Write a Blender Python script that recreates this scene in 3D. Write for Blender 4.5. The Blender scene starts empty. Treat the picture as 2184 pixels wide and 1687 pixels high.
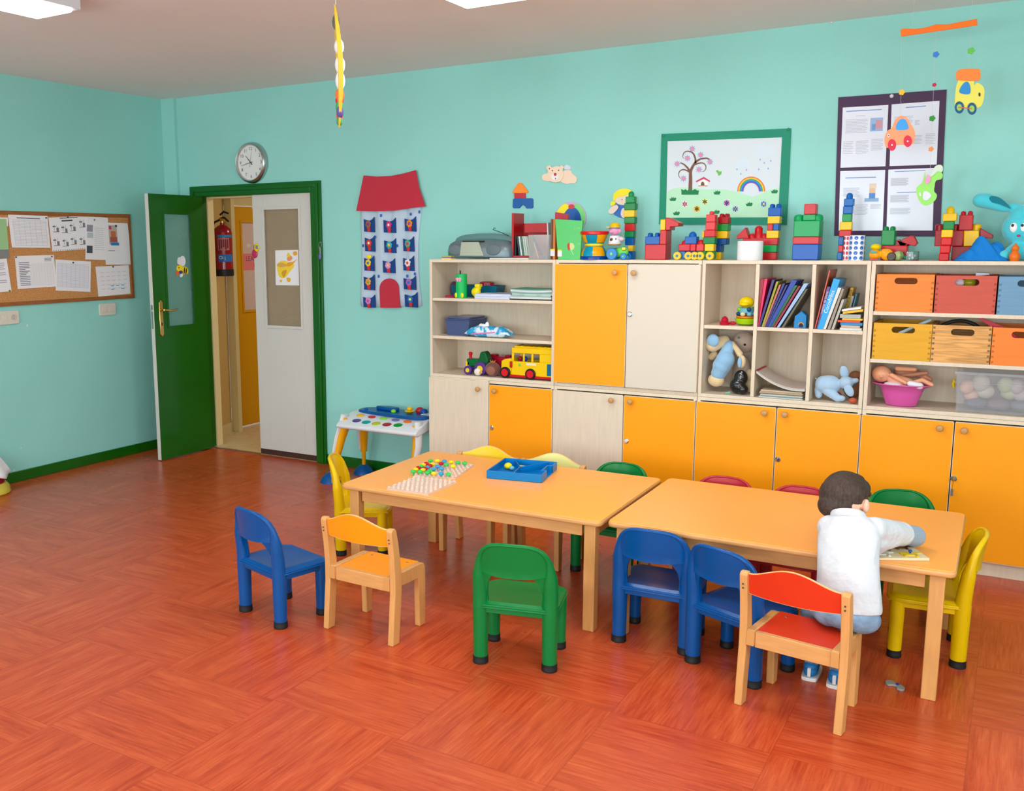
import bpy, bmesh, math, random
from mathutils import Vector, Matrix, Euler
random.seed(7)
PI = math.pi
sc = bpy.context.scene
COL = sc.collection

# ------------------------------------------------------------------ camera
IW, IH = 2184.0, 1687.0
CAM = Vector((5.944, -5.642, 1.641))
YAW, PITCH, ROLL, FPX, PPX, PPY = .5502, .1585, -.0061, 2042.4, -173.6, 3.3
_fw = Vector((-math.sin(YAW)*math.cos(PITCH), math.cos(YAW)*math.cos(PITCH), -math.sin(PITCH)))
_r = Vector((math.cos(YAW), math.sin(YAW), 0)); _u = _r.cross(_fw)
_R = _r*math.cos(ROLL) + _u*math.sin(ROLL); _U = -_r*math.sin(ROLL) + _u*math.cos(ROLL)
cd = bpy.data.cameras.new('camera'); cam = bpy.data.objects.new('camera', cd); COL.objects.link(cam)
m = Matrix((( _R.x, _U.x, -_fw.x, CAM.x), (_R.y, _U.y, -_fw.y, CAM.y), (_R.z, _U.z, -_fw.z, CAM.z), (0, 0, 0, 1)))
cam.matrix_world = m
cd.sensor_fit = 'HORIZONTAL'; cd.sensor_width = 36; cd.lens = FPX/IW*36
cd.shift_x = -PPX/IW; cd.shift_y = PPY/IW; cd.clip_start = .05; cd.clip_end = 60
sc.camera = cam

# ------------------------------------------------------------------ world, exposure, daylight
sc.view_settings.view_transform = 'Standard'; sc.view_settings.look = 'None'
sc.view_settings.gamma = 1; sc.view_settings.use_curve_mapping = False
sc.view_settings.exposure = -0.13
w = bpy.data.worlds.new('world'); sc.world = w; w.use_nodes = True
bg = w.node_tree.nodes['Background']; bg.inputs[0].default_value = (.75, .88, 1, 1); bg.inputs[1].default_value = 1.0

def area(name, loc, target, sx, sy, watts, col=(1, 1, 1)):
    l = bpy.data.lights.new(name, 'AREA'); l.shape = 'RECTANGLE'; l.size = sx; l.size_y = sy
    l.energy = watts; l.color = col
    o = bpy.data.objects.new(name, l); COL.objects.link(o); o.location = loc
    o.rotation_euler = (Vector(target)-Vector(loc)).to_track_quat('-Z', 'Y').to_euler()
    return o
XR, YF, ZC = 7.7, -7.4, 2.788          # right wall, front wall, ceiling height
# daylight entering through the three windows of the front wall and the two of the right wall
for i, x in enumerate((1.6, 4.0, 6.4)):
    area('window_daylight', (x, YF-.16, 1.62), (x, 0, 3.3), 1.5, 1.3, 92, (.93, .98, 1))
for i, y in enumerate((-5.6, -3.0)):
    area('window_daylight', (XR+.16, y, 1.62), (0, y, 3.3), 1.5, 1.3, 46, (.93, .98, 1))

# ------------------------------------------------------------------ points from the photograph to the planes of the room
def _ray(a, b): return _fw + _R*((a-IW/2-PPX)/FPX) - _U*((b-IH/2-PPY)/FPX)
def onz(a, b, z=0.0):
    d = _ray(a, b); return CAM + d*((z-CAM.z)/d.z)
def ony(a, b, y=0.0):
    d = _ray(a, b); return CAM + d*((y-CAM.y)/d.y)
def onx(a, b, x=0.0):
    d = _ray(a, b); return CAM + d*((x-CAM.x)/d.x)
def xz(a, b, y=0.0):
    p = ony(a, b, y); return (p.x, p.z)

# ------------------------------------------------------------------ materials
def lin(c):
    c = c/255.0; return c/12.92 if c <= .04045 else ((c+.055)/1.055)**2.4
def rgb(c): return (lin(c[0]), lin(c[1]), lin(c[2]), 1)
MATS = {}
def mat(name, c, rough=.5, metal=0, spec=.5, trans=0, ior=1.45, alpha=1, coat=0, sheen=0, noise=None, bump=None, emit=None):
    """c sRGB 0..255; noise=(scale, amount[, stretch]) varies the colour, bump=(scale, strength, distance)"""
    if name in MATS: return MATS[name]
    ma = bpy.data.materials.new(name); ma.use_nodes = True; nt = ma.node_tree; b = nt.nodes['Principled BSDF']
    b.inputs['Base Color'].default_value = rgb(c); b.inputs['Roughness'].default_value = rough
    b.inputs['Metallic'].default_value = metal; b.inputs['Specular IOR Level'].default_value = spec
    b.inputs['Transmission Weight'].default_value = trans; b.inputs['IOR'].default_value = ior
    b.inputs['Alpha'].default_value = alpha; b.inputs['Coat Weight'].default_value = coat
    b.inputs['Coat Roughness'].default_value = .08; b.inputs['Sheen Weight'].default_value = sheen
    ma.diffuse_color = rgb(c)
    if emit:
        b.inputs['Emission Color'].default_value = rgb(emit[0]); b.inputs['Emission Strength'].default_value = emit[1]
    if noise or bump:
        tc = nt.nodes.new('ShaderNodeTexCoord'); mp = nt.nodes.new('ShaderNodeMapping')
        nt.links.new(tc.outputs['Object'], mp.inputs[0])
    if noise:
        if len(noise) > 2: mp.inputs['Scale'].default_value = noise[2]
        n = nt.nodes.new('ShaderNodeTexNoise'); n.inputs['Scale'].default_value = noise[0]; n.inputs['Detail'].default_value = 4
        nt.links.new(mp.outputs[0], n.inputs['Vector'])
        mr = nt.nodes.new('ShaderNodeMapRange'); mr.inputs['From Min'].default_value = .3; mr.inputs['From Max'].default_value = .7
        mr.inputs['To Min'].default_value = 1-noise[1]; mr.inputs['To Max'].default_value = 1+noise[1]
        nt.links.new(n.outputs['Fac'], mr.inputs['Value'])
        mx = nt.nodes.new('ShaderNodeVectorMath'); mx.operation = 'SCALE'
        mx.inputs[0].default_value = rgb(c)[:3]; nt.links.new(mr.outputs[0], mx.inputs['Scale'])
        nt.links.new(mx.outputs[0], b.inputs['Base Color'])
    if bump:
        n2 = nt.nodes.new('ShaderNodeTexNoise'); n2.inputs['Scale'].default_value = bump[0]; n2.inputs['Detail'].default_value = 3
        nt.links.new(tc.outputs['Object'], n2.inputs['Vector'])
        bp = nt.nodes.new('ShaderNodeBump'); bp.inputs['Strength'].default_value = bump[1]; bp.inputs['Distance'].default_value = bump[2]
        nt.links.new(n2.outputs['Fac'], bp.inputs['Height']); nt.links.new(bp.outputs[0], b.inputs['Normal'])
    MATS[name] = ma; return ma
def flat(c, rough=.6): return mat('paint_%02x%02x%02x' % tuple(int(v) for v in c), c, rough)
def plas(c, rough=.28):
    c = (c[0]*.95, c[1]*.95, c[2]*(.88 if c[2] > c[0]+60 else .95)); return mat('plastic_%02x%02x%02x_%d' % (*[int(v) for v in c], int(rough*100)), c, rough, spec=.3, coat=.05)

# ------------------------------------------------------------------ mesh builder
class MB:
    def __init__(s): s.v = []; s.f = []; s.fm = []; s.ms = []
    def mi(s, ma):
        if ma is None: return 0
        if ma not in s.ms: s.ms.append(ma)
        return s.ms.index(ma)
    def add(s, vs, fs, ma=None, M=None):
        o = len(s.v); k = s.mi(ma)
        s.v += [tuple(M @ Vector(p)) if M else tuple(p) for p in vs]
        for f in fs: s.f.append(tuple(i+o for i in f)); s.fm.append(k)
        return s
    def box(s, a, b, ma=None, M=None):
        x0, y0, z0 = a; x1, y1, z1 = b
        if x0 > x1: x0, x1 = x1, x0
        if y0 > y1: y0, y1 = y1, y0
        if z0 > z1: z0, z1 = z1, z0
        return s.add([(x0,y0,z0),(x1,y0,z0),(x1,y1,z0),(x0,y1,z0),(x0,y0,z1),(x1,y0,z1),(x1,y1,z1),(x0,y1,z1)],
              [(0,3,2,1),(4,5,6,7),(0,1,5,4),(1,2,6,5),(2,3,7,6),(3,0,4,7)], ma, M)
    def prism(s, pts, h0, h1, axis='z', ma=None, M=None):
        """polygon extruded along axis: z -> (x,y), y -> (x,z), x -> (y,z)"""
        ar = sum(pts[i][0]*pts[(i+1) % len(pts)][1]-pts[(i+1) % len(pts)][0]*pts[i][1] for i in range(len(pts)))
        if ar < 0: pts = pts[::-1]
        n = len(pts)
        def P(p, h): return (p[0], p[1], h) if axis == 'z' else ((p[0], h, p[1]) if axis == 'y' else (h, p[0], p[1]))
        if axis == 'y': h0, h1 = max(h0, h1), min(h0, h1)
        else: h0, h1 = min(h0, h1), max(h0, h1)
        vs = [P(p, h0) for p in pts]+[P(p, h1) for p in pts]
        fs = [tuple(range(n))[::-1], tuple(range(n, 2*n))]
        for i in range(n): j = (i+1) % n; fs.append((i, j, n+j, n+i))
        return s.add(vs, fs, ma, M)
    def tube(s, path, rad, seg=12, ma=None, M=None, cap=True, closed=False):
        path = [Vector(p) for p in path]; n = len(path)
        if not hasattr(rad, '__len__'): rad = [rad]*n
        vs = []; up = None
        for i, p in enumerate(path):
            a = path[i-1] if (i > 0 or closed) else p; b = path[(i+1) % n] if (i < n-1 or closed) else p
            t = (b-a).normalized()
            if up is None:
                up = Vector((0, 0, 1)) if abs(t.z) < .9 else Vector((0, 1, 0))
            sd = t.cross(up).normalized(); up = sd.cross(t).normalized()
            r = rad[i]; ra, rb = r if hasattr(r, '__len__') else (r, r)
            for k in range(seg):
                an = 2*PI*k/seg; vs.append(p+sd*(ra*math.cos(an))+up*(rb*math.sin(an)))
        fs = []
        for i in range(n if closed else n-1):
            i2 = (i+1) % n
            for k in range(seg):
                k2 = (k+1) % seg; fs.append((i*seg+k, i*seg+k2, i2*seg+k2, i2*seg+k))
        if cap and not closed: fs += [tuple(range(seg))[::-1], tuple(range((n-1)*seg, n*seg))]
        return s.add(vs, fs, ma, M)
    def lathe(s, prof, seg=24, ma=None, M=None, sx=1, sy=1):
        vs = []; n = len(prof)
        for r, z in prof:
            for k in range(seg):
                a = 2*PI*k/seg; vs.append((r*sx*math.cos(a), r*sy*math.sin(a), z))
        fs = []
        for i in range(n-1):
            for k in range(seg):
                k2 = (k+1) % seg; fs.append((i*seg+k, i*seg+k2, (i+1)*seg+k2, (i+1)*seg+k))
        fs += [tuple(range(seg))[::-1], tuple(range((n-1)*seg, n*seg))]
        return s.add(vs, fs, ma, M)
    def ball(s, c, r, ma=None, seg=16, M=None, rot=None):
        if not hasattr(r, '__len__'): r = (r, r, r)
        n = max(6, seg//2); vs = [(0, 0, -1)]; 
        for i in range(1, n):
            th = PI*i/n
            for k in range(seg):
                a = 2*PI*k/seg; vs.append((math.sin(th)*math.cos(a), math.sin(th)*math.sin(a), -math.cos(th)))
        vs.append((0, 0, 1)); fs = []
        for k in range(seg):
            k2 = (k+1) % seg; fs.append((0, 1+k2, 1+k))
            for i in range(n-2):
                a = 1+i*seg; fs.append((a+k, a+k2, a+seg+k2, a+seg+k))
            a = 1+(n-2)*seg; fs.append((a+k, a+k2, len(vs)-1))
        T = Matrix.Translation(c) @ (Euler(rot).to_matrix().to_4x4() if rot else Matrix()) @ Matrix.Diagonal((r[0], r[1], r[2], 1))
        return s.add(vs, fs, ma, (M @ T) if M else T)
    def cone(s, a, ra, b, rb, ma=None, seg=14):
        """capsule with round ends, for bodies"""
        a = Vector(a); b = Vector(b); s.tube([a, a.lerp(b, .25), a.lerp(b, .5), a.lerp(b, .75), b], [ra, ra*.75+rb*.25, (ra+rb)/2, ra*.25+rb*.75, rb], seg, ma)
        s.ball(a, ra, ma, seg); s.ball(b, rb, ma, seg); return s
    def text(s, body, size, M, ma=None, depth=.0, align='CENTER'):
        c = bpy.data.curves.new('t', 'FONT'); c.body = body; c.size = size; c.align_x = align; c.align_y = 'CENTER'
        c.extrude = depth; c.resolution_u = 2
        o = bpy.data.objects.new('t', c); COL.objects.link(o)
        dg = bpy.context.evaluated_depsgraph_get(); me = o.evaluated_get(dg).to_mesh()
        s.add([v.co.copy() for v in me.vertices], [tuple(p.vertices) for p in me.polygons], ma, M)
        o.evaluated_get(dg).to_mesh_clear(); bpy.data.objects.remove(o); bpy.data.curves.remove(c)
        return s

INV = {}      # world-to-local matrices of things whose parts are drawn in world coordinates
def build(name, mb, ma=None, parent=None, bevel=0, smooth=True, world=False, loc=None, seg=2, angle=35, label=None, mods=(), keep=False):
    """one mesh object. world=True: the builder's points are world coordinates."""
    me = bpy.data.meshes.new(name)
    vs = mb.v; o = bpy.data.objects.new(name, me); COL.objects.link(o)
    if parent is not None:
        o.parent = parent
        if world: I = INV[parent.name]; vs = [tuple(I @ Vector(p)) for p in vs]; INV[o.name] = I
    elif world:
        xs = [p[0] for p in vs]; ys = [p[1] for p in vs]; zs = [p[2] for p in vs]
        c = Vector(((min(xs)+max(xs))/2, (min(ys)+max(ys))/2, min(zs))); o.location = c
        vs = [(p[0]-c.x, p[1]-c.y, p[2]-c.z) for p in vs]; INV[o.name] = Matrix.Translation(-c)
    if loc is not None: o.location = loc
    me.from_pydata(vs, [], mb.f)
    ms = mb.ms if mb.ms else ([ma] if ma else [])
    for x in ms: me.materials.append(x)
    if mb.ms: me.polygons.foreach_set('material_index', mb.fm)
    if smooth:
        me.polygons.foreach_set('use_smooth', [True]*len(me.polygons)); me.update()
        me.set_sharp_from_angle(angle=math.radians(angle))
    me.validate(); me.update()
    if bevel:
        b = o.modifiers.new('bevel', 'BEVEL'); b.width = bevel; b.segments = seg; b.limit_method = 'ANGLE'; b.angle_limit = math.radians(40)
        b.harden_normals = False
    for k, kw in mods:
        mo = o.modifiers.new(k.lower(), k)
        for a, v in kw.items(): setattr(mo, a, v)
    if label: o['label'] = label
    return o
def thing(name, label, cat, loc=(0, 0, 0), rz=0, group=None, rot=None):
    o = bpy.data.objects.new(name, None); COL.objects.link(o); o.empty_display_size = .05
    o.location = loc; o.rotation_euler = rot if rot else (0, 0, rz)
    o['label'] = label; o['category'] = cat
    if group: o['group'] = group
    INV[o.name] = (Matrix.Translation(loc) @ Euler(o.rotation_euler).to_matrix().to_4x4()).inverted()
    return o
def tag(o, label, cat, group=None, kind=None):
    o['label'] = label; o['category'] = cat
    if group: o['group'] = group
    if kind: o['kind'] = kind
    return o
def struct(name, mb, ma=None, parent=None, **k):
    o = build(name, mb, ma, parent, world=True, **k)
    if parent is None: o['kind'] = 'structure'
    return o
def dup(root, loc, rz, label, group=None):
    def cp(o, par):
        c = o.copy(); COL.objects.link(c); c.parent = par
        for ch in [x for x in COL.objects if x.parent == o and x is not c]: cp(ch, c)
        return c
    r = cp(root, None); r.location = loc; r.rotation_euler = (0, 0, rz); r['label'] = label
    if group: r['group'] = group
    return r
def rrect(x0, y0, x1, y1, r, n=5):
    pts = []
    for cx, cy, a0 in ((x1-r, y1-r, 0), (x0+r, y1-r, 90), (x0+r, y0+r, 180), (x1-r, y0+r, 270)):
        for i in range(n+1):
            a = math.radians(a0+90*i/n); pts.append((cx+r*math.cos(a), cy+r*math.sin(a)))
    return pts
def ell(cx, cy, rx, ry, n=20, rot=0, a0=0, a1=360):
    out = []
    full = abs(a1-a0) >= 360
    for i in range(n if full else n+1):
        a = math.radians(a0+(a1-a0)*i/n); x, y = rx*math.cos(a), ry*math.sin(a)
        out.append((cx+x*math.cos(rot)-y*math.sin(rot), cy+x*math.sin(rot)+y*math.cos(rot)))
    return out
def smoothloop(pts, n=4):
    """closed Catmull-Rom through pts"""
    out = []; L = len(pts)
    for i in range(L):
        p0, p1, p2, p3 = (Vector(pts[(i+k-1) % L]) for k in range(4))
        for j in range(n):
            t = j/n; out.append(tuple(.5*((2*p1)+(-p0+p2)*t+(2*p0-5*p1+4*p2-p3)*t*t+(-p0+3*p1-3*p2+p3)*t**3)))
    return out
# pieces cut from sheet and fixed to the back wall: outline in photograph pixels, unprojected on the wall plane, real thickness
def wallpiece(mb, pts, y0, y1, ma, yp=None):
    yp = y1 if yp is None else yp
    mb.prism([xz(a, b, yp) for a, b in pts], y0, y1, 'y', ma); return mb
def leftpiece(mb, pts, x0, x1, ma):
    mb.prism([(onx(a, b, x1).y, onx(a, b, x1).z) for a, b in pts], x0, x1, 'x', ma); return mb
def strip(path, w):
    """flat ribbon polygon quads along a 2D path -> list of quads"""
    out = []
    for (a, b), (c, d) in zip(path, path[1:]):
        dx, dy = c-a, d-b; L = math.hypot(dx, dy) or 1; nx, ny = -dy/L*w/2, dx/L*w/2
        out.append([(a+nx, b+ny), (c+nx, d+ny), (c-nx, d-ny), (a-nx, b-ny)])
    return out
# ------------------------------------------------------------------ shared materials
def wall_mat(name, c, sc_=140, st=.35):
    ma = mat(name, c, .62, spec=.35, noise=(1.3, .035), bump=(sc_, st, .004)); return ma
MINT = wall_mat('mint_stipple_paint', (148, 214, 206))
BEIGE = wall_mat('beige_stipple_paint', (214, 178, 112))
CEIL = mat('ceiling_plaster', (234, 233, 234), .8, noise=(.8, .03))
GREEN = mat('green_gloss_paint', (0, 92, 6), .32, coat=.2, noise=(3, .08))
WHITE = mat('white_gloss_paint', (208, 206, 200), .38, noise=(2, .02))
CREAM = mat('cream_paint', (226, 205, 150), .5)
YDOOR = mat('yellow_door_paint', (225, 160, 10), .4)
METAL = mat('satin_metal', (190, 190, 188), .28, metal=1)
BRASS = mat('brass', (214, 180, 110), .25, metal=1)
BLACK = mat('black_rubber', (20, 20, 22), .55)
PAPER = mat('white_paper', (236, 236, 240), .7)
def wood_mat(name, c, amt=.1, rough=.42, axis=(3, 3, 30), sc_=6, coat=.1):
    return mat(name, c, rough, coat=coat, noise=(sc_, amt, axis))
BEECH = wood_mat('beech', (214, 156, 92), .07, .4, (14, 14, 1.6), 5)
BEECHX = wood_mat('beech_rail', (212, 154, 92), .08, .4, (1.6, 14, 14), 5)
MAPLE = wood_mat('maple_laminate', (222, 206, 184), .045, .45, (16, 16, 1.4), 4, 0)
ORANGE = mat('orange_laminate', (255, 162, 0), .42, spec=.4)
TABLETOP = mat('table_laminate', (255, 170, 74), .3, spec=.5, noise=(.9, .02))

def floor_mat():
    ma = bpy.data.materials.new('linoleum_tiles'); ma.use_nodes = True; nt = ma.node_tree; N = nt.nodes.new; Lk = nt.links.new
    b = nt.nodes['Principled BSDF']; g = N('ShaderNodeNewGeometry'); sp = N('ShaderNodeSeparateXYZ'); Lk(g.outputs['Position'], sp.inputs[0])
    def mth(op, a, v=None, v2=None):
        n = N('ShaderNodeMath'); n.operation = op
        for i, x in enumerate((a, v, v2)):
            if x is None: continue
            if isinstance(x, (int, float)): n.inputs[i].default_value = x
            else: Lk(x, n.inputs[i])
        return n.outputs[0]
    T = .545
    tx = mth('DIVIDE', mth('SUBTRACT', sp.outputs[0], 3.19), T); ty = mth('DIVIDE', mth('ADD', sp.outputs[1], 3.15), T)
    ix = mth('FLOOR', tx); iy = mth('FLOOR', ty); fx = mth('SUBTRACT', tx, ix); fy = mth('SUBTRACT', ty, iy)
    par = mth('PINGPONG', mth('ADD', ix, iy), 1.0)        # 0 or 1, alternating tiles
    # grain coordinates, turned by 90 degrees on every other tile
    def grain(sx, sy, seed, det, rough=.6):
        c1 = N('ShaderNodeCombineXYZ'); c2 = N('ShaderNodeCombineXYZ')
        Lk(mth('MULTIPLY', sp.outputs[0], sx), c1.inputs[0]); Lk(mth('MULTIPLY', sp.outputs[1], sy), c1.inputs[1])
        Lk(mth('MULTIPLY', sp.outputs[1], sx), c2.inputs[0]); Lk(mth('MULTIPLY', sp.outputs[0], sy), c2.inputs[1])
        h = mth('MULTIPLY', mth('ADD', mth('MULTIPLY', ix, 7.13), mth('MULTIPLY', iy, 3.71)), 1.0)
        Lk(mth('ADD', h, seed), c1.inputs[2]); Lk(mth('ADD', h, seed), c2.inputs[2])
        mx = N('ShaderNodeMix'); mx.data_type = 'VECTOR'; Lk(par, mx.inputs[0]); Lk(c2.outputs[0], mx.inputs[4]); Lk(c1.outputs[0], mx.inputs[5])
        n = N('ShaderNodeTexNoise'); n.inputs['Scale'].default_value = 1; n.inputs['Detail'].default_value = det; n.inputs['Roughness'].default_value = rough
        Lk(mx.outputs[1], n.inputs['Vector']); return n.outputs['Fac']
    fine = grain(6, 110, 0, 5, .7); broad = grain(2.2, 22, 5, 3)
    f = mth('ADD', mth('MULTIPLY', fine, .6), mth('MULTIPLY', broad, .4))
    cr = N('ShaderNodeValToRGB'); e = cr.color_ramp.elements
    e[0].position = .33; e[0].color = rgb((160, 50, 24)); e[1].position = .67; e[1].color = rgb((210, 98, 54))
    x = e.new(.5); x.color = rgb((190, 75, 38)); Lk(f, cr.inputs[0])
    # joints
    edge = mth('MINIMUM', mth('MINIMUM', fx, mth('SUBTRACT', 1, fx)), mth('MINIMUM', fy, mth('SUBTRACT', 1, fy)))
    j = mth('LESS_THAN', edge, .0028)
    mc = N('ShaderNodeMix'); mc.data_type = 'RGBA'; Lk(mth('MULTIPLY', j, .35), mc.inputs[0]); Lk(cr.outputs[0], mc.inputs[6]); mc.inputs[7].default_value = rgb((110, 40, 20))
    Lk(mc.outputs[2], b.inputs['Base Color'])
    n = N('ShaderNodeTexNoise'); n.inputs['Scale'].default_value = 2.2; n.inputs['Detail'].default_value = 3; Lk(g.outputs['Position'], n.inputs['Vector'])
    mr = N('ShaderNodeMapRange'); mr.inputs[3].default_value = .2; mr.inputs[4].default_value = .34; Lk(n.outputs[0], mr.inputs[0]); Lk(mr.outputs[0], b.inputs['Roughness'])
    b.inputs['Specular IOR Level'].default_value = .5
    bp = N('ShaderNodeBump'); bp.inputs['Strength'].default_value = .12; bp.inputs['Distance'].default_value = .002
    Lk(f, bp.inputs['Height']); Lk(bp.outputs[0], b.inputs['Normal']); return ma
FLOOR = floor_mat()

# ------------------------------------------------------------------ room shell
DX0, DX1, DZ = .345, 1.485, 2.035                 # door opening
b = MB(); b.box((-.0, YF, -.1), (XR, 0.0, 0)); struct('floor', b, FLOOR)
b = MB(); b.box((-.15, YF-.15, ZC), (XR+.15, .12, ZC+.12)); struct('ceiling', b, CEIL)
b = MB(); b.box((-.15, 0, 0), (DX0, .12, ZC)).box((DX1, 0, 0), (XR+.15, .12, ZC)).box((DX0, 0, DZ), (DX1, .12, ZC)); struct('wall_back', b, MINT, smooth=False)
b = MB(); b.box((-.15, YF-.15, 0), (0, 0, ZC)); struct('wall_left', b, MINT, smooth=False)
b = MB(); wy = [(-6.35, -4.85), (-3.75, -2.25)]       # openings of the right wall
b.box((XR, YF, 0), (XR+.15, 0, .95)).box((XR, YF, 2.3), (XR+.15, 0, ZC)).box((XR, YF, .95), (XR+.15, wy[0][0], 2.3)).box((XR, wy[0][1], .95), (XR+.15, wy[1][0], 2.3)).box((XR, wy[1][1], .95), (XR+.15, 0, 2.3))
struct('wall_right', b, MINT, smooth=False)
b = MB(); wx = [(.85, 2.35), (3.25, 4.75), (5.65, 7.15)]
b.box((0, YF-.15, 0), (XR, YF, .95)).box((0, YF-.15, 2.3), (XR, YF, ZC)).box((0, YF-.15, .95), (wx[0][0], YF, 2.3)).box((wx[2][1], YF-.15, .95), (XR, YF, 2.3))
b.box((wx[0][1], YF-.15, .95), (wx[1][0], YF, 2.3)).box((wx[1][1], YF-.15, .95), (wx[2][0], YF, 2.3))
struct('wall_front', b, MINT, smooth=False)
n = 0
for (a, c) in wx:
    n += 1; b = MB()
    for q in (a, (a+c)/2-.025, c-.05): b.box((q, YF-.1, .95), (q+.05, YF-.04, 2.3))
    for z in (.95, 2.25): b.box((a, YF-.1, z), (c, YF-.04, z+.05))
    struct('window_%d' % n, b, WHITE, smooth=False)
for (a, c) in wy:
    n += 1; b = MB()
    for q in (a, (a+c)/2-.025, c-.05): b.box((XR+.04, q, .95), (XR+.1, q+.05, 2.3))
    for z in (.95, 2.25): b.box((XR+.04, a, z), (XR+.1, c, z+.05))
    struct('window_%d' % n, b, WHITE, smooth=False)
# boxed pipe in the corner
dd = -onx(344, 240).y; xw = ony(371, 240, -dd).x
b = MB(); b.box((0, -dd, 0), (xw, 0, ZC)); struct('trim_1', b, MINT, smooth=False)
# baseboards
b = MB(); b.box((0, YF, 0), (.014, -dd, .075)); struct('baseboard_left', b, GREEN, bevel=.003)
b = MB(); b.box((1.57, -.014, 0), (XR, 0, .075)); struct('baseboard_back', b, GREEN, bevel=.003)
b = MB(); b.box((XR-.014, YF, 0), (XR, -.014, .075)); struct('baseboard_right', b, GREEN, bevel=.003)
# door frame
b = MB(); fo = .262; fi = 1.566
b.box((fo, -.02, 0), (DX0+.012, 0, 2.1)).box((DX1-.012, -.02, 0), (fi, 0, 2.1)).box((DX0+.012, -.02, DZ-.012), (DX1-.012, 0, 2.1))
b.box((DX0-.002, -.012, 0), (DX0+.018, .06, DZ)).box((DX1-.018, -.012, 0), (DX1+.002, .06, DZ)).box((DX0+.018, -.012, DZ-.018), (DX1-.018, .06, DZ+.002))
b.box((fo+.02, -.03, 0), (fo+.045, -.0195, 2.08)).box((fi-.045, -.03, 0), (fi-.02, -.0195, 2.08)).box((fo+.045, -.03, 2.055), (fi-.045, -.0195, 2.08))
struct('trim_2', b, GREEN, bevel=.003)
b = MB(); b.box((DX0-.002, .061, 0), (DX0+.03, .125, DZ)).box((DX1-.03, .061, 0), (DX1+.002, .125, DZ)).box((DX0+.03, .061, DZ-.03), (DX1-.03, .125, DZ))
struct('trim_3', b, CREAM, bevel=.003)

# frosted glass
def frost(name, c, rough):
    ma = mat(name, c, rough, trans=.92, ior=1.3, bump=(90, .5, .01)); return ma
FGREEN = frost('frosted_glass', (200, 222, 214), .38); FTAN = mat('frosted_glass_tan', (186, 172, 146), .4, trans=.45, ior=1.3, bump=(90, .5, .01))

# green leaf, swung into the room
Fp = onz(344, 981, .01); Hp = Vector((.418, -.045, 0)); dv = (Vector((Fp.x, Fp.y, 0))-Hp); LW = dv.length
ang = math.atan2(dv.y, dv.x)
d1 = bpy.data.objects.new('door_1', None); COL.objects.link(d1); d1.location = Hp; d1.rotation_euler = (0, 0, ang); d1['kind'] = 'structure'; d1.empty_display_size = .1
INV['door_1'] = (Matrix.Translation(Hp) @ Euler((0, 0, ang)).to_matrix().to_4x4()).inverted()
# local x: from hinge to free end; green face looks to local +y (into the room, world +x), thickness towards -y
g0, g1, gz0, gz1 = LW-.415, LW-.14, 1.026, 1.88
LT = .036; ZT = 2.022
b = MB()
b.box((0, -LT, .008), (g0, 0, ZT)).box((g1, -LT, .008), (LW-.004, 0, ZT)).box((g0, -LT, .008), (g1, 0, gz0)).box((g0, -LT, gz1), (g1, 0, ZT))
for a in ((g0-.012, -.004, gz0-.012, g0+.006, .004, gz1+.012), (g1-.006, -.004, gz0-.012, g1+.012, .004, gz1+.012), (g0+.006, -.004, gz0-.012, g1-.006, .004, gz0+.006), (g0+.006, -.004, gz1-.006, g1-.006, .004, gz1+.012)):
    b.box(a[:3], a[3:])
build('door_leaf', b, GREEN, d1)
b = MB(); b.box((LW-.004, -LT, .008), (LW, 0, ZT)); build('leaf_edge', b, WHITE, d1, bevel=.001)
b = MB(); b.box((g0, -LT/2-.003, gz0), (g1, -LT/2+.003, gz1)); build('glass_pane', b, FGREEN, d1)
b = MB(); hx = LW-.068
b.prism([(hx-.018, .975), (hx, .955), (hx+.018, .975), (hx+.018, 1.215), (hx, 1.238), (hx-.018, 1.215)], 0, .008, 'y'); hp = build('handle_plate', b, BRASS, d1, bevel=.003)
b = MB(); b.tube([(hx, 0, 1.16), (hx, .04, 1.16)], .008, 10); b.tube([(hx, .04, 1.16), (hx-.03, .045, 1.158), (hx-.07, .045, 1.15), (hx-.11, .044, 1.158), (hx-.13, .043, 1.162)], [.008, .009, .008, .007, .005], 10)
b.lathe([(.012, 0), (.012, .01)], 16, None, Matrix.Translation((hx, .008, 1.16)) @ Matrix.Rotation(-PI/2, 4, 'X'))
build('door_handle', b, BRASS, d1)
b = MB(); b.box((LW-.001, -.028, 1.02), (LW+.0015, -.008, 1.2)).box((LW, -.022, 1.15), (LW+.008, -.014, 1.165)); build('latch_plate', b, METAL, d1)
# lock slots, keyhole
b = MB(); b.box((hx-.004, .007, 1.04), (hx+.004, .0095, 1.065)); build('keyhole', b, BLACK, d1)

# white leaf, closed
d2 = bpy.data.objects.new('door_2', None); COL.objects.link(d2); d2.location = (1.17, .03, 0); d2['kind'] = 'structure'; INV['door_2'] = Matrix.Translation((-1.17, -.03, 0))
a0, a1 = .888, 1.466; w0, w1, wz0, wz1 = .997, 1.345, 1.022, 1.912
b = MB(); y0, y1 = .01, .046; zt = 2.03
b.box((a0, y0, .045), (w0, y1, zt)).box((w1, y0, .045), (a1, y1, zt)).box((w0, y0, .045), (w1, y1, wz0)).box((w0, y0, wz1), (w1, y1, zt))
for a in ((w0-.014, wz0-.014, w0+.008, wz1+.014), (w1-.008, wz0-.014, w1+.014, wz1+.014), (w0+.008, wz0-.014, w1-.008, wz0+.008), (w0+.008, wz1-.008, w1-.008, wz1+.014)):
    b.box((a[0], y0-.007, a[1]), (a[2], y0+.001, a[3]))
build('door_leaf', b, WHITE, d2, world=True, bevel=.0015)
b = MB(); b.box((w0, .026, wz0), (w1, .032, wz1)); build('glass_pane', b, FTAN, d2, world=True)
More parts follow.
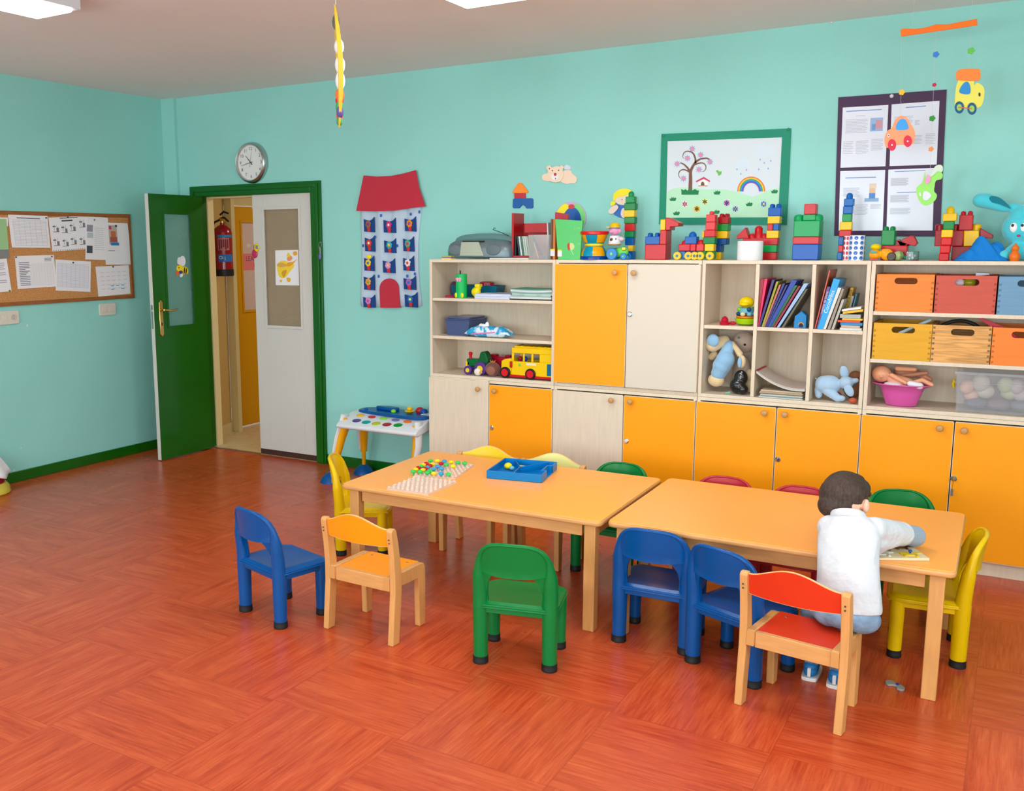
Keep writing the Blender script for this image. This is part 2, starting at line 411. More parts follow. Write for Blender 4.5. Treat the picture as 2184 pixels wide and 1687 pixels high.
b = MB(); b.box((a0, .014, .004), (a1, .044, .0445)); build('kick_strip', b, mat('dark_brown', (70, 42, 34), .5), d2, world=True)
for z in (1.86, 1.02, .2):
    b = MB(); b.tube([(a1+.004, .006, z-.05), (a1+.004, .006, z+.05)], .006, 10); build('hinge', b, WHITE, d2, world=True)
p = ony(553, 527, 0); b = MB()
b.lathe([(.02, 0), (.02, .006), (.012, .012)], 18, None, Matrix.Translation((a0+.02, .01, p.z)) @ Matrix.Rotation(PI/2, 4, 'X')); b.box((a0+.03, -.004, p.z-.014), (a0+.055, .01, p.z+.014))
build('bolt', b, METAL, d2, world=True)

# corridor behind
P0 = (.205, .12); P1 = (.03, .60); 
def wallstrip(b, p, q, t, z0, z1, ma=None):
    dx, dy = q[0]-p[0], q[1]-p[1]; L = math.hypot(dx, dy); nx, ny = -dy/L*t, dx/L*t
    b.prism([p, q, (q[0]+nx, q[1]+ny), (p[0]+nx, p[1]+ny)], z0, z1, 'z', ma)
b = MB(); wallstrip(b, P0, P1, .12, 0, 2.5); b.prism([P1, (-.03, .66), (-.15, .66), (-.13, .5)], 0, 2.5)
b.box((-.15, .64, 1.99), (-.03, 2.3, 2.5)).box((-.15, 1.55, 0), (-.03, 2.3, 1.99)); struct('wall_corridor', b, BEIGE, smooth=False)
b = MB(); b.box((-.15, 2.3, 0), (2.9, 2.4, 2.5)).box((2.8, .12, 0), (2.9, 2.3, 2.5)); struct('wall_corridor_far', b, BEIGE, smooth=False)
b = MB(); b.box((-.15, .12, 2.5), (2.9, 2.4, 2.56)); struct('ceiling_corridor', b, CREAM)
b = MB(); b.box((-.15, 0.001, -.1), (2.9, 2.4, 0.0)); struct('floor_corridor', b, mat('terrazzo', (214, 190, 146), .35, noise=(35, .12)))
b = MB(); b.box((DX0, -.012, 0), (a0, .012, .006)); struct('trim_4', b, METAL)
b = MB(); wallstrip(b, (P0[0]+.012, P0[1]+.006), (P1[0]+.012, P1[1]+.006), .012, 0, .085); struct('baseboard_corridor', b, CREAM)
b = MB(); b.prism([(.03, .601), (.115, .601), (.115, .645), (-.028, .70), (-.028, .664)], 0, 2.05); b.box((-.029, .69, 1.99), (.0, 1.6, 2.07)); struct('trim_5', b, CREAM)
d3 = bpy.data.objects.new('door_3', None); COL.objects.link(d3); d3.location = (-.02, .72, 0); d3['kind'] = 'structure'; INV['door_3'] = Matrix.Translation((.02, -.72, 0))
b = MB(); q0, q1 = .84, 1.38
b.box((-.029, .70, .01), (-.01, q0, 1.98)).box((-.029, q1, .01), (-.01, 1.54, 1.98)).box((-.029, q0, .01), (-.01, q1, 1.04)).box((-.029, q0, 1.86), (-.01, q1, 1.98))
for z in (1.04, 1.84): b.box((-.012, q0, z), (-.002, q1, z+.02))
b.box((-.012, q0, 1.06), (-.002, q0+.02, 1.84)).box((-.012, q1-.02, 1.06), (-.002, q1, 1.84))
build('door_leaf', b, YDOOR, d3, world=True)
b = MB(); b.box((-.022, q0+.005, 1.045), (-.018, q1-.005, 1.855)); build('glass_pane', b, mat('pale_frosted_pane', (226, 200, 196), .35, noise=(2, .03)), d3, world=True)
l = area('corridor_ceiling_lamp', (1.5, 1.2, 2.44), (1.2, 1.2, 0), .5, .5, 15, (1, .93, .8))

# ------------------------------------------------------------------ ceiling lights
LENS = mat('lit_diffuser', (255, 255, 255), .5, emit=((250, 253, 255), 14))
def ceiling_light(x0, y0, x1, y1, label):
    cx, cy = (x0+x1)/2, (y0+y1)/2
    t = thing('ceiling_light', label, 'ceiling light', (cx, cy, ZC), 0, 'fluorescent lights on the ceiling')
    b = MB(); e = .025
    b.box((x0, y0, 2.715), (x0+e, y1, ZC)).box((x1-e, y0, 2.715), (x1, y1, ZC)).box((x0+e, y0, 2.715), (x1-e, y0+e, ZC)).box((x0+e, y1-e, 2.715), (x1-e, y1, ZC)).box((x0+e, y0+e, 2.76), (x1-e, y1-e, ZC))
    build('housing', b, mat('light_housing', (205, 208, 214), .4), t, world=True)
    b = MB(); b.box((x0+e, y0+e, 2.70), (x1-e, y1-e, 2.735)); build('diffuser', b, LENS, t, world=True, bevel=.008)
ceiling_light(3.66, -2.20, 4.90, -1.60, 'white fluorescent ceiling light at the top edge above the toy shelf')
ceiling_light(1.86, -3.76, 2.16, -2.53, 'narrow white fluorescent ceiling light in the top left corner of the picture')
ceiling_light(1.86, -6.4, 2.16, -5.2, 'narrow fluorescent ceiling light behind the camera on the left')
ceiling_light(5.6, -4.6, 6.84, -4.0, 'fluorescent ceiling light over the camera')
# ------------------------------------------------------------------ wall units
CY = -.34; CB = -.004; Z1 = .787; Z2 = 1.544; ZB = .07
UX = [2.688, 3.572, 4.446, 5.298, 6.16]
KNOB = mat('oak_knob', (196, 148, 92), .4, noise=(8, .1)); CHROME = mat('chrome', (220, 220, 222), .12, metal=1)
EDGE = mat('maple_edge', (226, 210, 188), .45)
def door(parent, x0, x1, z0, z1, ma, knob, lock=None, key=False):
    b = MB(); e = .0025; y0 = CY-.018
    b.box((x0+e+.002, y0, z0+e+.002), (x1-e-.002, CY-.001, z1-e-.002)); d = build('door', b, ma, parent, world=True, bevel=.0015)
    fr = MB(); 
    fr.box((x0+e, y0+.001, z0+e), (x0+e+.0025, CY-.001, z1-e)).box((x1-e-.0025, y0+.001, z0+e), (x1-e, CY-.001, z1-e)).box((x0+e, y0+.001, z1-e-.0025), (x1-e, CY-.001, z1-e)).box((x0+e, y0+.001, z0+e), (x1-e, CY-.001, z0+e+.0025))
    build('edge_band', fr, EDGE, d, world=True)
    k = MB(); k.lathe([(.006, 0), (.006, .012), (.014, .018), (.017, .027), (.014, .034), (.006, .037)], 20, None, Matrix.Translation((knob[0], y0, knob[1])) @ Matrix.Rotation(PI/2, 4, 'X'))
    build('knob', k, KNOB, d, world=True)
    if lock:
        k = MB(); k.lathe([(.0145, 0), (.0145, .006), (.011, .009)], 20, None, Matrix.Translation((lock[0], y0, lock[1])) @ Matrix.Rotation(PI/2, 4, 'X'))
        k.box((lock[0]-.0015, y0-.0105, lock[1]-.008), (lock[0]+.0015, y0-.008, lock[1]+.007)); build('lock', k, CHROME, d, world=True)
        if key:
            k = MB(); k.tube([(lock[0], y0-.006, lock[1]), (lock[0], y0-.02, lock[1])], .002, 8); k.ball((lock[0], y0-.022, lock[1]), (.003, .01, .012))
            k.tube([(lock[0], y0-.024, lock[1]-.012), (lock[0]-.002, y0-.02, lock[1]-.05)], .0012, 6); k.box((lock[0]-.008, y0-.022, lock[1]-.085), (lock[0]+.004, y0-.02, lock[1]-.05))
            build('key', k, METAL, d, world=True)
    return d
def P2(px, py, y=None): p = ony(px, py, CY-.018 if y is None else y); return (p.x, p.z)
def carcass(t, x0, x1, z0, z1, backboard=True):
    th = .019; b = MB(); g = .0012; x0 += g; x1 -= g
    b.box((x0, CY, z0), (x0+th, CB, z1)); build('side_panel', b, MAPLE, t, world=True, bevel=.001)
    b = MB(); b.box((x1-th, CY, z0), (x1, CB, z1)); build('side_panel', b, MAPLE, t, world=True, bevel=.001)
    b = MB(); b.box((x0+th, CY, z0), (x1-th, CB, z0+th)); build('bottom_panel', b, MAPLE, t, world=True, bevel=.001)
    b = MB(); b.box((x0, CY-.004, z1), (x1, CB, z1+.0)) if False else b.box((x0+th, CY, z1-th), (x1-th, CB, z1)); build('top_panel', b, MAPLE, t, world=True, bevel=.001)
    b = MB(); b.box((x0+th, CB-.006, z0+th), (x1-th, CB, z1-th)); build('back_panel', b, MAPLE, t, world=True)
def shelf(t, x0, x1, z, y=CY): b = MB(); b.box((x0, y+.004, z-.019), (x1, CB-.007, z)); return build('shelf', b, MAPLE, t, world=True, bevel=.001)
th = .019
low = [('wood', 'orange', (1022, 829), (1057, 833), None, (1049, 912), False, 1042, 'base cabinet, pale wood and orange doors, below the open shelves with the toy bus'),
       ('wood', 'orange', (1306, 853), (1346, 856), None, (1336, 940), False, 1328, 'base cabinet, pale wood and orange doors, below the tall orange and white doors'),
       ('orange', 'orange', (1632, 880), (1675, 883), None, (1659, 979), False, 1653, 'base cabinet with two orange doors, below the cubbyholes of books'),
       ('orange', 'orange', (2005, 912), (2057, 917), None, (2034, 1020), True, 2031.5, 'base cabinet with two orange doors and a key in its lock, rightmost along the wall')]
for i, (m1, m2, k1, k2, _, lk, key, split, lab) in enumerate(low):
    x0, x1 = UX[i], UX[i+1]
    t = thing('base_cabinet', lab, 'cabinet', ((x0+x1)/2, CY/2, ZB), 0, 'base cabinets along the back wall')
    carcass(t, x0, x1, ZB, Z1)
    xs = P2(split, 900+20*i)[0]
    kz = Z1-.065
    door(t, x0, xs, ZB+.004, Z1-(.004 if i == 0 else .022), MAPLE if m1 == 'wood' else ORANGE, (P2(*k1)[0], P2(*k1)[1]))
    door(t, xs, x1, ZB+.004, Z1-.022, MAPLE if m2 == 'wood' else ORANGE, (P2(*k2)[0], P2(*k2)[1]), P2(*lk), key)
b = MB(); b.box((UX[0]+.01, CY+.012, 0), (UX[4], CY+.03, ZB-.001)); b.box((UX[0]+.01, CY+.03, 0), (UX[0]+.03, CB, ZB-.001))
tag(build('plinth', b, MAPLE, world=True, bevel=.001), 'pale wooden plinth board on the floor under the base cabinets', 'plinth')

# upper units
def upper(i, lab):
    t = thing('wall_unit', lab, 'shelf unit', ((UX[i]+UX[i+1])/2, CY/2, Z1), 0, 'upper units of the wall cabinets'); carcass(t, UX[i], UX[i+1], Z1+.001, Z2); return t
u1 = upper(0, 'open pale wood shelf unit with two shelves, holding the yellow toy bus')
sA = P2(1050, 639.5, CY)[1]+.003; sB = P2(1050, 722, CY)[1]+.001
shelf(u1, UX[0]+.021, UX[1]-.021, sA); shelf(u1, UX[0]+.021, UX[1]-.021, sB)
u2 = upper(1, 'upper cabinet with one tall orange door and one tall white door')
xs = P2(1335.5, 700)[0]
door(u2, UX[1], xs, Z1+.022, Z2-.021, ORANGE, P2(1314, 581))
door(u2, xs, UX[2], Z1+.022, Z2-.021, mat('pale_laminate', (214, 206, 190), .45), P2(1354, 582), P2(1344, 670))
u3 = upper(2, 'open pale wood unit divided into six cubbyholes, with books and plush toys')
zc = P2(1560, 697, CY)[1]+.004
cx1 = P2(1613, 640, CY)[0]; cx2 = P2(1733, 640, CY)[0]
for cx in (cx1, cx2):
    b = MB(); b.box((cx-.0095, CY+.002, Z1+.021), (cx+.0095, CB-.007, Z2-.02)); build('divider', b, MAPLE, u3, world=True, bevel=.001)
for a, c in ((UX[2]+.021, cx1-.01), (cx1+.01, cx2-.01), (cx2+.01, UX[3]-.021)): shelf(u3, a, c, zc)
u4 = upper(3, 'open pale wood shelf unit with two shelves, holding the coloured wooden crates')
sC = P2(2000, 668, CY)[1]+.001; sD = P2(2000, 773, CY)[1]+.001
shelf(u4, UX[3]+.021, UX[4]-.021, sC); shelf(u4, UX[3]+.021, UX[4]-.021, sD)

# ------------------------------------------------------------------ tables
def table(cx, cy, L, W, rz, label):
    t = thing('classroom_table', label, 'table', (cx, cy, 0), rz, 'the two low classroom tables'); H = .5
    b = MB(); b.prism(rrect(-L/2, -W/2, L/2, W/2, .03, 6), H-.026, H-.002, 'z'); build('table_edge', b, BEECHX, t, bevel=.009, seg=4)
    b = MB(); b.prism(rrect(-L/2+.004, -W/2+.004, L/2-.004, W/2-.004, .028, 6), H-.004, H, 'z'); build('table_top', b, TABLETOP, t, bevel=.002)
    e = .045; lw = .05
    for sx in (-1, 1):
        for sy in (-1, 1):
            b = MB(); x = sx*(L/2-e-lw/2+.012); y = sy*(W/2-e-lw/2+.012); b.box((x-lw/2, y-lw/2, 0), (x+lw/2, y+lw/2, H-.027)); build('leg', b, BEECH, t, bevel=.003)
    a = H-.085; fy = W/2-e+.004; fx = L/2-e+.004
    for sy in (-1, 1):
        b = MB(); b.box((-fx+lw+.006, sy*fy-sy*.004, a), (fx-lw-.006, sy*fy-sy*.026, H-.027)); build('apron', b, BEECHX, t, bevel=.0015)
    for sx in (-1, 1):
        b = MB(); b.box((sx*fx-sx*.004, -fy+lw+.006, a), (sx*fx-sx*.026, fy-lw-.006, H-.027)); build('apron', b, wood_mat('beech_apron', (212, 154, 92), .08, .4, (14, 1.6, 14), 5), t, bevel=.0015)
    return t
table(3.868, -1.594, 1.322, .858, .018, 'low classroom table with orange top, carrying the blue plastic tray and bead boards')
table(5.188, -1.545, 1.280, .862, .010, 'low classroom table with orange top, at which the boy in white sits')

# ------------------------------------------------------------------ moulded plastic chairs
def plastic_chair(c, name='plastic_chair'):
    P = plas(c, .3); SH = mat('foot_rubber', (18, 18, 20), .6)
    t = thing(name, '', 'chair')
    hx, hy, r = .138, .112, .0305
    b = MB(); zs = .262
    b.prism(rrect(-.166, -.140, .166, .150, .05, 6), .240, .251, 'z')
    # dished seat surface
    n = 20; top = []
    for j in range(n+1):
        for i in range(n+1):
            u = -1+2*i/n; v = -1+2*j/n
            x, y = u*.160, .005+v*.140
            d = (1-abs(u)**4)*(1-abs(v)**4); q = max(abs(u), abs(v)); ed = -.013*max(0, (q-.86)/.14)**2
            if abs(u) > .7 and abs(v) > .7: ed -= .016*((abs(u)-.7)/.3)*((abs(v)-.7)/.3)
            top.append((x, y, .2645-.009*d+ed))
    b.add(top, [(j*(n+1)+i, j*(n+1)+i+1, (j+1)*(n+1)+i+1, (j+1)*(n+1)+i) for j in range(n) for i in range(n)])
    b.prism(rrect(-.158, -.130, .158, .142, .05, 6), .214, .2405, 'z')
    b.prism(rrect(-.170, -.146, .170, .154, .055, 6), .238, .243, 'z')
    build('seat', b, P, t, bevel=.007, seg=3)
    # back: one moulded arch with a slot above the seat
    b = MB(); path = []; rad = []
    def arch(s):   # s in 0..1 from left foot of the arch to the right
        a = PI*(1-s); cxs = math.copysign(abs(math.cos(a))**.60, math.cos(a)); szn = abs(math.sin(a))**.70
        return cxs, szn
    pts = []
    for k in range(6): z = .235+k*.028; pts.append((-.138-.002*k/5, z, .032-.0008*k, .030-.001*k))
    for k in range(1, 16):
        cxs, szn = arch(k/16); f = szn
        f = f**.6; pts.append((.140*cxs, .375+.137*szn, .028*(1-f)+.0062*f, .025*(1-f)+.0085*f))
    for k in range(5, -1, -1): z = .235+k*.028; pts.append((.138+.002*k/5, z, .032-.0008*k, .030-.001*k))
    def yb(x, z): return -.114-.030*max(0, (z-.26)/.25)**1.3-.040*(1-min(1, abs(x/.14))**2.2)*max(0, min(1, (z-.30)/.08))
    b.tube([(x, yb(x, z), z) for x, z, ra, rb in pts], [(ra, rb) for x, z, ra, rb in pts], 14)
    N = 16; g = []
    for sgn in (1, -1):
        rows = []
        for j in range(9):
            row = []
            for i in range(N+1):
                x = -.138+.276*i/N
                ztop = .375+.137*abs(math.sin(math.acos(max(-1, min(1, math.copysign((abs(x)/.140)**(1/.60), x))))))**.70
                zbot = .376-.010*(x/.14)**2*0+.012*(1-(x/.14)**2)*-1+.012
                z = zbot+(ztop-zbot)*j/8
                th_ = .0065+.0095*(1-abs(x/.14)**6) *0
                lip = .004*math.exp(-((z-zbot)/.008)**2)
                row.append((x, yb(x, z)+sgn*(th_+lip), z))
            rows.append(row)
        g.append(rows)
    vs = [p for rows in g for row in rows for p in row]; W_ = N+1; fs = []; off = 9*W_
    for j in range(8):
        for i in range(N):
            a = j*W_+i; fs.append((a, a+W_, a+W_+1, a+1)); fs.append((off+a, off+a+1, off+a+W_+1, off+a+W_))
    for i in range(N):
        fs.append((i, i+1, off+i+1, off+i)); a = 8*W_+i; fs.append((a, off+a, off+a+1, a+1))
    b.add(vs, fs); 
    # web that widens the uprights towards the panel
    for s in (-1, 1):
        wv = []
        for z, wi in ((.262, .016), (.30, .012), (.34, .018), (.37, .032), (.39, .05)):
            xo = s*.139; xi = s*(.139-.018-wi)
            for x in (xo, xi):
                wv.append((x, yb(x, z)-.008, z)); wv.append((x, yb(x, z)+.008, z))
        f2 = []
        for k in range(4):
            a = k*4; bq = a+4
            f2 += [(a, bq, bq+2, a+2), (a+1, a+3, bq+3, bq+1), (a+2, bq+2, bq+3, a+3), (a, a+1, bq+1, bq)]
        b.add(wv, f2)
    build('backrest', b, P, t, angle=50)
    for sx in (-1, 1):
        for sy in (-1, 1):
            b = MB(); x, y = sx*hx, sy*hy; rr = r if sy < 0 else .027
            b.lathe([(rr*.94, .028), (rr*.96, .06), (rr, .16), (rr*1.03, .215), (rr*1.05, .24)], 22, None, Matrix.Translation((x, y, 0)))
            lg = build('leg', b, P, t)
            b = MB(); b.lathe([(rr*.97, 0), (rr*1.02, .002), (rr*1.02, .012), (rr*.99, .014), (rr*1.0, .03)], 22, None, Matrix.Translation((x, y, 0))); build('foot_cap', b, SH, lg)
    return t
BLUE = (0, 80, 164); YEL = (240, 196, 0); GRN = (0, 122, 54); RED = (190, 40, 54)
pc = {'b': plastic_chair(BLUE), 'g': plastic_chair(GRN), 'y': plastic_chair(YEL), 'r': plastic_chair(RED)}
used = set()
def put(k, x, y, deg, label):
    g = 'moulded plastic chairs'
    if k in used: return dup(pc[k], (x, y, 0), math.radians(deg), label, g)
    used.add(k); o = pc[k]; o.location = (x, y, 0); o.rotation_euler = (0, 0, math.radians(deg)); o['label'] = label; o['group'] = g; return o
put('b', 3.213, -2.472, -15, 'blue plastic chair standing free on the left beside the wooden orange chair')
put('g', 4.335, -2.335, 14, 'green plastic chair in front of the tables, in the middle of the picture')
put('b', 4.758, -1.882, 3, 'blue plastic chair nearest the gap between the two tables, pushed under the right table')
put('b', 5.118, -1.99, -21, 'blue plastic chair turned askew beside the red wooden chair')
put('y', 5.725, -1.438, 95, 'yellow plastic chair at the right end of the tables')
put('y', 2.985, -1.515, -62, 'yellow plastic chair at the left end of the tables, near the door')
put('g', 4.265, -1.17, 180, 'green plastic chair behind the tables at the gap between them')
put('r', 4.80, -1.205, 180, 'red plastic chair behind the right table, the one nearer the gap')
put('r', 5.15, -1.215, 178, 'red plastic chair behind the right table, next to the head of the boy')
put('g', 5.60, -1.05, 200, 'green plastic chair behind the right table near its far corner')

# ------------------------------------------------------------------ wooden chairs
def wooden_chair(col, pale=None):
    t = thing('wooden_chair', '', 'chair')
    for s in (-1, 1):
        b = MB(); x = s*.172
        prof = [(-.152, 0), (-.104, 0), (-.082, .22), (-.082, .30), (-.100, .42), (-.116, .488), (-.126, .499), (-.143, .499), (-.153, .49), (-.152, .47), (-.139, .38), (-.132, .30), (-.132, .22)]
        b.prism(prof, x-.014, x+.014, 'x'); build('rear_leg', b, BEECH, t, bevel=.004, seg=3)
        b = MB(); x = s*.1445
        prof = [(.088, 0), (.13, 0), (.134, .2), (.132, .262), (.122, .278), (.10, .284), (-.128, .284), (-.128, .226), (.082, .222)]
        b.prism(prof, x-.0142, x+.0142, 'x'); build('front_leg', b, BEECH, t, bevel=.004, seg=3)
    b = MB(); b.box((-.1298, -.126, .222), (.1298, -.106, .280)); build('rear_rail', b, BEECHX, t, bevel=.002)
    for s in (-1, 1):
        b = MB(); b.box((s*.1445-.0138, -.134, .227), (s*.1445+.0138, -.1282, .282)); build('corner_block', b, mat('beech_end_grain', (206, 148, 84), .45), t, bevel=.001)
    b = MB(); b.box((-.13, .096, .225), (.13, .114, .270)); build('front_rail', b, BEECHX, t, bevel=.002)
    LAM = mat('laminate_%02x%02x%02x' % col, col, .38)
    b = MB(); b.prism(rrect(-.1298, -.105, .1298, .126, .006, 2), .271, .279, 'z'); st = build('seat', b, LAM, t, bevel=.001)
    b = MB()
    for s in (-1, 1):
        for y in (.085,): b.lathe([(.006, 0), (.006, .0012), (.004, .002)], 12, None, Matrix.Translation((s*.095, y, .279)))
    build('screw', b, METAL, st)
    # curved back panel with arched top
    n = 18
    def zt_(u): return .494+.046*math.cos(u*PI/2)**1.6
    def zb_(u): return .418-.004*math.cos(u*PI/2)
    def yc(u, z): return -.128-(z-.42)*.16-.022*(1-u*u)
    def panel(t0, t1, ins=0):
        vs = []; fs = []
        for sg in (t0, t1):
            for i in range(n+1):
                u = (-1+2*i/n); x = u*(.1575-ins)
                for j in range(5):
                    z = zb_(u)+ins+(zt_(u)-ins-zb_(u)-ins)*j/4; vs.append((x, yc(u, z)+sg, z))
        o = (n+1)*5
        for i in range(n):
            for j in range(4):
                a = i*5+j; fs.append((a, a+5, a+6, a+1)); fs.append((o+a, o+a+1, o+a+6, o+a+5))
            fs.append((i*5, o+i*5, o+i*5+5, i*5+5)); fs.append((i*5+4, i*5+9, o+i*5+9, o+i*5+4))
        for a in (0, n*5):
            for j in range(4): fs.append((a+j, a+j+1, o+a+j+1, o+a+j))
        return vs, fs
    b = MB(); b.add(*panel(-.005, .005)); bk = build('backrest', b, mat('plywood_edge', (232, 190, 130), .45), t, angle=30)
    b = MB(); b.add(*panel(-.0062, .0062, .0018)); build('laminate_face', b, LAM, bk, angle=30)
    b = MB()
    for s in (-1, 1):
        for z in (.46, .475): b.lathe([(.0032, 0), (.0032, .001)], 10, None, Matrix.Translation((s*.172, -.1525+(.0 if z > .47 else .002), z-.02)) @ Matrix.Rotation(PI/2, 4, 'X'))
    build('screw', b, mat('dark_screw', (70, 55, 40), .5), t)
    return t
WG = 'wooden children chairs'
def wput(col, x, y, deg, label):
    t = wooden_chair(col); t.location = (x, y, 0); t.rotation_euler = (0, 0, math.radians(deg)); t['label'] = label; t['group'] = WG; return t
wput((255, 150, 10), 3.672, -2.383, -2, 'beech chair with orange seat and back, between the blue and the green plastic chair')
wput((214, 52, 18), 5.385, -2.20, -8, 'beech chair with red seat and back, on which the boy sits')
wput((240, 200, 20), 3.523, -1.232, 181, 'beech chair with a yellow back, behind the left table near the bead boards')
wput((226, 224, 140), 3.905, -1.22, 180, 'beech chair with a pale lime back, behind the blue tray')
# ------------------------------------------------------------------ on the left wall: cork board and its sheets
CORK = mat('cork', (196, 140, 84), .9, noise=(120, .22), bump=(200, .3, .002)); FRW = wood_mat('board_frame_oak', (150, 92, 44), .15, .5, (10, 2, 10), 8)
t = thing('cork_board', 'cork notice board in a brown wooden frame on the left wall, covered with sheets', 'notice board', (0, -1.2, 1.24))
by0, by1, bz0, bz1 = -2.0, -.414, 1.236, 1.882; fw_ = .026
b = MB(); b.box((.002, by0+.01, bz0+.01), (.01, by1-.01, bz1-.01)); build('cork_panel', b, CORK, t, world=True)
for a, c in (((.001, by0, bz0), (.018, by1, bz0+fw_)), ((.001, by0, bz1-fw_), (.018, by1, bz1)), ((.001, by0, bz0+fw_), (.018, by0+fw_, bz1-fw_)), ((.001, by1-fw_, bz0+fw_), (.018, by1, bz1-fw_))):
    b = MB(); b.box(a, c); build('frame_rail', b, FRW, t, world=True, bevel=.002)
def LX(a, b_, x=.012): p = onx(a, b_, x); return (p.y, p.z)
INK = flat((120, 124, 140)); LINE = flat((176, 182, 198)); PINB = plas((25, 35, 70)); PINR = plas((200, 20, 30)); PING = plas((40, 120, 60))
def sheet(pts, x, name, label, mats=None, draw=None, group='sheets pinned to the cork board', pins=()):
    """paper sheet on the left wall; draw() gets unit coordinates mapped on the sheet"""
    q = [LX(*p, x=x) for p in pts]                      # tl, tr, br, bl
    b = MB(); b.prism(q, x, x+.0012, 'x', mats or PAPER)
    def U(u, v): 
        a = [q[0][k]+(q[1][k]-q[0][k])*u for k in (0, 1)]; c = [q[3][k]+(q[2][k]-q[3][k])*u for k in (0, 1)]
        return (a[0]+(c[0]-a[0])*v, a[1]+(c[1]-a[1])*v)
    cnt = [0]
    def rect(u0, v0, u1, v1, ma):
        cnt[0] += 1; b.prism([U(u0, v0), U(u1, v0), U(u1, v1), U(u0, v1)], x+.0012, x+.0016+cnt[0]*.000012, 'x', ma)
    if draw: draw(rect, U, b)
    o = build(name, b, PAPER, world=True, smooth=False); tag(o, label, 'sheet', group)
    for (u, v, pm) in pins:
        p = U(u, v); k = MB(); k.ball((x+.006, p[0], p[1]), (.006, .006, .006), seg=10); k.tube([(x+.0012, p[0], p[1]), (x+.006, p[0], p[1])], .003, 8); build('push_pin', k, pm, o, world=True)
    return o
def Z2p(x, y): return (x/6.49, 440+y/6.49)
def table_draw(rows, cols, u0, v0, u1, v1, ma=LINE):
    def f(rect, U, b):
        for i in range(rows+1): v = v0+(v1-v0)*i/rows; rect(u0, v-.004, u1, v+.004, ma)
        for j in range(cols+1): u = u0+(u1-u0)*j/cols; rect(u-.002, v0, u+.002, v1, ma)
    return f
def text_draw(blocks, ma=LINE):
    def f(rect, U, b):
        rnd = random.Random(int(blocks[0][0]*1000)+len(blocks))
        for u0, v0, u1, v1, n in blocks:
            for i in range(n):
                v = v0+(v1-v0)*(i+.5)/n; h = (v1-v0)/n*.22; rect(u0, v-h, u0+(u1-u0)*(1 if rnd.random() < .6 else rnd.uniform(.5, 1)), v+h, ma)
    return f
def both(*fs):
    def f(r, U, b):
        for g in fs: g(r, U, b)
    return f
sheet([Z2p(108, 110), Z2p(655, 135), Z2p(697, 575), Z2p(165, 570)], .0155, 'paper_sheet', 'printed table on white paper, top row of the cork board, by the green leaflet', draw=both(table_draw(17, 6, .1, .16, .94, .93), text_draw([(.2, .06, .8, .13, 1)], INK)), pins=((.95, .06, PINB),))
def comic(rect, U, b):
    G = flat((60, 62, 70)); 
    for (u, v) in ((.08, .2), (.52, .2), (.06, .62), (.52, .62), (.3, .66), (.76, .64), (.3, .24), (.78, .1)):
        rect(u, v+.06, u+.07, v+.10, G); rect(u+.09, v+.12, u+.15, v+.24, flat((120, 128, 132))); rect(u, v+.24, u+.16, v+.255, G); rect(u+.03, v+.02, u+.045, v+.2, LINE); rect(u+.1, v+.02, u+.11, v+.12, LINE)
    rect(.28, .02, .74, .05, INK); rect(.32, .1, .6, .14, flat((70, 70, 80)))
    rect(0, 1.0, 1, 1.045, PAPER)
    for i in range(16): rect(.03+i*.06, 1.01, .05+i*.06, 1.035, INK)
sheet([Z2p(668, 158), Z2p(1205, 130), Z2p(1228, 570), Z2p(722, 605)], .0125, 'paper_sheet', 'white sheet with eight small grey drawings in two rows, on the cork board', draw=comic, pins=((.48, .02, PINB),))
def rev(rect, U, b):
    rect(.03, .2, .3, .36, flat((150, 150, 165))); rect(.05, .68, .3, .85, flat((70, 80, 90))); rect(.05, .38, .32, .5, flat((190, 200, 205)))
    for i in range(12): rect(.38, .26+i*.045, .93, .268+i*.045, LINE)
sheet([Z2p(1195, 130), Z2p(1492, 160), Z2p(1500, 745), Z2p(1180, 735)], .014, 'paper_sheet', 'white sheet with two grey photos and a column of text, on the cork board', draw=rev, pins=((.35, .08, PING),))
def pic(rect, U, b):
    rect(.18, .06, .52, .52, flat((188, 180, 170))); rect(.2, .08, .3, .16, flat((196, 60, 110))); rect(.26, .2, .46, .34, flat((200, 110, 70))); rect(.22, .34, .5, .46, flat((170, 90, 80))); rect(.24, .47, .56, .54, flat((40, 130, 200)))
    rect(.46, .05, .54, .1, flat((50, 50, 55))); rect(.12, .66, .38, .672, INK)
sheet([Z2p(1432, 222), Z2p(1765, 235), Z2p(1828, 805), Z2p(1465, 810)], .0165, 'paper_sheet', 'white sheet with a small colour picture of red shapes, top right of the cork board', draw=pic)
sheet([Z2p(203, 690), Z2p(745, 672), Z2p(780, 1110), Z2p(245, 1145)], .0125, 'paper_sheet', 'white list with a red pin, lower row of the cork board', draw=both(text_draw([(.08, .18, .34, .92, 14)], INK), table_draw(16, 8, .36, .26, .94, .92, flat((210, 214, 214))), text_draw([(.74, .08, .92, .2, 3)], INK)), pins=((.02, .03, PINB), (.93, .05, PINR)))
sheet([Z2p(765, 735), Z2p(1258, 765), Z2p(1250, 1185), Z2p(772, 1165)], .014, 'paper_sheet', 'white sheet with a lilac grid, middle of the lower row of the cork board', draw=table_draw(20, 7, .05, .12, .93, .88, flat((178, 184, 214))), pins=((.48, .07, PINB),))
def sched(rect, U, b):
    for r_ in range(5):
        for c_ in range(5): rect(.12+c_*.17, .2+r_*.14, .22+c_*.17, .212+r_*.14, LINE)
    for c_ in range(3): rect(.4+c_*.16, .66, .5+c_*.16, .69, flat((90, 170, 215)))
    for c_ in (0, 2): rect(.4+c_*.16, .78, .5+c_*.16, .81, flat((90, 170, 215)))
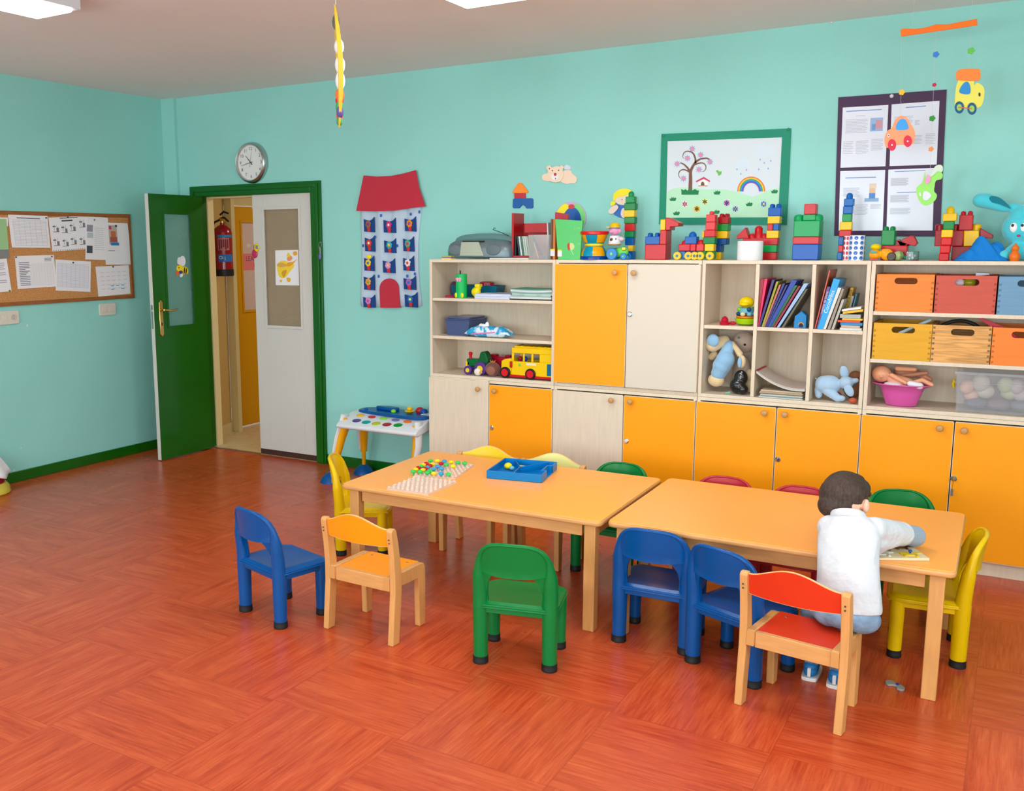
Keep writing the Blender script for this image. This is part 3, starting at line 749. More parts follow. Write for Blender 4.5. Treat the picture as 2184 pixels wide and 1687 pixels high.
sheet([Z2p(1322, 835), Z2p(1782, 815), Z2p(1805, 1208), Z2p(1362, 1250)], .0125, 'paper_sheet', 'white timetable with small blue entries, bottom right of the cork board', draw=sched, pins=((.5, .03, PINB),))
sheet([Z2p(-260, 150), Z2p(108, 155), Z2p(110, 275), Z2p(-240, 280)], .0125, 'paper_sheet', 'white sheet tucked behind the green leaflet on the cork board, only its corner showing')
def leaf_(rect, U, b): rect(0, .78, 1, 1, flat((130, 134, 134))); rect(.1, .0, .3, .36, flat((200, 220, 196)))
sheet([Z2p(-230, 165), Z2p(85, 175), Z2p(128, 715), Z2p(-200, 730)], .0145, 'leaflet', 'green leaflet with a grey foot, on the cork board at the left picture edge', mats=flat((156, 200, 146)), draw=leaf_)
sheet([Z2p(-330, 760), Z2p(90, 722), Z2p(160, 1175), Z2p(-300, 1215)], .0125, 'paper_sheet', 'white sheet with a green pin, bottom left of the cork board', draw=text_draw([(.1, .1, .9, .8, 12)]), pins=((.93, .98, PING),))
# sockets
def wallbox(px0, px1, py0, py1, name, label, cat, kind):
    a = onx(px0, py0, .0); c = onx(px1, py1, 0.0); t = thing(name, label, cat, (0, (a.y+c.y)/2, c.z))
    y0, y1, z0, z1 = a.y, c.y, min(a.z, c.z)+.004, max(a.z, c.z)-.004
    b = MB(); b.prism(rrect(y0, z0, y1, z1, .012, 4), .0005, .011, 'x'); PL = plas((226, 222, 208), .4); build('cover_plate', b, PL, t, world=True, bevel=.002)
    ym = (y0+y1)/2; zm = (z0+z1)/2
    if kind == 'switch':
        for s in (-1, 1): b = MB(); b.box((.011, ym+s*.034-.02, zm-.02), (.0135, ym+s*.034+.02, zm+.02)); build('rocker', b, PL, t, world=True, bevel=.002)
    else:
        b = MB(); b.box((.011, ym-.055, zm-.02), (.0135, ym-.015, zm+.02)); build('rocker', b, PL, t, world=True, bevel=.002)
        b = MB(); b.lathe([(.021, 0), (.021, .003), (.017, .003), (.016, .0005), (.001, .0005)], 24, None, Matrix.Translation((.0111, ym+.036, zm)) @ Matrix.Rotation(PI/2, 4, 'Y'), ); s_ = build('socket', b, plas((206, 202, 190), .4), t, world=True)
        b = MB()
        for s in (-1, 1): b.tube([(.0118, ym+.036, zm+s*.009), (.0125, ym+.036, zm+s*.009)], .0022, 8)
        build('contact_hole', b, BLACK, s_, world=True)
wallbox(210, 246, 647, 672, 'light_switch', 'double white light switch on the left wall under the cork board corner', 'light switch', 'switch')
wallbox(-6, 40, 663, 691, 'wall_socket', 'white wall socket with a switch, at the left edge under the cork board', 'socket', 'socket')
# chips in the paint
CH = flat((222, 224, 214), .8); 
b = MB()
for px, py, r in ((58, 694, .010), (18, 697, .004), (238, 690, .003), (45, 955, .006), (30, 1003, .009), (136, 700, .003)):
    p = onx(px, py, 0); b.prism(ell(p.y, p.z, r*.6, r, 8), .0, .0007, 'x')
struct('trim_6', b, CH)

# ------------------------------------------------------------------ clock
p = ony(536, 347, -.02); R_ = .152
t = thing('wall_clock', 'round steel wall clock with a white dial above the door', 'clock', (p.x, 0, p.z)); 
def yrot(x, y, z): return Matrix.Translation((x, y, z)) @ Matrix.Rotation(PI/2, 4, 'X')
b = MB(); b.lathe([(R_, 0), (R_*1.0, .012), (R_*.97, .034), (R_*.90, .045), (R_*.86, .043), (R_*.84, .030), (R_*.84, .02)], 64, None, yrot(p.x, -.001, p.z)); build('case', b, METAL, t, world=True, angle=50)
b = MB(); b.lathe([(R_*.845, .0), (R_*.845, .024)], 48, None, yrot(p.x, -.001, p.z)); dial = build('dial', b, flat((226, 228, 226)), t, world=True)
DK = flat((40, 42, 46)); b = MB()
for h in range(1, 13):
    a = math.radians(90-30*h); x = p.x+R_*.67*math.cos(a); z = p.z+R_*.67*math.sin(a)
    b.text(str(h), .034, Matrix.Translation((x, -.0258, z)) @ Matrix.Rotation(PI/2, 4, 'X'))
build('numeral_ring', b, DK, dial, world=True, smooth=False)
def hand(a, L, w, y, nm, tail=.02, ma=DK):
    a = math.radians(90-a); dx, dz = math.cos(a), math.sin(a); b = MB()
    q = [(p.x-dx*tail-dz*w, p.z-dz*tail+dx*w), (p.x+dx*L-dz*w*.4, p.z+dz*L+dx*w*.4), (p.x+dx*L+dz*w*.4, p.z+dz*L-dx*w*.4), (p.x-dx*tail+dz*w, p.z-dz*tail-dx*w)]
    b.prism(q, y, y-.0012, 'y'); build(nm, b, ma, t, world=True)
hand(318, .07, .0032, -.028, 'hour_hand'); hand(258, .095, .0024, -.031, 'minute_hand'); hand(12, .085, .001, -.034, 'second_hand', .035, flat((90, 92, 96)))

# ------------------------------------------------------------------ fabric house with flower pockets
CLO = mat('pale_blue_cotton', (186, 206, 224), .9, bump=(60, .3, .004), sheen=.2); RF = mat('red_felt', (190, 42, 64), .95, bump=(240, .3, .002), sheen=.3); NV = mat('navy_cotton', (16, 66, 132), .9, bump=(200, .3, .002))
def T2(x, y): return (480+x/4.017, 280+y/4.017)
cpt = ony(*T2(1420, 1510), 0); t = thing('fabric_wall_hanging', 'fabric house with red roof and rows of flower pockets hanging on the wall', 'wall hanging', (cpt.x, -.01, cpt.z))
# body with soft vertical folds
b = MB(); L0 = [T2(1155, 660), T2(1165, 860), T2(1178, 1100), T2(1160, 1350), T2(1155, 1500)]; R0 = [T2(1688, 640), T2(1655, 860), T2(1650, 1100), T2(1660, 1350), T2(1692, 1500)]
nu = 36; vs = []
for (a, c) in zip(L0, R0):
    A = ony(*a, -.012); Cc = ony(*c, -.012)
    for i in range(nu+1):
        u = i/nu; q = A.lerp(Cc, u); vs.append((q.x, -.010-.006*math.sin(u*23)-.003*math.sin(u*51+q.z*9), q.z))
fs = [(j*(nu+1)+i, (j+1)*(nu+1)+i, (j+1)*(nu+1)+i+1, j*(nu+1)+i+1) for j in range(4) for i in range(nu)]
b.add(vs, fs); cloth = build('cloth_panel', b, CLO, t, world=True, mods=(('SUBSURF', dict(levels=1, render_levels=1)), ('SOLIDIFY', dict(thickness=.002))))
b = MB(); top = [T2(1185, 378), T2(1300, 388), T2(1420, 382), T2(1530, 360), T2(1632, 332)]; bot = [T2(1715, 645), T2(1600, 655), T2(1450, 680), T2(1300, 685), T2(1122, 682)]
wallpiece(b, top+[T2(1660, 480)]+bot+[T2(1160, 500)], -.020, -.028, RF); build('roof_panel', b, RF, t, world=True, smooth=False, bevel=.002)
b = MB(); arch = [T2(1328, 1512), T2(1322, 1360)]+[T2(1405+83*math.cos(a), 1345-84*math.sin(a)) for a in [PI-PI*k/12 for k in range(13)]]+[T2(1490, 1380), T2(1500, 1512)]
wallpiece(b, arch, -.0195, -.025, RF); build('door_panel', b, RF, t, world=True, smooth=False, bevel=.001)
cols = [(150, 90, 60), (206, 40, 110), (240, 130, 20), (214, 50, 20), (60, 170, 180), (80, 170, 140), (240, 200, 40), (214, 150, 200), (235, 225, 225), (240, 150, 60), (170, 100, 180), (210, 130, 200), (30, 110, 190)]
pos = [(1232, 805, 45, 60), (1408, 812, 52, 60), (1585, 800, 48, 60), (1238, 968, 42, 64), (1412, 985, 50, 58), (1570, 972, 46, 60), (1232, 1138, 42, 60), (1402, 1158, 52, 58), (1570, 1138, 46, 60), (1232, 1300, 45, 62), (1580, 1305, 52, 55), (1232, 1462, 50, 50), (1592, 1450, 54, 60)]
cent = [(110, 60, 150), (230, 220, 230), (90, 90, 190), (235, 230, 230), (240, 200, 60), (214, 40, 60), (40, 110, 190), (250, 200, 150), (220, 60, 40), (110, 180, 60), (30, 110, 190), (180, 80, 160), (240, 230, 90)]
for (x, y, hw, hh), c, cc in zip(pos, cols, cent):
    b = MB(); w_ = 6
    wallpiece(b, [T2(x-hw, y-hh+8), T2(x, y-hh+24), T2(x+hw*.6, y-hh+10), T2(x+hw, y-hh-12), T2(x+hw+4, y+hh), T2(x-hw+4, y+hh-6)], -.017, -.0235, NV); pk = build('pocket', b, NV, t, world=True, smooth=False)
    b = MB(); q = ony(*T2(x-8, y-10), -.03); r = .019
    for k in range(6): a = 2*PI*k/6+.3; b.ball((q.x+r*math.cos(a)*.75, -.028, q.z+r*math.sin(a)*.8), (.0112, .004, .0115), flat(c), 10)
    b.ball((q.x, -.031, q.z), (.010, .004, .010), flat(cc), 10)
    q2 = ony(*T2(x-2, y+36), -.03); b.prism([(q2.x-.014, q2.z+.012), (q2.x+.014, q2.z+.012), (q2.x+.010, q2.z-.014), (q2.x-.010, q2.z-.014)], -.0245, -.029, 'y', flat((205, 30, 40)))
    for s in (-1, 1): b.ball((q.x+s*.010, -.027, q.z-.018), (.006, .002, .010), flat((90, 140, 40)), 8, rot=(0, s*.6, 0))
    build('flower', b, None, pk, world=True, smooth=True)
for x, y, n in ((1335, 722, 1), (1590, 710, 1), (1664, 690, 1), (1285, 905, 1), (1475, 980, 1), (1182, 980, 1), (1315, 1242, 1), (1560, 1240, 1), (1625, 1222, 1), (1300, 1502, 0)):
    if not n: continue
    b = MB(); q = ony(*T2(x, y), -.02); 
    for k in range(4): a = PI/4+k*PI/2; b.ball((q.x+.005*math.cos(a), -.0195, q.z+.006*math.sin(a)), (.005, .0025, .006), None, 8)
    build('felt_flower', b, flat((30, 100, 190)), t, world=True)
b = MB(); q = ony(*T2(1232, 1075), -.03); b.ball((q.x, -.03, q.z), (.021, .006, .015), None, 14); build('yellow_badge', b, flat((250, 226, 0)), t, world=True, label='yellow felt disc')

# ------------------------------------------------------------------ cut-outs glued to the wall
def T3(x, y): return (900+x/4.368, 330+y/4.368)
SKIN_ = flat((236, 214, 196)); OUT = flat((120, 84, 76))
def sm(pts): return smoothloop(pts, 4)
t = thing('wooden_cutout', 'painted block tower cut-out on the wall: orange roof, red block, blue arch', 'wall decoration', tuple(ony(*T3(935, 500), -.005)), 0, 'painted wooden cut-outs on the back wall')
b = MB(); wallpiece(b, sm([T3(845, 340), T3(852, 358), T3(975, 355), T3(980, 335), T3(930, 270), T3(910, 262), T3(890, 272)]), -.0005, -.012, None); build('roof_block', b, flat((255, 140, 20), .4), t, world=True, bevel=.002)
b = MB(); wallpiece(b, [T3(857, 360), T3(960, 360), T3(963, 402), T3(860, 404)], -.0005, -.011, None); build('red_block', b, flat((196, 24, 44), .4), t, world=True, bevel=.002)
b = MB(); wallpiece(b, [T3(846, 415), T3(858, 406), T3(1020, 405), T3(1032, 414), T3(1032, 490), T3(1022, 500), T3(972, 500), T3(960, 480), T3(937, 464), T3(918, 482), T3(906, 498), T3(850, 498), T3(843, 488)], -.0005, -.012, None); build('arch_block', b, flat((0, 86, 164), .4), t, world=True, bevel=.002)
t = thing('wooden_cutout', 'painted lying teddy bear cut-out on the wall above the shelf', 'wall decoration', tuple(ony(*T3(1280, 270), -.005)), 0, 'painted wooden cut-outs on the back wall')
BE = flat((240, 214, 190), .5)
b = MB(); wallpiece(b, sm([T3(1300, 190), T3(1325, 150), T3(1380, 145), T3(1405, 180), T3(1442, 215), T3(1430, 262), T3(1385, 265), T3(1350, 272), T3(1300, 255), T3(1270, 225)]), -.0005, -.008, BE)
wallpiece(b, sm([T3(1190, 175), T3(1130, 185), T3(1117, 215), T3(1140, 240), T3(1210, 240)]), -.0005, -.008, BE); build('body', b, BE, t, world=True)
b = MB(); wallpiece(b, sm([T3(1165, 110), T3(1190, 98), T3(1210, 118), T3(1255, 105), T3(1282, 110), T3(1300, 97), T3(1322, 115), T3(1310, 140), T3(1320, 185), T3(1295, 240), T3(1240, 258), T3(1190, 240), T3(1170, 200), T3(1172, 150), T3(1158, 130)]), -.0082, -.013, BE); hd = build('head', b, BE, t, world=True)
b = MB(); wallpiece(b, [T3(1240+36*math.cos(a), 205+32*math.sin(a)) for a in [k*PI/9 for k in range(18)]], -.013, -.0145, None); build('muzzle', b, flat((238, 236, 236)), hd, world=True)
b = MB(); wallpiece(b, [T3(1240+13*math.cos(a), 183+14*math.sin(a)) for a in [k*PI/6 for k in range(12)]], -.0146, -.017, None); build('nose', b, flat((190, 30, 40), .3), hd, world=True)
for ex, ey in ((1213, 148), (1272, 145), (1186, 130), (1243, 222)): b = MB(); wallpiece(b, [T3(ex+5*math.cos(a), ey+6*math.sin(a)) for a in [k*PI/4 for k in range(8)]], -.0131, -.0155, None); build('eye' if ey in (148, 145) else 'mark', b, flat((60, 50, 50)), hd, world=True)
b = MB(); wallpiece(b, sm([T3(1325, 110), T3(1350, 95), T3(1382, 112), T3(1380, 135), T3(1330, 135)]), -.0005, -.006, None); build('tail', b, flat((214, 220, 232)), t, world=True)
t = thing('wooden_cutout', 'painted beach ball cut-out on the wall behind the green book', 'wall decoration', tuple(ony(1217, 480, -.005)), 0, 'painted wooden cut-outs on the back wall')
bx, bz = xz(1217, 466, -.005); br = .104
cB = [(flat((244, 226, 0), .4), 95, 175), (flat((206, 150, 190), .4), 60, 120), (flat((120, 214, 120), .4), -60, 62)]
b = MB(); b.prism(ell(bx, bz, br, br, 40), -.0005, -.009, 'y'); build('ball_disc', b, flat((206, 170, 205), .4), t, world=True)
b = MB(); b.prism([(bx, bz+.07)]+ell(bx, bz, br*.96, br*.96, 14, 0, 110, 190), -.0092, -.0115, 'y'); build('yellow_segment', b, flat((246, 228, 0), .4), t, world=True)
b = MB(); b.prism([(bx, bz+.07)]+ell(bx, bz, br*.96, br*.96, 14, 0, -30, 66)[::1], -.0092, -.0115, 'y'); build('green_segment', b, flat((120, 216, 120), .4), t, world=True)
b = MB(); b.prism(ell(bx+.012, bz-.02, .062, .088, 30), -.0117, -.0135, 'y'); build('blue_segment', b, flat((0, 84, 170), .4), t, world=True)
b = MB(); b.prism(ell(bx+.008, bz+.072, .02, .015, 16), -.0137, -.016, 'y'); build('red_cap', b, flat((216, 40, 60), .4), t, world=True)
def T5(x, y): return (1220+x/9.925, 390+y/9.925)
t = thing('wooden_cutout', 'painted girl cut-out, yellow hair and blue dress, behind the tallest block tower', 'wall decoration', tuple(ony(*T5(1000, 740), -.005)), 0, 'painted wooden cut-outs on the back wall')
b = MB(); wallpiece(b, sm([T5(930, 420), T5(1000, 460), T5(1100, 460), T5(1260, 420), T5(1350, 540), T5(1180, 740), T5(1040, 740), T5(880, 655), T5(970, 560)]), -.0005, -.008, None); build('dress', b, flat((0, 100, 190), .4), t, world=True)
b = MB(); wallpiece(b, sm([T5(900, 250), T5(1000, 200), T5(1230, 200), T5(1290, 330), T5(1240, 440), T5(1080, 470), T5(960, 440), T5(900, 360)]), -.0082, -.012, None); hd = build('face', b, flat((238, 216, 200), .5), t, world=True)
b = MB(); wallpiece(b, sm([T5(870, 360), T5(880, 240), T5(980, 150), T5(1090, 120), T5(1220, 140), T5(1300, 240), T5(1290, 330), T5(1240, 230), T5(1130, 270), T5(960, 310), T5(900, 380)]), -.0122, -.015, None); build('hair', b, flat((244, 226, 10), .45), hd, world=True)
for pp, nm, cc in (([T5(815, 440), T5(850, 390), T5(920, 400), T5(900, 460), T5(830, 485)], 'hair_bunch', (244, 230, 20)), ([T5(1320, 300), T5(1370, 300), T5(1370, 390), T5(1320, 395)], 'hair_bunch', (240, 226, 20)), ([T5(775, 590), T5(860, 490), T5(950, 470), T5(975, 540), T5(860, 655), T5(790, 640)], 'arm', (238, 216, 200)), ([T5(1030, 640), T5(1060, 550), T5(1120, 540), T5(1170, 680), T5(1100, 745), T5(1045, 710)], 'leg', (238, 216, 200)), ([T5(1330, 400), T5(1380, 410), T5(1375, 500), T5(1330, 520)], 'arm', (236, 214, 200))):
    b = MB(); wallpiece(b, sm(pp), -.0125 if nm != 'leg' else -.0085, -.0155 if nm != 'leg' else -.012, None); build(nm, b, flat(cc, .5), t, world=True)
b = MB(); wallpiece(b, [T5(1055+9*math.cos(a), 352+12*math.sin(a)) for a in [k*PI/4 for k in range(8)]], -.0121, -.0135, None); build('eye', b, flat((70, 60, 60)), hd, world=True)
# ------------------------------------------------------------------ by the door: extinguisher, stickers, drawing, keys
q = Vector((.222, .378, 0)); EXR = mat('extinguisher_red', (150, 8, 30), .25, coat=.4)
t = thing('fire_extinguisher', 'dark red fire extinguisher with black hose in the corridor behind the open door', 'fire extinguisher', (q.x, q.y, 1.385))
def at(z): return Matrix.Translation((q.x, q.y, z))
b = MB(); b.lathe([(.072, 1.425), (.077, 1.43), (.077, 1.74), (.068, 1.775), (.04, 1.80), (.02, 1.81), (.02, 1.825)], 32, None, Matrix.Translation((q.x, q.y, 0))); cyl = build('cylinder', b, EXR, t, world=True)
b = MB(); b.lathe([(.074, 1.385), (.08, 1.39), (.08, 1.44), (.077, 1.442)], 32, None, Matrix.Translation((q.x, q.y, 0))); build('base_ring', b, BLACK, t, world=True)
def lab(z0, z1, c, a0=-80, a1=20):
    b = MB(); n = 12; vs = []
    for i in range(n+1):
        a = math.radians(a0+(a1-a0)*i/n)
        for z in (z0, z1): vs.append((q.x+.0776*math.cos(a), q.y+.0776*math.sin(a), z))
    b.add(vs, [(2*i, 2*i+2, 2*i+3, 2*i+1) for i in range(n)]); return build('label_band', b, flat(c), cyl, world=True)
lab(1.705, 1.725, (40, 130, 190)); l2 = lab(1.60, 1.70, (190, 120, 120), -80, -6); lab(1.505, 1.565, (30, 110, 190))
b = MB()
for k, ch in enumerate('Oij'):
    a = math.radians(-64+k*13); M_ = Matrix.Translation((q.x+.0782*math.cos(a), q.y+.0782*math.sin(a), 1.538)) @ Matrix.Rotation(a+PI/2, 4, 'Z') @ Matrix.Rotation(PI/2, 4, 'X')
    b.text(ch, .04, M_)
build('label_text', b, flat((235, 235, 235)), cyl, world=True, smooth=False)
b = MB()
for k in range(5): a = math.radians(-70+k*13); M_ = Matrix.Translation((q.x+.0782*math.cos(a), q.y+.0782*math.sin(a), 1.65)) @ Matrix.Rotation(a+PI/2, 4, 'Z'); b.box((-.006, -.0005, -.045+.01*(k % 3)), (.006, .0005, .04), None, M_)
build('label_print', b, flat((120, 20, 40)), cyl, world=True, smooth=False)
b = MB(); b.tube([(q.x, q.y, 1.825), (q.x, q.y, 1.86)], .016, 12); b.box((q.x-.02, q.y-.014, 1.84), (q.x+.02, q.y+.014, 1.865)); build('valve', b, BRASS, t, world=True)
for dz, nm in ((.03, 'carry_handle'), (.0, 'squeeze_lever')):
    b = MB(); b.tube([(q.x-.02, q.y, 1.862+dz), (q.x+.03, q.y-.01, 1.868+dz*1.6), (q.x+.085, q.y-.015, (1.90 if dz else 1.835))], [.008, .009, .007], 10); build(nm, b, BLACK, t, world=True)
b = MB(); b.tube([(q.x-.02, q.y-.01, 1.85), (q.x-.06, q.y-.03, 1.83), (q.x-.092, q.y-.045, 1.77), (q.x-.096, q.y-.05, 1.68), (q.x-.088, q.y-.055, 1.58), (q.x-.070, q.y-.06, 1.50)], .009, 12); b.tube([(q.x-.070, q.y-.06, 1.50), (q.x-.062, q.y-.062, 1.44)], [.010, .016], 12); build('hose', b, BLACK, t, world=True)
b = MB(); b.tube([(q.x-.086, q.y-.055, 1.498), (q.x-.058, q.y-.065, 1.498)], .010, 10); build('hose_clip', b, BRASS, t, world=True)
# red sign above it
b = MB(); wallstrip(b, (P0[0]-.02+.004, P0[1]+.05), (P0[0]-.16, P0[1]+.32), .003, 2.0, 2.16)
b = MB(); L_ = .16; c0 = Vector((P0[0]-.075, P0[1]+.14, 0)); dirv = Vector((P1[0]-P0[0], P1[1]-P0[1], 0)).normalized(); nv = Vector((dirv.y, -dirv.x, 0))*-1
nv = Vector((-dirv.y, dirv.x, 0)); nv = nv if nv.x > 0 else -nv
c1 = c0+dirv*L_
b.prism([(c0.x+nv.x*.004, c0.y+nv.y*.004), (c1.x+nv.x*.004, c1.y+nv.y*.004), (c1.x+nv.x*.008, c1.y+nv.y*.008), (c0.x+nv.x*.008, c0.y+nv.y*.008)], 1.995, 2.17, 'z')
tag(build('safety_sign', b, flat((170, 20, 30)), world=True), 'red safety sign above the fire extinguisher, just under the door frame', 'sign')

# LEARN ENGLISH sign and fruit stickers on the corridor door pane (the plane x = -.0175)
def CX(px, py): p = onx(px, py, -.016); return (p.y, p.z)
t = thing('door_sign', 'pink paper sign reading LEARN ENGLISH on the pane of the yellow corridor door', 'sign', (-.016, 1.05, 1.43))
b = MB(); ya = CX(507, 560)[0]; zt_ = CX(530, 541)[1]; zb2 = CX(530, 576)[1]
b.box((-.0178, ya, zb2), (-.0165, 1.37, zt_)); sg = build('sign_paper', b, flat((244, 134, 140)), t, world=True, smooth=False)
b = MB(); Mx = lambda y, z: Matrix.Translation((-.0162, y, z)) @ Matrix.Rotation(PI/2, 4, 'Z') @ Matrix.Rotation(PI/2, 4, 'X')
hh = zt_-zb2; b.text('LEARN', hh*.42, Mx(ya+.20, zt_-hh*.32)); b.text('ENGLISH', hh*.42, Mx(ya+.33, zt_-hh*.70)); build('lettering', b, flat((60, 76, 130)), sg, world=True, smooth=False)
for pts, c, nm, lb in (([(508, 575), (512, 566), (517, 572), (514, 580), (510, 583)], (30, 110, 70), 'leaf_sticker', 'small green leaf sticker on the pane of the yellow corridor door'),
              ([(513, 589), (517, 587), (519, 592), (515, 595)], (160, 30, 40), 'cherry_sticker', 'small dark red cherry sticker on the pane of the yellow corridor door'),
              ([(527, 521), (532, 519), (535, 524), (531, 528), (527, 526)], (236, 226, 224), 'flower_sticker', 'small white flower sticker on the pane of the yellow corridor door')):
    b = MB(); b.prism(smoothloop([CX(*p) for p in pts], 3), -.0178, -.0172 if nm != 'leaf_sticker' else -.0155, 'x'); tag(build(nm, b, flat(c), world=True), lb, 'sticker', 'stickers on the corridor door')
# balloon charm hanging on the bolt of the white leaf
p = ony(549, 530, -.004); t = thing('balloon_charm', 'yellow and pink balloon charm hanging at the bolt of the white door', 'charm', (p.x, p.y, p.z-.1))
for (a, b_, c, r) in ((547, 528, (240, 214, 20), .026), (543, 541, (190, 40, 90), .028)):
    m_ = ony(a, b_, .002); k = MB(); k.ball((m_.x, m_.y, m_.z), (r, .006, r*1.25), None, 14); build('balloon', k, flat(c, .35), t, world=True)

# bee sticker and fairy drawing
def bee():
    t = thing('bee_sticker', 'yellow and black bee sticker with white wings on the pane of the green door', 'sticker', Hp+Vector((dv.x*.5, dv.y*.5, 1.45)), ang)
    M_ = Matrix.Translation(Hp) @ Euler((0, 0, ang)).to_matrix().to_4x4()
    cx, cz = LW-.30, 1.46; Y = -LT/2+.0032
    def el(x, z, rx, rz, c, nm, y=0, rot=0):
        b = MB(); b.prism(ell(cx+x, cz+z, rx, rz, 18, rot), Y+y, Y+y+.0008, 'y', None, M_); build(nm, b, flat(c), t, world=True)
    # local +x points to the free (left in view) end
    el(-.022, .062, .030, .040, (228, 230, 236), 'wing'); el(.012, .058, .022, .034, (222, 226, 234), 'wing', .0009)
    el(.012, .006, .034, .028, (240, 212, 20), 'head', .0018); el(-.040, -.012, .036, .030, (240, 206, 20), 'tail_body', .0009, .4)
    for dx in (-.052, -.034): el(dx, -.014+(dx+.04)*.4, .006, .027, (40, 34, 30), 'stripe', .0018, .2)
    el(.004, -.022, .020, .012, (60, 60, 130), 'collar', .0027); el(.038, -.030, .017, .019, (230, 90, 50), 'flower', .0027); el(.000, -.048, .018, .012, (226, 228, 230), 'glove', .0036, -.6)
    el(.026, .034, .010, .004, (150, 40, 60), 'antenna', .0027, .5); el(.020, .012, .004, .006, (60, 40, 40), 'eye', .0027)
bee()
def DD(px, py): return xz(px, py, .0245)
t = thing('fairy_drawing', 'white sheet with a yellow fairy drawing taped on the pane of the white door', 'drawing', (ony(612, 610, .0245).x, .0245, ony(612, 610, .0245).z))
b = MB(); b.prism([DD(587, 534), DD(636, 533), DD(638, 609), DD(588, 608)], .0255, .0245, 'y'); sh = build('sheet', b, PAPER, t, world=True, smooth=False)
for i, (pts, c) in enumerate((([(592, 562), (605, 556), (618, 560), (628, 566), (618, 580), (608, 592), (598, 592), (592, 580)], (246, 214, 60)), ([(590, 565), (600, 560), (614, 566), (598, 570)], (226, 170, 80)), ([(614, 560), (626, 558), (634, 552), (622, 566), (612, 568)], (244, 160, 40)), ([(613, 549), (620, 545), (624, 551), (618, 557), (613, 555)], (236, 150, 110)), ([(615, 538), (620, 547), (612, 547)], (236, 206, 60)), ([(625, 538), (632, 536), (634, 543), (627, 545)], (240, 170, 60)), ([(596, 598), (602, 597), (600, 603)], (240, 190, 60)), ([(612, 592), (620, 594), (618, 602), (613, 600)], (236, 180, 50)), ([(601, 580), (606, 592), (612, 576)], (214, 160, 40)))):
    b = MB(); b.prism(smoothloop([DD(*p) for p in pts], 3), .0244-.0002*i, .0240-.0002*i, 'y'); build('painted_figure', b, flat(c), sh, world=True)
# keys on the frame
p = ony(684, 522, -.03); t = thing('key_ring', 'bunch of keys with a violet tag hanging on the green door frame', 'keys', (p.x, -.035, p.z-.1))
b = MB(); b.tube([(p.x+.012*math.cos(a), -.036, p.z+.018*math.sin(a)) for a in [k*PI/8 for k in range(16)]], .0016, 6, closed=True); build('ring', b, METAL, t, world=True)
b = MB(); b.tube([(p.x-.012, -.036, p.z-.012), (p.x-.004, -.036, p.z-.05), (p.x-.010, -.036, p.z-.06)], .003, 6); b.box((p.x-.004, -.038, p.z-.07), (p.x+.004, -.035, p.z-.02)); build('key', b, METAL, t, world=True)
b = MB(); b.ball((p.x-.006, -.036, p.z-.085), (.012, .005, .024), None, 12); build('key_tag', b, plas((110, 110, 190)), t, world=True)
b = MB(); b.tube([(p.x, -.019, p.z+.018), (p.x, -.04, p.z+.018)], .0025, 6); build('hook', b, METAL, t, world=True)

# ------------------------------------------------------------------ pictures on the wall
def T8(x, y): return (1400+x/7.28, 260+y/7.28)
FY = -.006
def frame_part(t, name, pts, y0, y1, ma, parent=None, **k):
    b = MB(); wallpiece(b, pts, y0, y1, ma); return build(name, b, ma, parent or t, world=True, **k)
t = thing('framed_picture', 'child picture in a green frame: curly tree, bird house and rainbow on green hills', 'picture', (ony(1545, 478, 0).x, -.003, 1.735), 0, 'pictures on the back wall')
GF = mat('green_card', (0, 138, 108), .6)
O = [T8(78, 188), T8(2090, 100), T8(2022, 1600), T8(38, 1590)]; I_ = [T8(170, 300), T8(1950, 238), T8(1890, 1480), T8(145, 1490)]
for k, nm in ((0, 'frame_rail'), (1, 'frame_rail'), (2, 'frame_rail'), (3, 'frame_rail')):
    frame_part(t, nm, [O[k], O[(k+1) % 4], I_[(k+1) % 4], I_[k]], -.001, -.010, GF, smooth=False)
sky = frame_part(t, 'picture_sheet', I_, -.001, -.006, mat('laminated_sky_sheet', (206, 218, 226), .3), smooth=False)
HILL = flat((176, 226, 190), .4)
hills = [T8(*p) for p in [(147, 1100), (240, 1040), (400, 1012), (560, 1020), (700, 1040), (820, 1052), (960, 1040), (1100, 1055), (1250, 1085), (1380, 1130), (1500, 1165), (1620, 1115), (1760, 1050), (1905, 1020), (1890, 1478), (146, 1488)]]
BRN = flat((120, 78, 66)); b = MB()
def pxpath(path, w0, w1, y0, y1, ma):
    n = len(path)-1
    for i, (p, q_) in enumerate(zip(path, path[1:])):
        wa, wb = w0+(w1-w0)*i/n, w0+(w1-w0)*(i+1)/n; d = Vector((q_[0]-p[0], q_[1]-p[1])).normalized(); nx, ny = -d.y, d.x
        wallpiece(b, [T8(p[0]+nx*wa, p[1]+ny*wa), T8(q_[0]+nx*wb, q_[1]+ny*wb), T8(q_[0]-nx*wb, q_[1]-ny*wb), T8(p[0]-nx*wa, p[1]-ny*wa)], y0, y1, ma)
def arcp(cx, cy, r, a0, a1, n=10): return [(cx+r*math.cos(math.radians(a0+(a1-a0)*i/n)), cy+r*math.sin(math.radians(a0+(a1-a0)*i/n))) for i in range(n+1)]
pxpath([(525, 1060), (530, 900), (528, 800), (535, 740)], 30, 22, -.0066, -.0072, BRN)
pxpath([(520, 790), (490, 720), (430, 660), (370, 632)], 18, 8, -.0066, -.0074, BRN)
pxpath([(535, 750), (570, 680), (610, 620), (680, 575), (780, 562), (840, 590), (850, 625)], 22, 6, -.0066, -.0074, BRN)
pxpath([(605, 640), (605, 570), (580, 500), (540, 460)]+arcp(485, 530, 76, 300, 150, 8), 14, 3, -.0066, -.0074, BRN)
pxpath([(500, 770)]+arcp(420, 815, 76, 300, 120, 9), 12, 3, -.0066, -.0073, BRN)
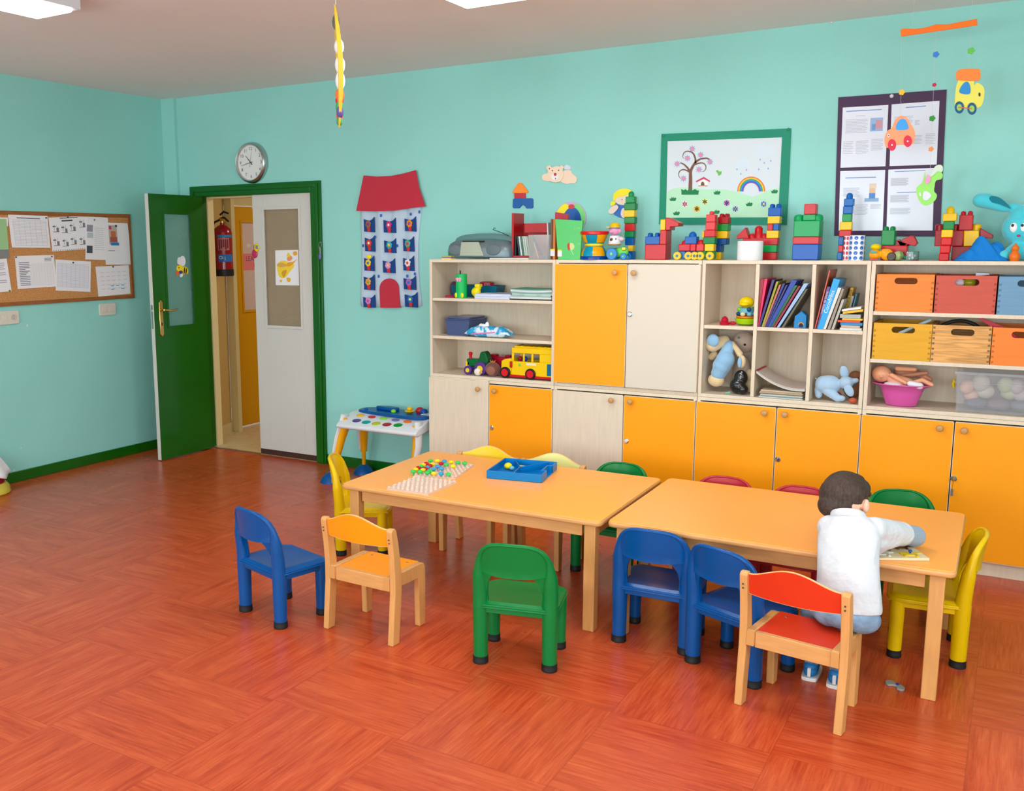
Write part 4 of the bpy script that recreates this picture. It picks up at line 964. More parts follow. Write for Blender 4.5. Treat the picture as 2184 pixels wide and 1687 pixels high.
pxpath([(600, 665), (640, 645)]+arcp(700, 705, 70, 265, 440, 10), 12, 3, -.0066, -.0073, BRN)
build('painted_tree', b, None, sky, world=True, smooth=False)
def star(cx, cy, r, n=8): return [T8(cx+(r if k % 2 == 0 else r*.5)*math.cos(PI*k/n), cy+(r if k % 2 == 0 else r*.5)*math.sin(PI*k/n)) for k in range(2*n)]
b = MB()
for (x, y) in ((555, 418), (685, 512), (480, 565), (320, 652), (830, 620), (660, 738), (420, 878)):
    wallpiece(b, star(x, y, 58), -.0075, -.0078, flat((150, 168, 214))); wallpiece(b, star(x, y, 36), -.0079, -.0082, flat((240, 132, 160)))
build('painted_blossom', b, None, sky, world=True, smooth=False)
b = MB(); wallpiece(b, [T8(*p) for p in [(640, 920), (730, 875), (810, 920), (790, 990), (660, 990)]], -.0066, -.007, flat((236, 236, 236)))
wallpiece(b, [T8(*p) for p in [(610, 920), (735, 852), (835, 915), (828, 935), (735, 885), (622, 938)]], -.0072, -.0078, flat((204, 60, 100)))
wallpiece(b, [T8(*p) for p in [(690, 990), (692, 945), (718, 925), (742, 945), (745, 990)]], -.0072, -.0076, flat((110, 84, 60))); wallpiece(b, [T8(*p) for p in [(650, 985), (795, 985), (790, 1000), (655, 1000)]], -.0077, -.008, flat((190, 140, 100)))
build('painted_bird_house', b, None, sky, world=True, smooth=False)
b = MB(); cc = (1472, 1080); R0, Rr = 218, [218, 200, 182, 165, 147, 130, 118]
for k, c in enumerate([(236, 110, 50), (246, 200, 30), (60, 170, 90), (30, 140, 220), (60, 90, 190), (170, 80, 170)]):
    o_ = [T8(cc[0]+Rr[k]*math.cos(math.radians(a)), cc[1]+(Rr[k]+14)*math.sin(math.radians(a))) for a in range(-180, 1, 10)]; i_ = [T8(cc[0]+Rr[k+1]*math.cos(math.radians(a)), cc[1]+(Rr[k+1]+14)*math.sin(math.radians(a))) for a in range(-180, 1, 10)]
    for j in range(len(o_)-1): wallpiece(b, [o_[j], o_[j+1], i_[j+1], i_[j]], -.0067, -.0074, flat(c))
build('painted_rainbow', b, None, sky, world=True, smooth=False)
b = MB(); CL = flat((204, 220, 232), .4)
for (x, y, rx, ry) in ((1340, 640, 125, 75), (1680, 455, 180, 95)): wallpiece(b, [T8(x+rx*math.cos(a)*(1+.07*math.sin(5*a)), y+ry*math.sin(a)*(1+.07*math.sin(5*a))) for a in [k*PI/14 for k in range(28)]], -.0066, -.007, CL)
for (x, y) in ((1610, 590), (1675, 640), (1775, 610), (1590, 740), (1735, 728), (1250, 740), (1398, 750), (1310, 812)): wallpiece(b, [T8(x, y-26), T8(x+14, y), T8(x, y+14), T8(x-14, y)], -.0066, -.0071, flat((130, 180, 226)))
build('painted_cloud', b, None, sky, world=True, smooth=False)
b = MB(); DG = flat((0, 124, 72)); wallpiece(b, hills, -.006, -.0066, HILL)
def tuft(x, y, w, h): return [T8(x-w, y-h*.5), T8(x-w*.5, y-h*.4), T8(x-w*.35, y-h), T8(x-w*.1, y-h*.6), T8(x+w*.1, y-h*1.2), T8(x+w*.3, y-h*.55), T8(x+w*.6, y-h*.9), T8(x+w, y-h*.5), T8(x+w*.7, y+h*.4), T8(x-w*.7, y+h*.4)]
for (x, y) in ((255, 1210), (940, 1110), (1832, 1092), (310, 1430), (1440, 1290), (930, 1410)): wallpiece(b, tuft(x, y, 56, 44), -.0068, -.0072, DG)
wallpiece(b, [T8(385, 1040), T8(420, 1060), T8(450, 1045), T8(480, 1065), T8(520, 1045), T8(560, 1062), T8(600, 1040), T8(625, 1062), T8(660, 1065), T8(650, 1130), T8(390, 1130)], -.0075, -.0079, DG)
for (x, y, c, d_) in ((440, 1275, (246, 214, 222), (230, 110, 130)), (752, 1240, (226, 230, 140), (90, 90, 60)), (628, 1350, (246, 200, 60), (80, 60, 40)), (1092, 1260, (214, 150, 206), (50, 60, 140)), (1225, 1352, (170, 190, 226), (110, 140, 110)), (1665, 1275, (150, 196, 240), (236, 220, 150))):
    for k in range(6): a = k*PI/3; wallpiece(b, [T8(x+30*math.cos(a)+24*math.cos(g_), y+30*math.sin(a)+24*math.sin(g_)) for g_ in [j*PI/5 for j in range(10)]], -.0069, -.0073, flat(c))
    wallpiece(b, [T8(x+18*math.cos(g_), y+18*math.sin(g_)) for g_ in [j*PI/5 for j in range(10)]], -.0074, -.0078, flat(d_))
wallpiece(b, [T8(920, 760), T8(950, 745), T8(975, 770), T8(1015, 765), T8(1005, 815), T8(965, 840), T8(950, 800)], -.0068, -.0073, flat((110, 190, 90)))
build('painted_meadow', b, None, sky, world=True, smooth=False)
for (x, y) in ((105, 215), (2050, 115), (1990, 1565)):
    b = MB(); q_ = ony(*T8(x, y), -.012); b.ball((q_.x, -.012, q_.z), (.008, .005, .008), None, 12); build('push_pin', b, plas((40, 150, 110)), t, world=True)
# purple board with four sheets
def T9(x, y): return (1780+x/5.272, 190+y/5.272)
t = thing('framed_notice', 'dark purple card frame with four white info sheets, hanging behind the hanging mobile', 'picture', (ony(1900, 500, 0).x, -.003, 1.665), 0, 'pictures on the back wall')
PU = mat('purple_card', (62, 28, 70), .55)
frame_part(t, 'purple_card', [T9(42, 92), T9(1260, 5), T9(1185, 1658), T9(-5, 1650)], -.001, -.006, PU, smooth=False)
SH = mat('laminated_sheet', (222, 228, 242), .2)
def infosheet(q4, blocks, blue, nm='info_sheet'):
    s_ = frame_part(t, nm, [T9(*p) for p in q4], -.006, -.0075, SH, smooth=False); b = MB()
    def U(u, v):
        a = [q4[0][k]+(q4[1][k]-q4[0][k])*u for k in (0, 1)]; c = [q4[3][k]+(q4[2][k]-q4[3][k])*u for k in (0, 1)]; return T9(a[0]+(c[0]-a[0])*v, a[1]+(c[1]-a[1])*v)
    cnt = [0]
    def R(u0, v0, u1, v1, ma): cnt[0] += 1; wallpiece(b, [U(u0, v0), U(u1, v0), U(u1, v1), U(u0, v1)], -.0075, -.0079-cnt[0]*.00001, ma)
    R(*blue, flat((120, 150, 206)))
    for (u0, v0, u1, v1, n_) in blocks:
        for i in range(n_):
            v = v0+(v1-v0)*(i+.5)/n_; h_ = .004; R(u0, v-h_, u1-(.04 if i % 3 == 2 else 0), v+h_, flat((176, 182, 196)))
    return s_, b, R
s_, b, R = infosheet([(92, 208), (605, 178), (572, 868), (66, 884)], [(.08, .2, .56, .44, 10), (.04, .56, .26, .78, 8), (.32, .56, .6, .78, 9), (.66, .54, .92, .74, 8), (.3, .14, .5, .17, 1)], (.08, .06, .86, .075))
R(.62, .2, .9, .42, flat((150, 182, 224))); R(.74, .24, .88, .38, flat((206, 150, 160))); R(.66, .3, .74, .4, flat((110, 150, 206))); build('printed_text', b, None, s_, world=True, smooth=False)
s_, b, R = infosheet([(642, 172), (1180, 132), (1148, 848), (618, 866)], [(.06, .2, .46, .34, 6), (.5, .28, .6, .36, 5), (.5, .52, .66, .66, 7), (.74, .5, .94, .68, 7)], (.3, .06, .72, .075)); build('printed_text', b, None, s_, world=True, smooth=False)
s_, b, R = infosheet([(64, 922), (570, 908), (540, 1590), (46, 1595)], [(.08, .28, .44, .44, 8), (.34, .56, .64, .74, 9), (.7, .56, .94, .64, 4)], (.12, .11, .8, .125))
R(.56, .46, .88, .52, flat((150, 186, 226))); R(.66, .38, .8, .47, flat((90, 150, 220))); R(.66, .3, .8, .38, flat((232, 196, 160))); R(.66, .22, .82, .3, flat((236, 212, 190))); build('printed_text', b, None, s_, world=True, smooth=False)
s_, b, R = infosheet([(605, 906), (1125, 886), (1102, 1590), (583, 1590)], [(.06, .14, .44, .27, 9), (.06, .42, .46, .54, 8), (.06, .63, .5, .74, 6)], (.14, .03, .8, .042)); R(.2, .375, .62, .385, flat((120, 150, 206))); build('printed_text', b, None, s_, world=True, smooth=False)
b = MB(); q_ = ony(*T9(642, 78), -.01); b.ball((q_.x, -.01, q_.z), (.010, .006, .010), None, 14); build('push_pin', b, plas((230, 226, 232)), t, world=True)

# ------------------------------------------------------------------ mobile hanging from the ceiling in front of the wall
MY = -.42
def TM(x, y): return (1740+x/2.908, 20+y/2.908)
def TQ(x, y): return T9(x, y)
def mobpiece(b, pts, y, d, ma): b.prism([xz(a, c, y) for a, c in pts], y, y+d, 'y', ma)
t = thing('hanging_mobile', 'orange bar mobile with a foam car, train and rocking horse on threads', 'mobile', (ony(2003, 58, MY).x, MY, ony(2003, 58, MY).z))
b = MB(); mobpiece(b, [TM(525, 125), TM(545, 118), TM(620, 120), TM(680, 112), TM(750, 92), TM(820, 93), TM(880, 80), TM(1000, 58), TM(1002, 98), TM(528, 168)], MY, .006, None); build('bar', b, flat((250, 116, 10), .6), t, world=True, bevel=.001)
THR = flat((200, 205, 205), .5)
def thread(a, c, nm='thread'):
    p, q_ = ony(*a, MY+.003), ony(*c, MY+.003); b = MB(); b.tube([p, q_], .0006, 5); build(nm, b, THR, t, world=True)
for a in (TM(600, 118), TM(960, 66)):
    p = ony(*a, MY+.003); b = MB(); b.tube([p, (p.x, p.y, ZC)], .0006, 5); build('thread', b, THR, t, world=True)
thread(TM(530, 165), T9(745, 300)); thread(TM(745, 140), T9(1075, 900)); thread(TM(965, 100), TM(950, 375))
ORG = flat((252, 160, 116), .7)
b = MB(); mobpiece(b, sm([T9(640, 440), T9(680, 350), T9(740, 300), T9(810, 320), T9(860, 395), T9(900, 470), T9(900, 560), T9(870, 620), T9(700, 630), T9(590, 660), T9(562, 600), T9(565, 530), T9(600, 465)]), MY, .006, None); car = build('foam_car', b, ORG, t, world=True, label='orange foam car')
b = MB(); mobpiece(b, sm([T9(690, 450), T9(705, 380), T9(750, 335), T9(800, 350), T9(828, 420), T9(820, 450), T9(755, 460)]), MY-.0025, .0024, None); build('car_window', b, flat((60, 160, 236)), car, world=True)
for x, y, r in ((645, 628, 46), (822, 586, 46)):
    b = MB(); mobpiece(b, [T9(x+r*math.cos(a), y+(r+20)*math.sin(a)) for a in [k*PI/12 for k in range(24)]], MY-.0045, .004, None); wh = build('wheel', b, flat((214, 40, 70)), car, world=True)
    b = MB(); mobpiece(b, [T9(x+9*math.cos(a), y+10*math.sin(a)) for a in [k*PI/4 for k in range(8)]], MY-.0055, .001, None); build('hub_dot', b, flat((245, 235, 235)), wh, world=True)
b = MB(); mobpiece(b, [T9(607+13*math.cos(a), 522+17*math.sin(a)) for a in [k*PI/5 for k in range(10)]], MY-.001, .001, flat((240, 240, 240))); mobpiece(b, [T9(607+6*math.cos(a), 522+8*math.sin(a)) for a in [k*PI/5 for k in range(10)]], MY-.002, .001, flat((50, 60, 70))); build('eye', b, None, car, world=True)
TY = flat((232, 226, 100), .7)
b = MB(); mobpiece(b, sm([TM(885, 440), TM(975, 440), TM(980, 470), TM(1000, 455), TM(1035, 475), TM(1046, 520), TM(1025, 600), TM(960, 610), TM(875, 600), TM(862, 570)]), MY, .006, None); tr = build('foam_train', b, TY, t, world=True, label='yellow foam train engine')
b = MB(); mobpiece(b, sm([TM(885, 375), TM(1000, 368), TM(1020, 385), TM(1010, 440), TM(890, 440), TM(870, 425)]), MY-.003, .006, None); build('train_roof', b, flat((248, 136, 60), .7), tr, world=True)
b = MB(); mobpiece(b, sm([TM(890, 515), TM(910, 465), TM(940, 448), TM(958, 480), TM(952, 525)]), MY-.0025, .0024, None); build('train_window', b, flat((40, 140, 210)), tr, world=True)
for x, y in ((890, 608), (968, 616)):
    for r, c, k in ((29, (10, 84, 130), 0), (16, (150, 206, 90), 1)):
        b = MB(); mobpiece(b, [TM(x+r*math.cos(a), y+(r*1.3)*math.sin(a)) for a in [k_*PI/12 for k_ in range(24)]], MY-.0045-.0012*k, .004 if k == 0 else .001, None)
        if k == 0: wh = build('wheel', b, flat(c), tr, world=True)
        else: build('wheel_hub', b, flat(c), wh, world=True)
b = MB(); mobpiece(b, [TM(885, 604), TM(968, 612), TM(967, 618), TM(884, 610)], MY-.008, .002, None); build('coupling_rod', b, flat((220, 90, 70)), tr, world=True)
b = MB(); mobpiece(b, [TM(1015+7*math.cos(a), 528+13*math.sin(a)) for a in [k*PI/5 for k in range(10)]], MY-.001, .001, None); build('eye', b, flat((50, 50, 50)), tr, world=True)
LG = flat((150, 226, 110), .7)
b = MB(); mobpiece(b, sm([T9(920, 1110), T9(975, 1060), T9(1000, 1000), T9(1015, 930), T9(1030, 990), T9(1090, 980), T9(1140, 940), T9(1180, 920), T9(1215, 960), T9(1200, 1010), T9(1140, 1030), T9(1125, 1090), T9(1120, 1150), T9(1150, 1190), T9(1130, 1250), T9(1060, 1300), T9(1000, 1305), T9(950, 1250), T9(925, 1180)]), MY+.02, .006, None); hs = build('foam_rocking_horse', b, LG, t, world=True, label='green foam rocking horse')
b = MB(); mobpiece(b, sm([T9(1100, 930), T9(1130, 870), T9(1180, 850), T9(1215, 870), T9(1210, 930), T9(1160, 925), T9(1110, 970), T9(1070, 970)]), MY+.0155, .004, None); build('mane', b, flat((206, 224, 206), .7), hs, world=True)
b = MB(); mobpiece(b, sm([T9(1020, 1010), T9(1045, 960), T9(1080, 990), T9(1075, 1040), T9(1045, 1065), T9(1015, 1050)]), MY+.0165, .003, None); build('saddle', b, flat((222, 160, 196), .7), hs, world=True)
b = MB(); mobpiece(b, sm([T9(990, 1200), T9(1005, 1150), T9(1050, 1155), T9(1085, 1200), T9(1040, 1250), T9(1000, 1240)]), MY+.0165, .003, flat((214, 224, 236))); mobpiece(b, sm([T9(950, 1170), T9(965, 1160), T9(975, 1200), T9(955, 1200)]), MY+.0165, .003, flat((214, 224, 236))); build('belly_inlay', b, None, hs, world=True)
for (a, c, s_) in ((TM(745, 280), (60, 130, 220), .013), (TM(735, 468), (200, 40, 80), .009), (TM(963, 257), (100, 200, 80), .014), (T9(757, 35), (246, 196, 60), .013), (T9(1098, 330), (50, 150, 60), .013), (T9(1085, 675), (244, 150, 80), .011)):
    q_ = ony(*a, MY+.003); b = MB()
    for k in range(5): an = 2*PI*k/5; b.ball((q_.x+s_*.6*math.cos(an), q_.y, q_.z+s_*.6*math.sin(an)), (s_*.5, .003, s_*.5), None, 8)
    b.ball(q_, (s_*.45, .004, s_*.45), None, 8); build('bead_flower', b, flat(c), t, world=True)
# white tack at the ceiling line
b = MB(); q_ = ony(1773, 47, -.004); b.ball((q_.x, -.004, q_.z), (.008, .005, .008), None, 12); tag(build('push_pin', b, plas((220, 220, 222)), world=True), 'white push pin in the back wall just under the ceiling', 'pin')

# ------------------------------------------------------------------ long yellow paper shape seen edge-on, hanging from the ceiling
HY = -2.2; p0, p1 = ony(716, 10, HY), ony(717, 272, HY)
t = thing('hanging_ornament', 'long yellow card shape with white and coloured spots, hanging edge-on from the ceiling', 'ornament', (p0.x, HY, p1.z))
vd = Vector((p0.x-CAM.x, HY-CAM.y, 0)).normalized(); ed = Vector((vd.x*math.cos(.045)-vd.y*math.sin(.045), vd.x*math.sin(.045)+vd.y*math.cos(.045), 0)); nn = Vector((-ed.y, ed.x, 0))
L_ = p0.z-p1.z; YC = flat((236, 196, 60), .6); b = MB(); vs = []; nz = 24
def wid(s): return .005+.20*math.sin(PI*min(1, s*1.0))**.8
for i in range(nz+1):
    s = i/nz; z = p0.z-L_*s; w_ = wid(s) if 0 < s < 1 else .004; th_ = .003+.007*math.sin(PI*s); off = .012*math.sin(s*3.2-.4)*-1
    c_ = Vector((p0.x, HY, z))+nn*off
    for (a, d) in ((-w_/2, -th_), (w_/2, -th_), (w_/2, th_), (-w_/2, th_)): vs.append(c_+ed*a+nn*d)
fs = [(i*4+k, i*4+(k+1) % 4, i*4+4+(k+1) % 4, i*4+4+k) for i in range(nz) for k in range(4)]+[(3, 2, 1, 0), (nz*4, nz*4+1, nz*4+2, nz*4+3)]
b.add(vs, fs); build('card_body', b, YC, t, world=True, smooth=False)
rnd = random.Random(3)
for s, a, c, r in ((.36, -.07, (235, 235, 235), .030), (.5, -.05, (236, 236, 238), .034), (.62, -.02, (235, 235, 238), .036), (.72, .05, (236, 110, 50), .026), (.76, .07, (200, 40, 60), .022), (.82, .05, (60, 160, 90), .026), (.88, -.03, (90, 80, 150), .024), (.9, .02, (220, 90, 60), .024), (.95, .0, (70, 150, 80), .018), (.13, .03, (90, 100, 90), .03)):
    c_ = Vector((p0.x, HY, p0.z-L_*s))+ed*a*.8+nn*(.012*math.sin(s*3.2-.4)*-1); b = MB()
    M_ = Matrix.Translation(c_) @ Matrix.Rotation(math.atan2(ed.y, ed.x), 4, 'Z'); b.ball((0, 0, 0), (r, .019*(.5+.5*math.sin(PI*s))+.003, r*1.1), None, 12, M_); build('spot', b, flat(c), t, world=True)
b = MB(); b.tube([(p0.x, HY, p0.z), (p0.x, HY, ZC)], .0015, 6); build('cord', b, flat((210, 214, 214)), t, world=True)
# ------------------------------------------------------------------ things on top of the wall units
TZ = Z2+.0005
def PY(px, py, y): p = ony(px, py, y); return p.x, p.z
KR, KB, KG, KY = (204, 26, 34), (0, 96, 196), (0, 140, 70), (250, 200, 0)
def bl(px0, px1, pyt, pyb, y, d, base=None):
    """extent of a box whose front face lies in the plane y: x0, x1, z0, z1"""
    x0 = PY(px0, (pyt+pyb)/2, y)[0]; x1 = PY(px1, (pyt+pyb)/2, y)[0]; z1 = PY((px0+px1)/2, pyt, y)[1]; z0 = PY((px0+px1)/2, pyb, y)[1] if base is None else base
    return x0, x1, z0, z1
def brick(t, x0, x1, y0, y1, z0, z1, c, studs=0, rough=.3):
    b = MB(); b.box((x0, y0, z0), (x1, y1, z1)); o = build('brick', b, plas(c, rough), t, world=True, bevel=.004, seg=3)
    if studs:
        w_ = (x1-x0)/studs; d = y1-y0; nd = 1 if d < .05 else 2
        r = min(w_*.34, d/nd*.36)
        for i in range(studs):
            for j in range(nd):
                b = MB(); b.lathe([(r, 0), (r, r*1.1), (r*.75, r*1.6), (r*.3, r*1.85)], 16, None, Matrix.Translation((x0+w_*(i+.5), y0+d*(j+.5)/nd, z1))); build('stud', b, plas(c, rough), o, world=True)
    return o
def tower(label, rows, y, d, studtop=1):
    """rows from bottom: (px0, px1, py_bottom, colour)"""
    cx = PY((rows[0][0]+rows[0][1])/2, 545, y)[0]
    t = thing('block_tower', label, 'toy blocks', (cx, y+d/2, TZ), 0, 'block constructions on top of the wall units'); z = TZ; n = len(rows)
    for i, (a, c_, top, c, st) in enumerate(rows):
        x0, x1 = PY(a, top, y)[0], PY(c_, top, y)[0]; z1 = PY((a+c_)/2, top, y)[1]
        brick(t, x0, x1, y, y+d, z, z1, c, st); z = z1+.0003
    return t
# tall narrow tower behind the pig tractor
tower('tallest narrow tower of mostly green rounded blocks behind the pig tractor', [(1339, 1351, 536, (0, 96, 196), 0), (1339, 1350, 523, KY, 0), (1333, 1350, 507, KB, 0), (1332, 1351, 493, (0, 140, 80), 0), (1332, 1352, 477, (214, 40, 44), 0), (1331, 1354, 463, (0, 130, 60), 0), (1331, 1353, 448, KY, 0), (1331, 1355, 433, (0, 130, 60), 0), (1334, 1353, 419, (0, 146, 84), 1)], -.16, .045)
# red L tower, left
def T6(x, y): return (1370+x/7.045, 400+y/7.045)
t = thing('block_tower', 'red block tower with a slanted red top and a blue block at its left', 'toy blocks', (PY(1405, 545, -.26)[0], -.22, TZ), 0, 'block constructions on top of the wall units'); y = -.26; d = .10
x0, x1, z0, z1 = bl(*T6(92, 0)[:1], T6(415, 0)[0], T6(0, 855)[1], 0, y, d, TZ); brick(t, x0, x1, y, y+d, TZ, z1, KR)
zz = z1; xa = PY(T6(262, 0)[0], 500, y)[0]; z2 = PY(1410, T6(0, 640)[1], y)[1]; brick(t, xa, x1, y, y+d, zz+.0003, z2, KR)
z3 = PY(1410, T6(0, 700)[1], y)[1]; brick(t, x0, xa-.0005, y, y+d*.6, zz+.0003, z3-.012, KB, 2)
xb = PY(T6(345, 0)[0], 480, y)[0]; zt1 = PY(1400, T6(0, 480)[1], y)[1]; brick(t, xa, xb-.0005, y, y+d*.6, z2+.0003, zt1, KY)
b = MB(); q = [PY(*T6(348, 640), y), PY(*T6(348, 450), y), PY(*T6(400, 455), y), PY(*T6(545, 530), y), PY(*T6(545, 580), y), PY(*T6(420, 590), y), PY(*T6(418, 640), y)]; b.prism(q, y, y+d*.9, 'y'); build('wedge_block', b, plas(KR), t, world=True, bevel=.003)
# train of blocks
t = thing('block_train', 'toy train of small blocks on yellow wheels with a tall red stack', 'toy blocks', (PY(1490, 545, -.30)[0], -.28, TZ), 0, 'block constructions on top of the wall units'); y = -.30; d = .055
wz = PY(1480, T6(0, 955)[1], y)[1]
for a, c_, c in ((530, 640, (0, 110, 200)), (640, 800, (30, 70, 170)), (800, 950, (0, 140, 60)), (950, 1075, (0, 140, 60))):
    brick(t, PY(T6(a, 0)[0], 545, y)[0], PY(T6(c_, 0)[0], 545, y)[0]-.001, y+.008, y+d, TZ+.008, wz, c)
for i, wx_ in enumerate((525, 692, 785, 870, 1015)):
    q = PY(*T6(wx_, 1015), y-.004); r = .0225; b = MB(); b.tube([(q[0], y-.010, TZ+r), (q[0], y+.006, TZ+r)], r, 24); wh = build('wheel', b, plas(KY), t, world=True, bevel=.003)
    b = MB(); b.tube([(q[0], y-.0125, TZ+r), (q[0], y-.010, TZ+r)], r*.34, 14); build('hub', b, plas((60, 110, 160)), wh, world=True)
zr = PY(1480, T6(0, 850)[1], y)[1]
for a, c_, c, st in ((540, 715, KR, 0), (715, 800, (214, 30, 40), 0), (806, 922, (220, 60, 66), 0), (930, 1072, KY, 0)):
    o = brick(t, PY(T6(a, 0)[0], 535, y)[0], PY(T6(c_, 0)[0], 535, y)[0]-.001, y, y+d, wz+.0003, zr, c, st)
def knob(a, pyb, pyt, c, w_): 
    x = PY(T6(a, 0)[0], 525, y)[0]; z0 = PY(1480, T6(0, pyb)[1], y)[1]; z1 = PY(1480, T6(0, pyt)[1], y)[1]; r = w_/2
    b = MB(); b.lathe([(r, z0), (r, z1-r*.8), (r*.75, z1-r*.3), (r*.3, z1)], 18, None, Matrix.Translation((x, y+d/2, 0))); build('round_block', b, plas(c), t, world=True)
knob(628, 850, 785, KR, .045); knob(862, 850, 782, KR, .045)
zb = PY(1480, T6(0, 735)[1], y)[1]; x = PY(T6(635, 0)[0], 520, y)[0]; x2 = PY(T6(812, 0)[0], 520, y)[0]; zb0 = PY(1480, T6(0, 835)[1], y)[1]; brick(t, x, x2, y, y+d, zr+.0003, zb, KB, 0); knob(730, 735, 662, KB, .042)
zs = zr
for pyt, a, c_, c in ((742, 918, 1095, (0, 130, 60)), (640, 928, 1092, (214, 40, 46)), (520, 945, 1088, (224, 66, 70)), (405, 948, 1085, (224, 66, 70))):
    z1 = PY(1510, T6(0, pyt)[1], y)[1]; brick(t, PY(T6(a, 0)[0], 490, y)[0], PY(T6(c_, 0)[0], 490, y)[0], y, y+d, zs+.0003, z1, c, 1 if pyt == 405 else 0); zs = z1
x = PY(T6(885, 0)[0], 500, y)[0]; z1 = PY(1500, T6(0, 650)[1], y)[1]; brick(t, x, PY(T6(925, 0)[0], 500, y)[0]-.001, y+.01, y+d, PY(1500, T6(0, 760)[1], y)[1], z1, KY)
# tower behind the train
y = -.20; d = .07
t = thing('block_tower', 'red, green, yellow and blue block tower standing behind the toy train', 'toy blocks', (PY(1535, 545, y)[0], y+d/2, TZ), 0, 'block constructions on top of the wall units'); zs = TZ
for pyt, a, c_, c, st in ((970, 1085, 1190, KY, 0), (862, 1080, 1190, (20, 80, 170), 0), (765, 1075, 1268, (10, 76, 160), 0), (655, 1090, 1275, KY, 0), (545, 1088, 1280, (20, 150, 50), 0), (440, 1125, 1280, (180, 12, 26), 2)):
    z1 = PY(1535, T6(0, pyt)[1], y)[1]; brick(t, PY(T6(a, 0)[0], 500, y)[0], PY(T6(c_, 0)[0], 500, y)[0], y, y+d, zs+.0003, z1, c, st); zs = z1
# white roll
p = PY(1600, 555, -.31); b = MB(); rr = (PY(1627, 530, -.31)[0]-PY(1573, 530, -.31)[0])/2; hz = PY(1600, 514, -.31)[1]
PAPR = mat('tissue_paper', (236, 238, 242), .9)
yc = -.34+rr+.003
xc = PY(1600, 530, yc)[0]
b.lathe([(rr*.98, 0), (rr, .002), (rr, hz-TZ-.002), (rr*.98, hz-TZ), (rr*.3, hz-TZ), (rr*.28, hz-TZ-.02), (rr*.05, hz-TZ-.02)], 40, None, Matrix.Translation((xc, yc, TZ))); tag(build('tissue_roll', b, PAPR, world=True), 'white paper roll standing on the wall unit in front of red blocks', 'paper roll')
# red dragon-like row and tower of the right
y = -.15; d = .06
t = thing('block_tower', 'block tower with blue top and red animal shape behind the white roll', 'toy blocks', (PY(1645, 545, y)[0], y+d/2, TZ), 0, 'block constructions on top of the wall units'); zs = TZ
for pyt, a, c_, c, st in ((975, 1740, 2030, (206, 26, 34), 0), (862, 1740, 2030, (0, 160, 80), 0), (762, 1510, 2038, (206, 40, 50), 0), (645, 1862, 2045, KY, 0), (543, 1872, 1955, (206, 50, 60), 0), (430, 1868, 2052, KY, 0), (300, 1872, 2060, (0, 92, 200), 2)):
    z1 = PY(1648, T6(0, pyt)[1], y)[1]; brick(t, PY(T6(a, 0)[0], 500, y)[0], PY(T6(c_, 0)[0], 500, y)[0], y, y+d, zs+.0003, z1, c, st)
    if pyt == 543: brick(t, PY(T6(1958, 0)[0], 500, y)[0], PY(T6(2045, 0)[0], 500, y)[0], y, y+d, zs+.0003, z1, KB)
    zs = z1
b = MB(); b.prism([PY(*T6(1505, 762), y), PY(*T6(1420, 775), y), PY(*T6(1415, 730), y), PY(*T6(1548, 598), y), PY(*T6(1600, 755), y), PY(*T6(1600, 765), y)], y, y+d, 'y'); build('wedge_block', b, plas(KR), t, world=True, bevel=.003)
for a, pyt, w_ in ((1635, 690, .04), (1728, 575, .042), (1818, 690, .04)):
    x = PY(T6(a, 0)[0], 500, y)[0]; z0 = PY(1600, T6(0, 762)[1], y)[1]; z1 = PY(1600, T6(0, pyt)[1], y)[1]; r = w_/2; b = MB(); b.lathe([(r, z0), (r, z1-r*.7), (r*.7, z1-r*.25), (r*.25, z1)], 16, None, Matrix.Translation((x, y+d/2, 0))); build('round_block', b, plas(KR), t, world=True)
# big robot tower
def T4(x, y): return (1360+x/4.368, 260+y/4.368)
y = -.24; d = .11
t = thing('block_tower', 'wide tower of large blocks: blue base, red band, green shoulders, red head', 'toy blocks', (PY(1720, 545, y)[0], y+d/2, TZ), 0, 'block constructions on top of the wall units'); zs = TZ
for pyt, a, c_, c, st in ((1140, 1447, 1692, (0, 92, 200), 0), (1070, 1447, 1692, (206, 40, 50), 0), (920, 1450, 1692, (0, 166, 98), 0), (862, 1520, 1640, (0, 166, 98), 0), (762, 1528, 1640, (206, 44, 54), 0)):
    z1 = PY(1720, T4(0, pyt)[1], y)[1]; brick(t, PY(T4(a, 0)[0], 500, y)[0], PY(T4(c_, 0)[0], 500, y)[0], y+(0 if pyt > 900 else .025), y+d-(0 if pyt > 900 else .025), zs+.0003, z1, c, st); 
    if pyt == 920:
        for a2 in (1482, 1660): 
            b = MB(); xx = PY(T4(a2, 0)[0], 480, y)[0]; b.lathe([(.026, z1), (.026, z1+.02), (.02, z1+.03), (.008, z1+.034)], 16, None, Matrix.Translation((xx, y+d/2, 0))); build('stud', b, plas(c), t, world=True)
    zs = z1
# narrow colourful tower
y = -.20; d = .045
t = thing('block_tower', 'narrow tower with blue knob top in front of the purple notice frame', 'toy blocks', (PY(1803, 545, y)[0], y+d/2, TZ), 0, 'block constructions on top of the wall units'); zs = TZ
for pyt, a, c_, c, st in ((1215, 1870, 1920, (0, 110, 200), 0), (1150, 1875, 1925, (220, 50, 56), 0), (1070, 1875, 1925, (0, 100, 196), 0), (1008, 1875, 1992, (206, 10, 20), 0), (930, 1880, 1992, KY, 0), (858, 1898, 1985, (0, 150, 80), 0), (785, 1900, 1988, (0, 100, 200), 0), (715, 1905, 1995, (0, 104, 206), 1)):
    z1 = PY(1803, T4(0, pyt)[1], y)[1]; brick(t, PY(T4(a, 0)[0], 490, y)[0], PY(T4(c_, 0)[0], 490, y)[0], y, y+d, zs+.0003, z1, c, st); zs = z1
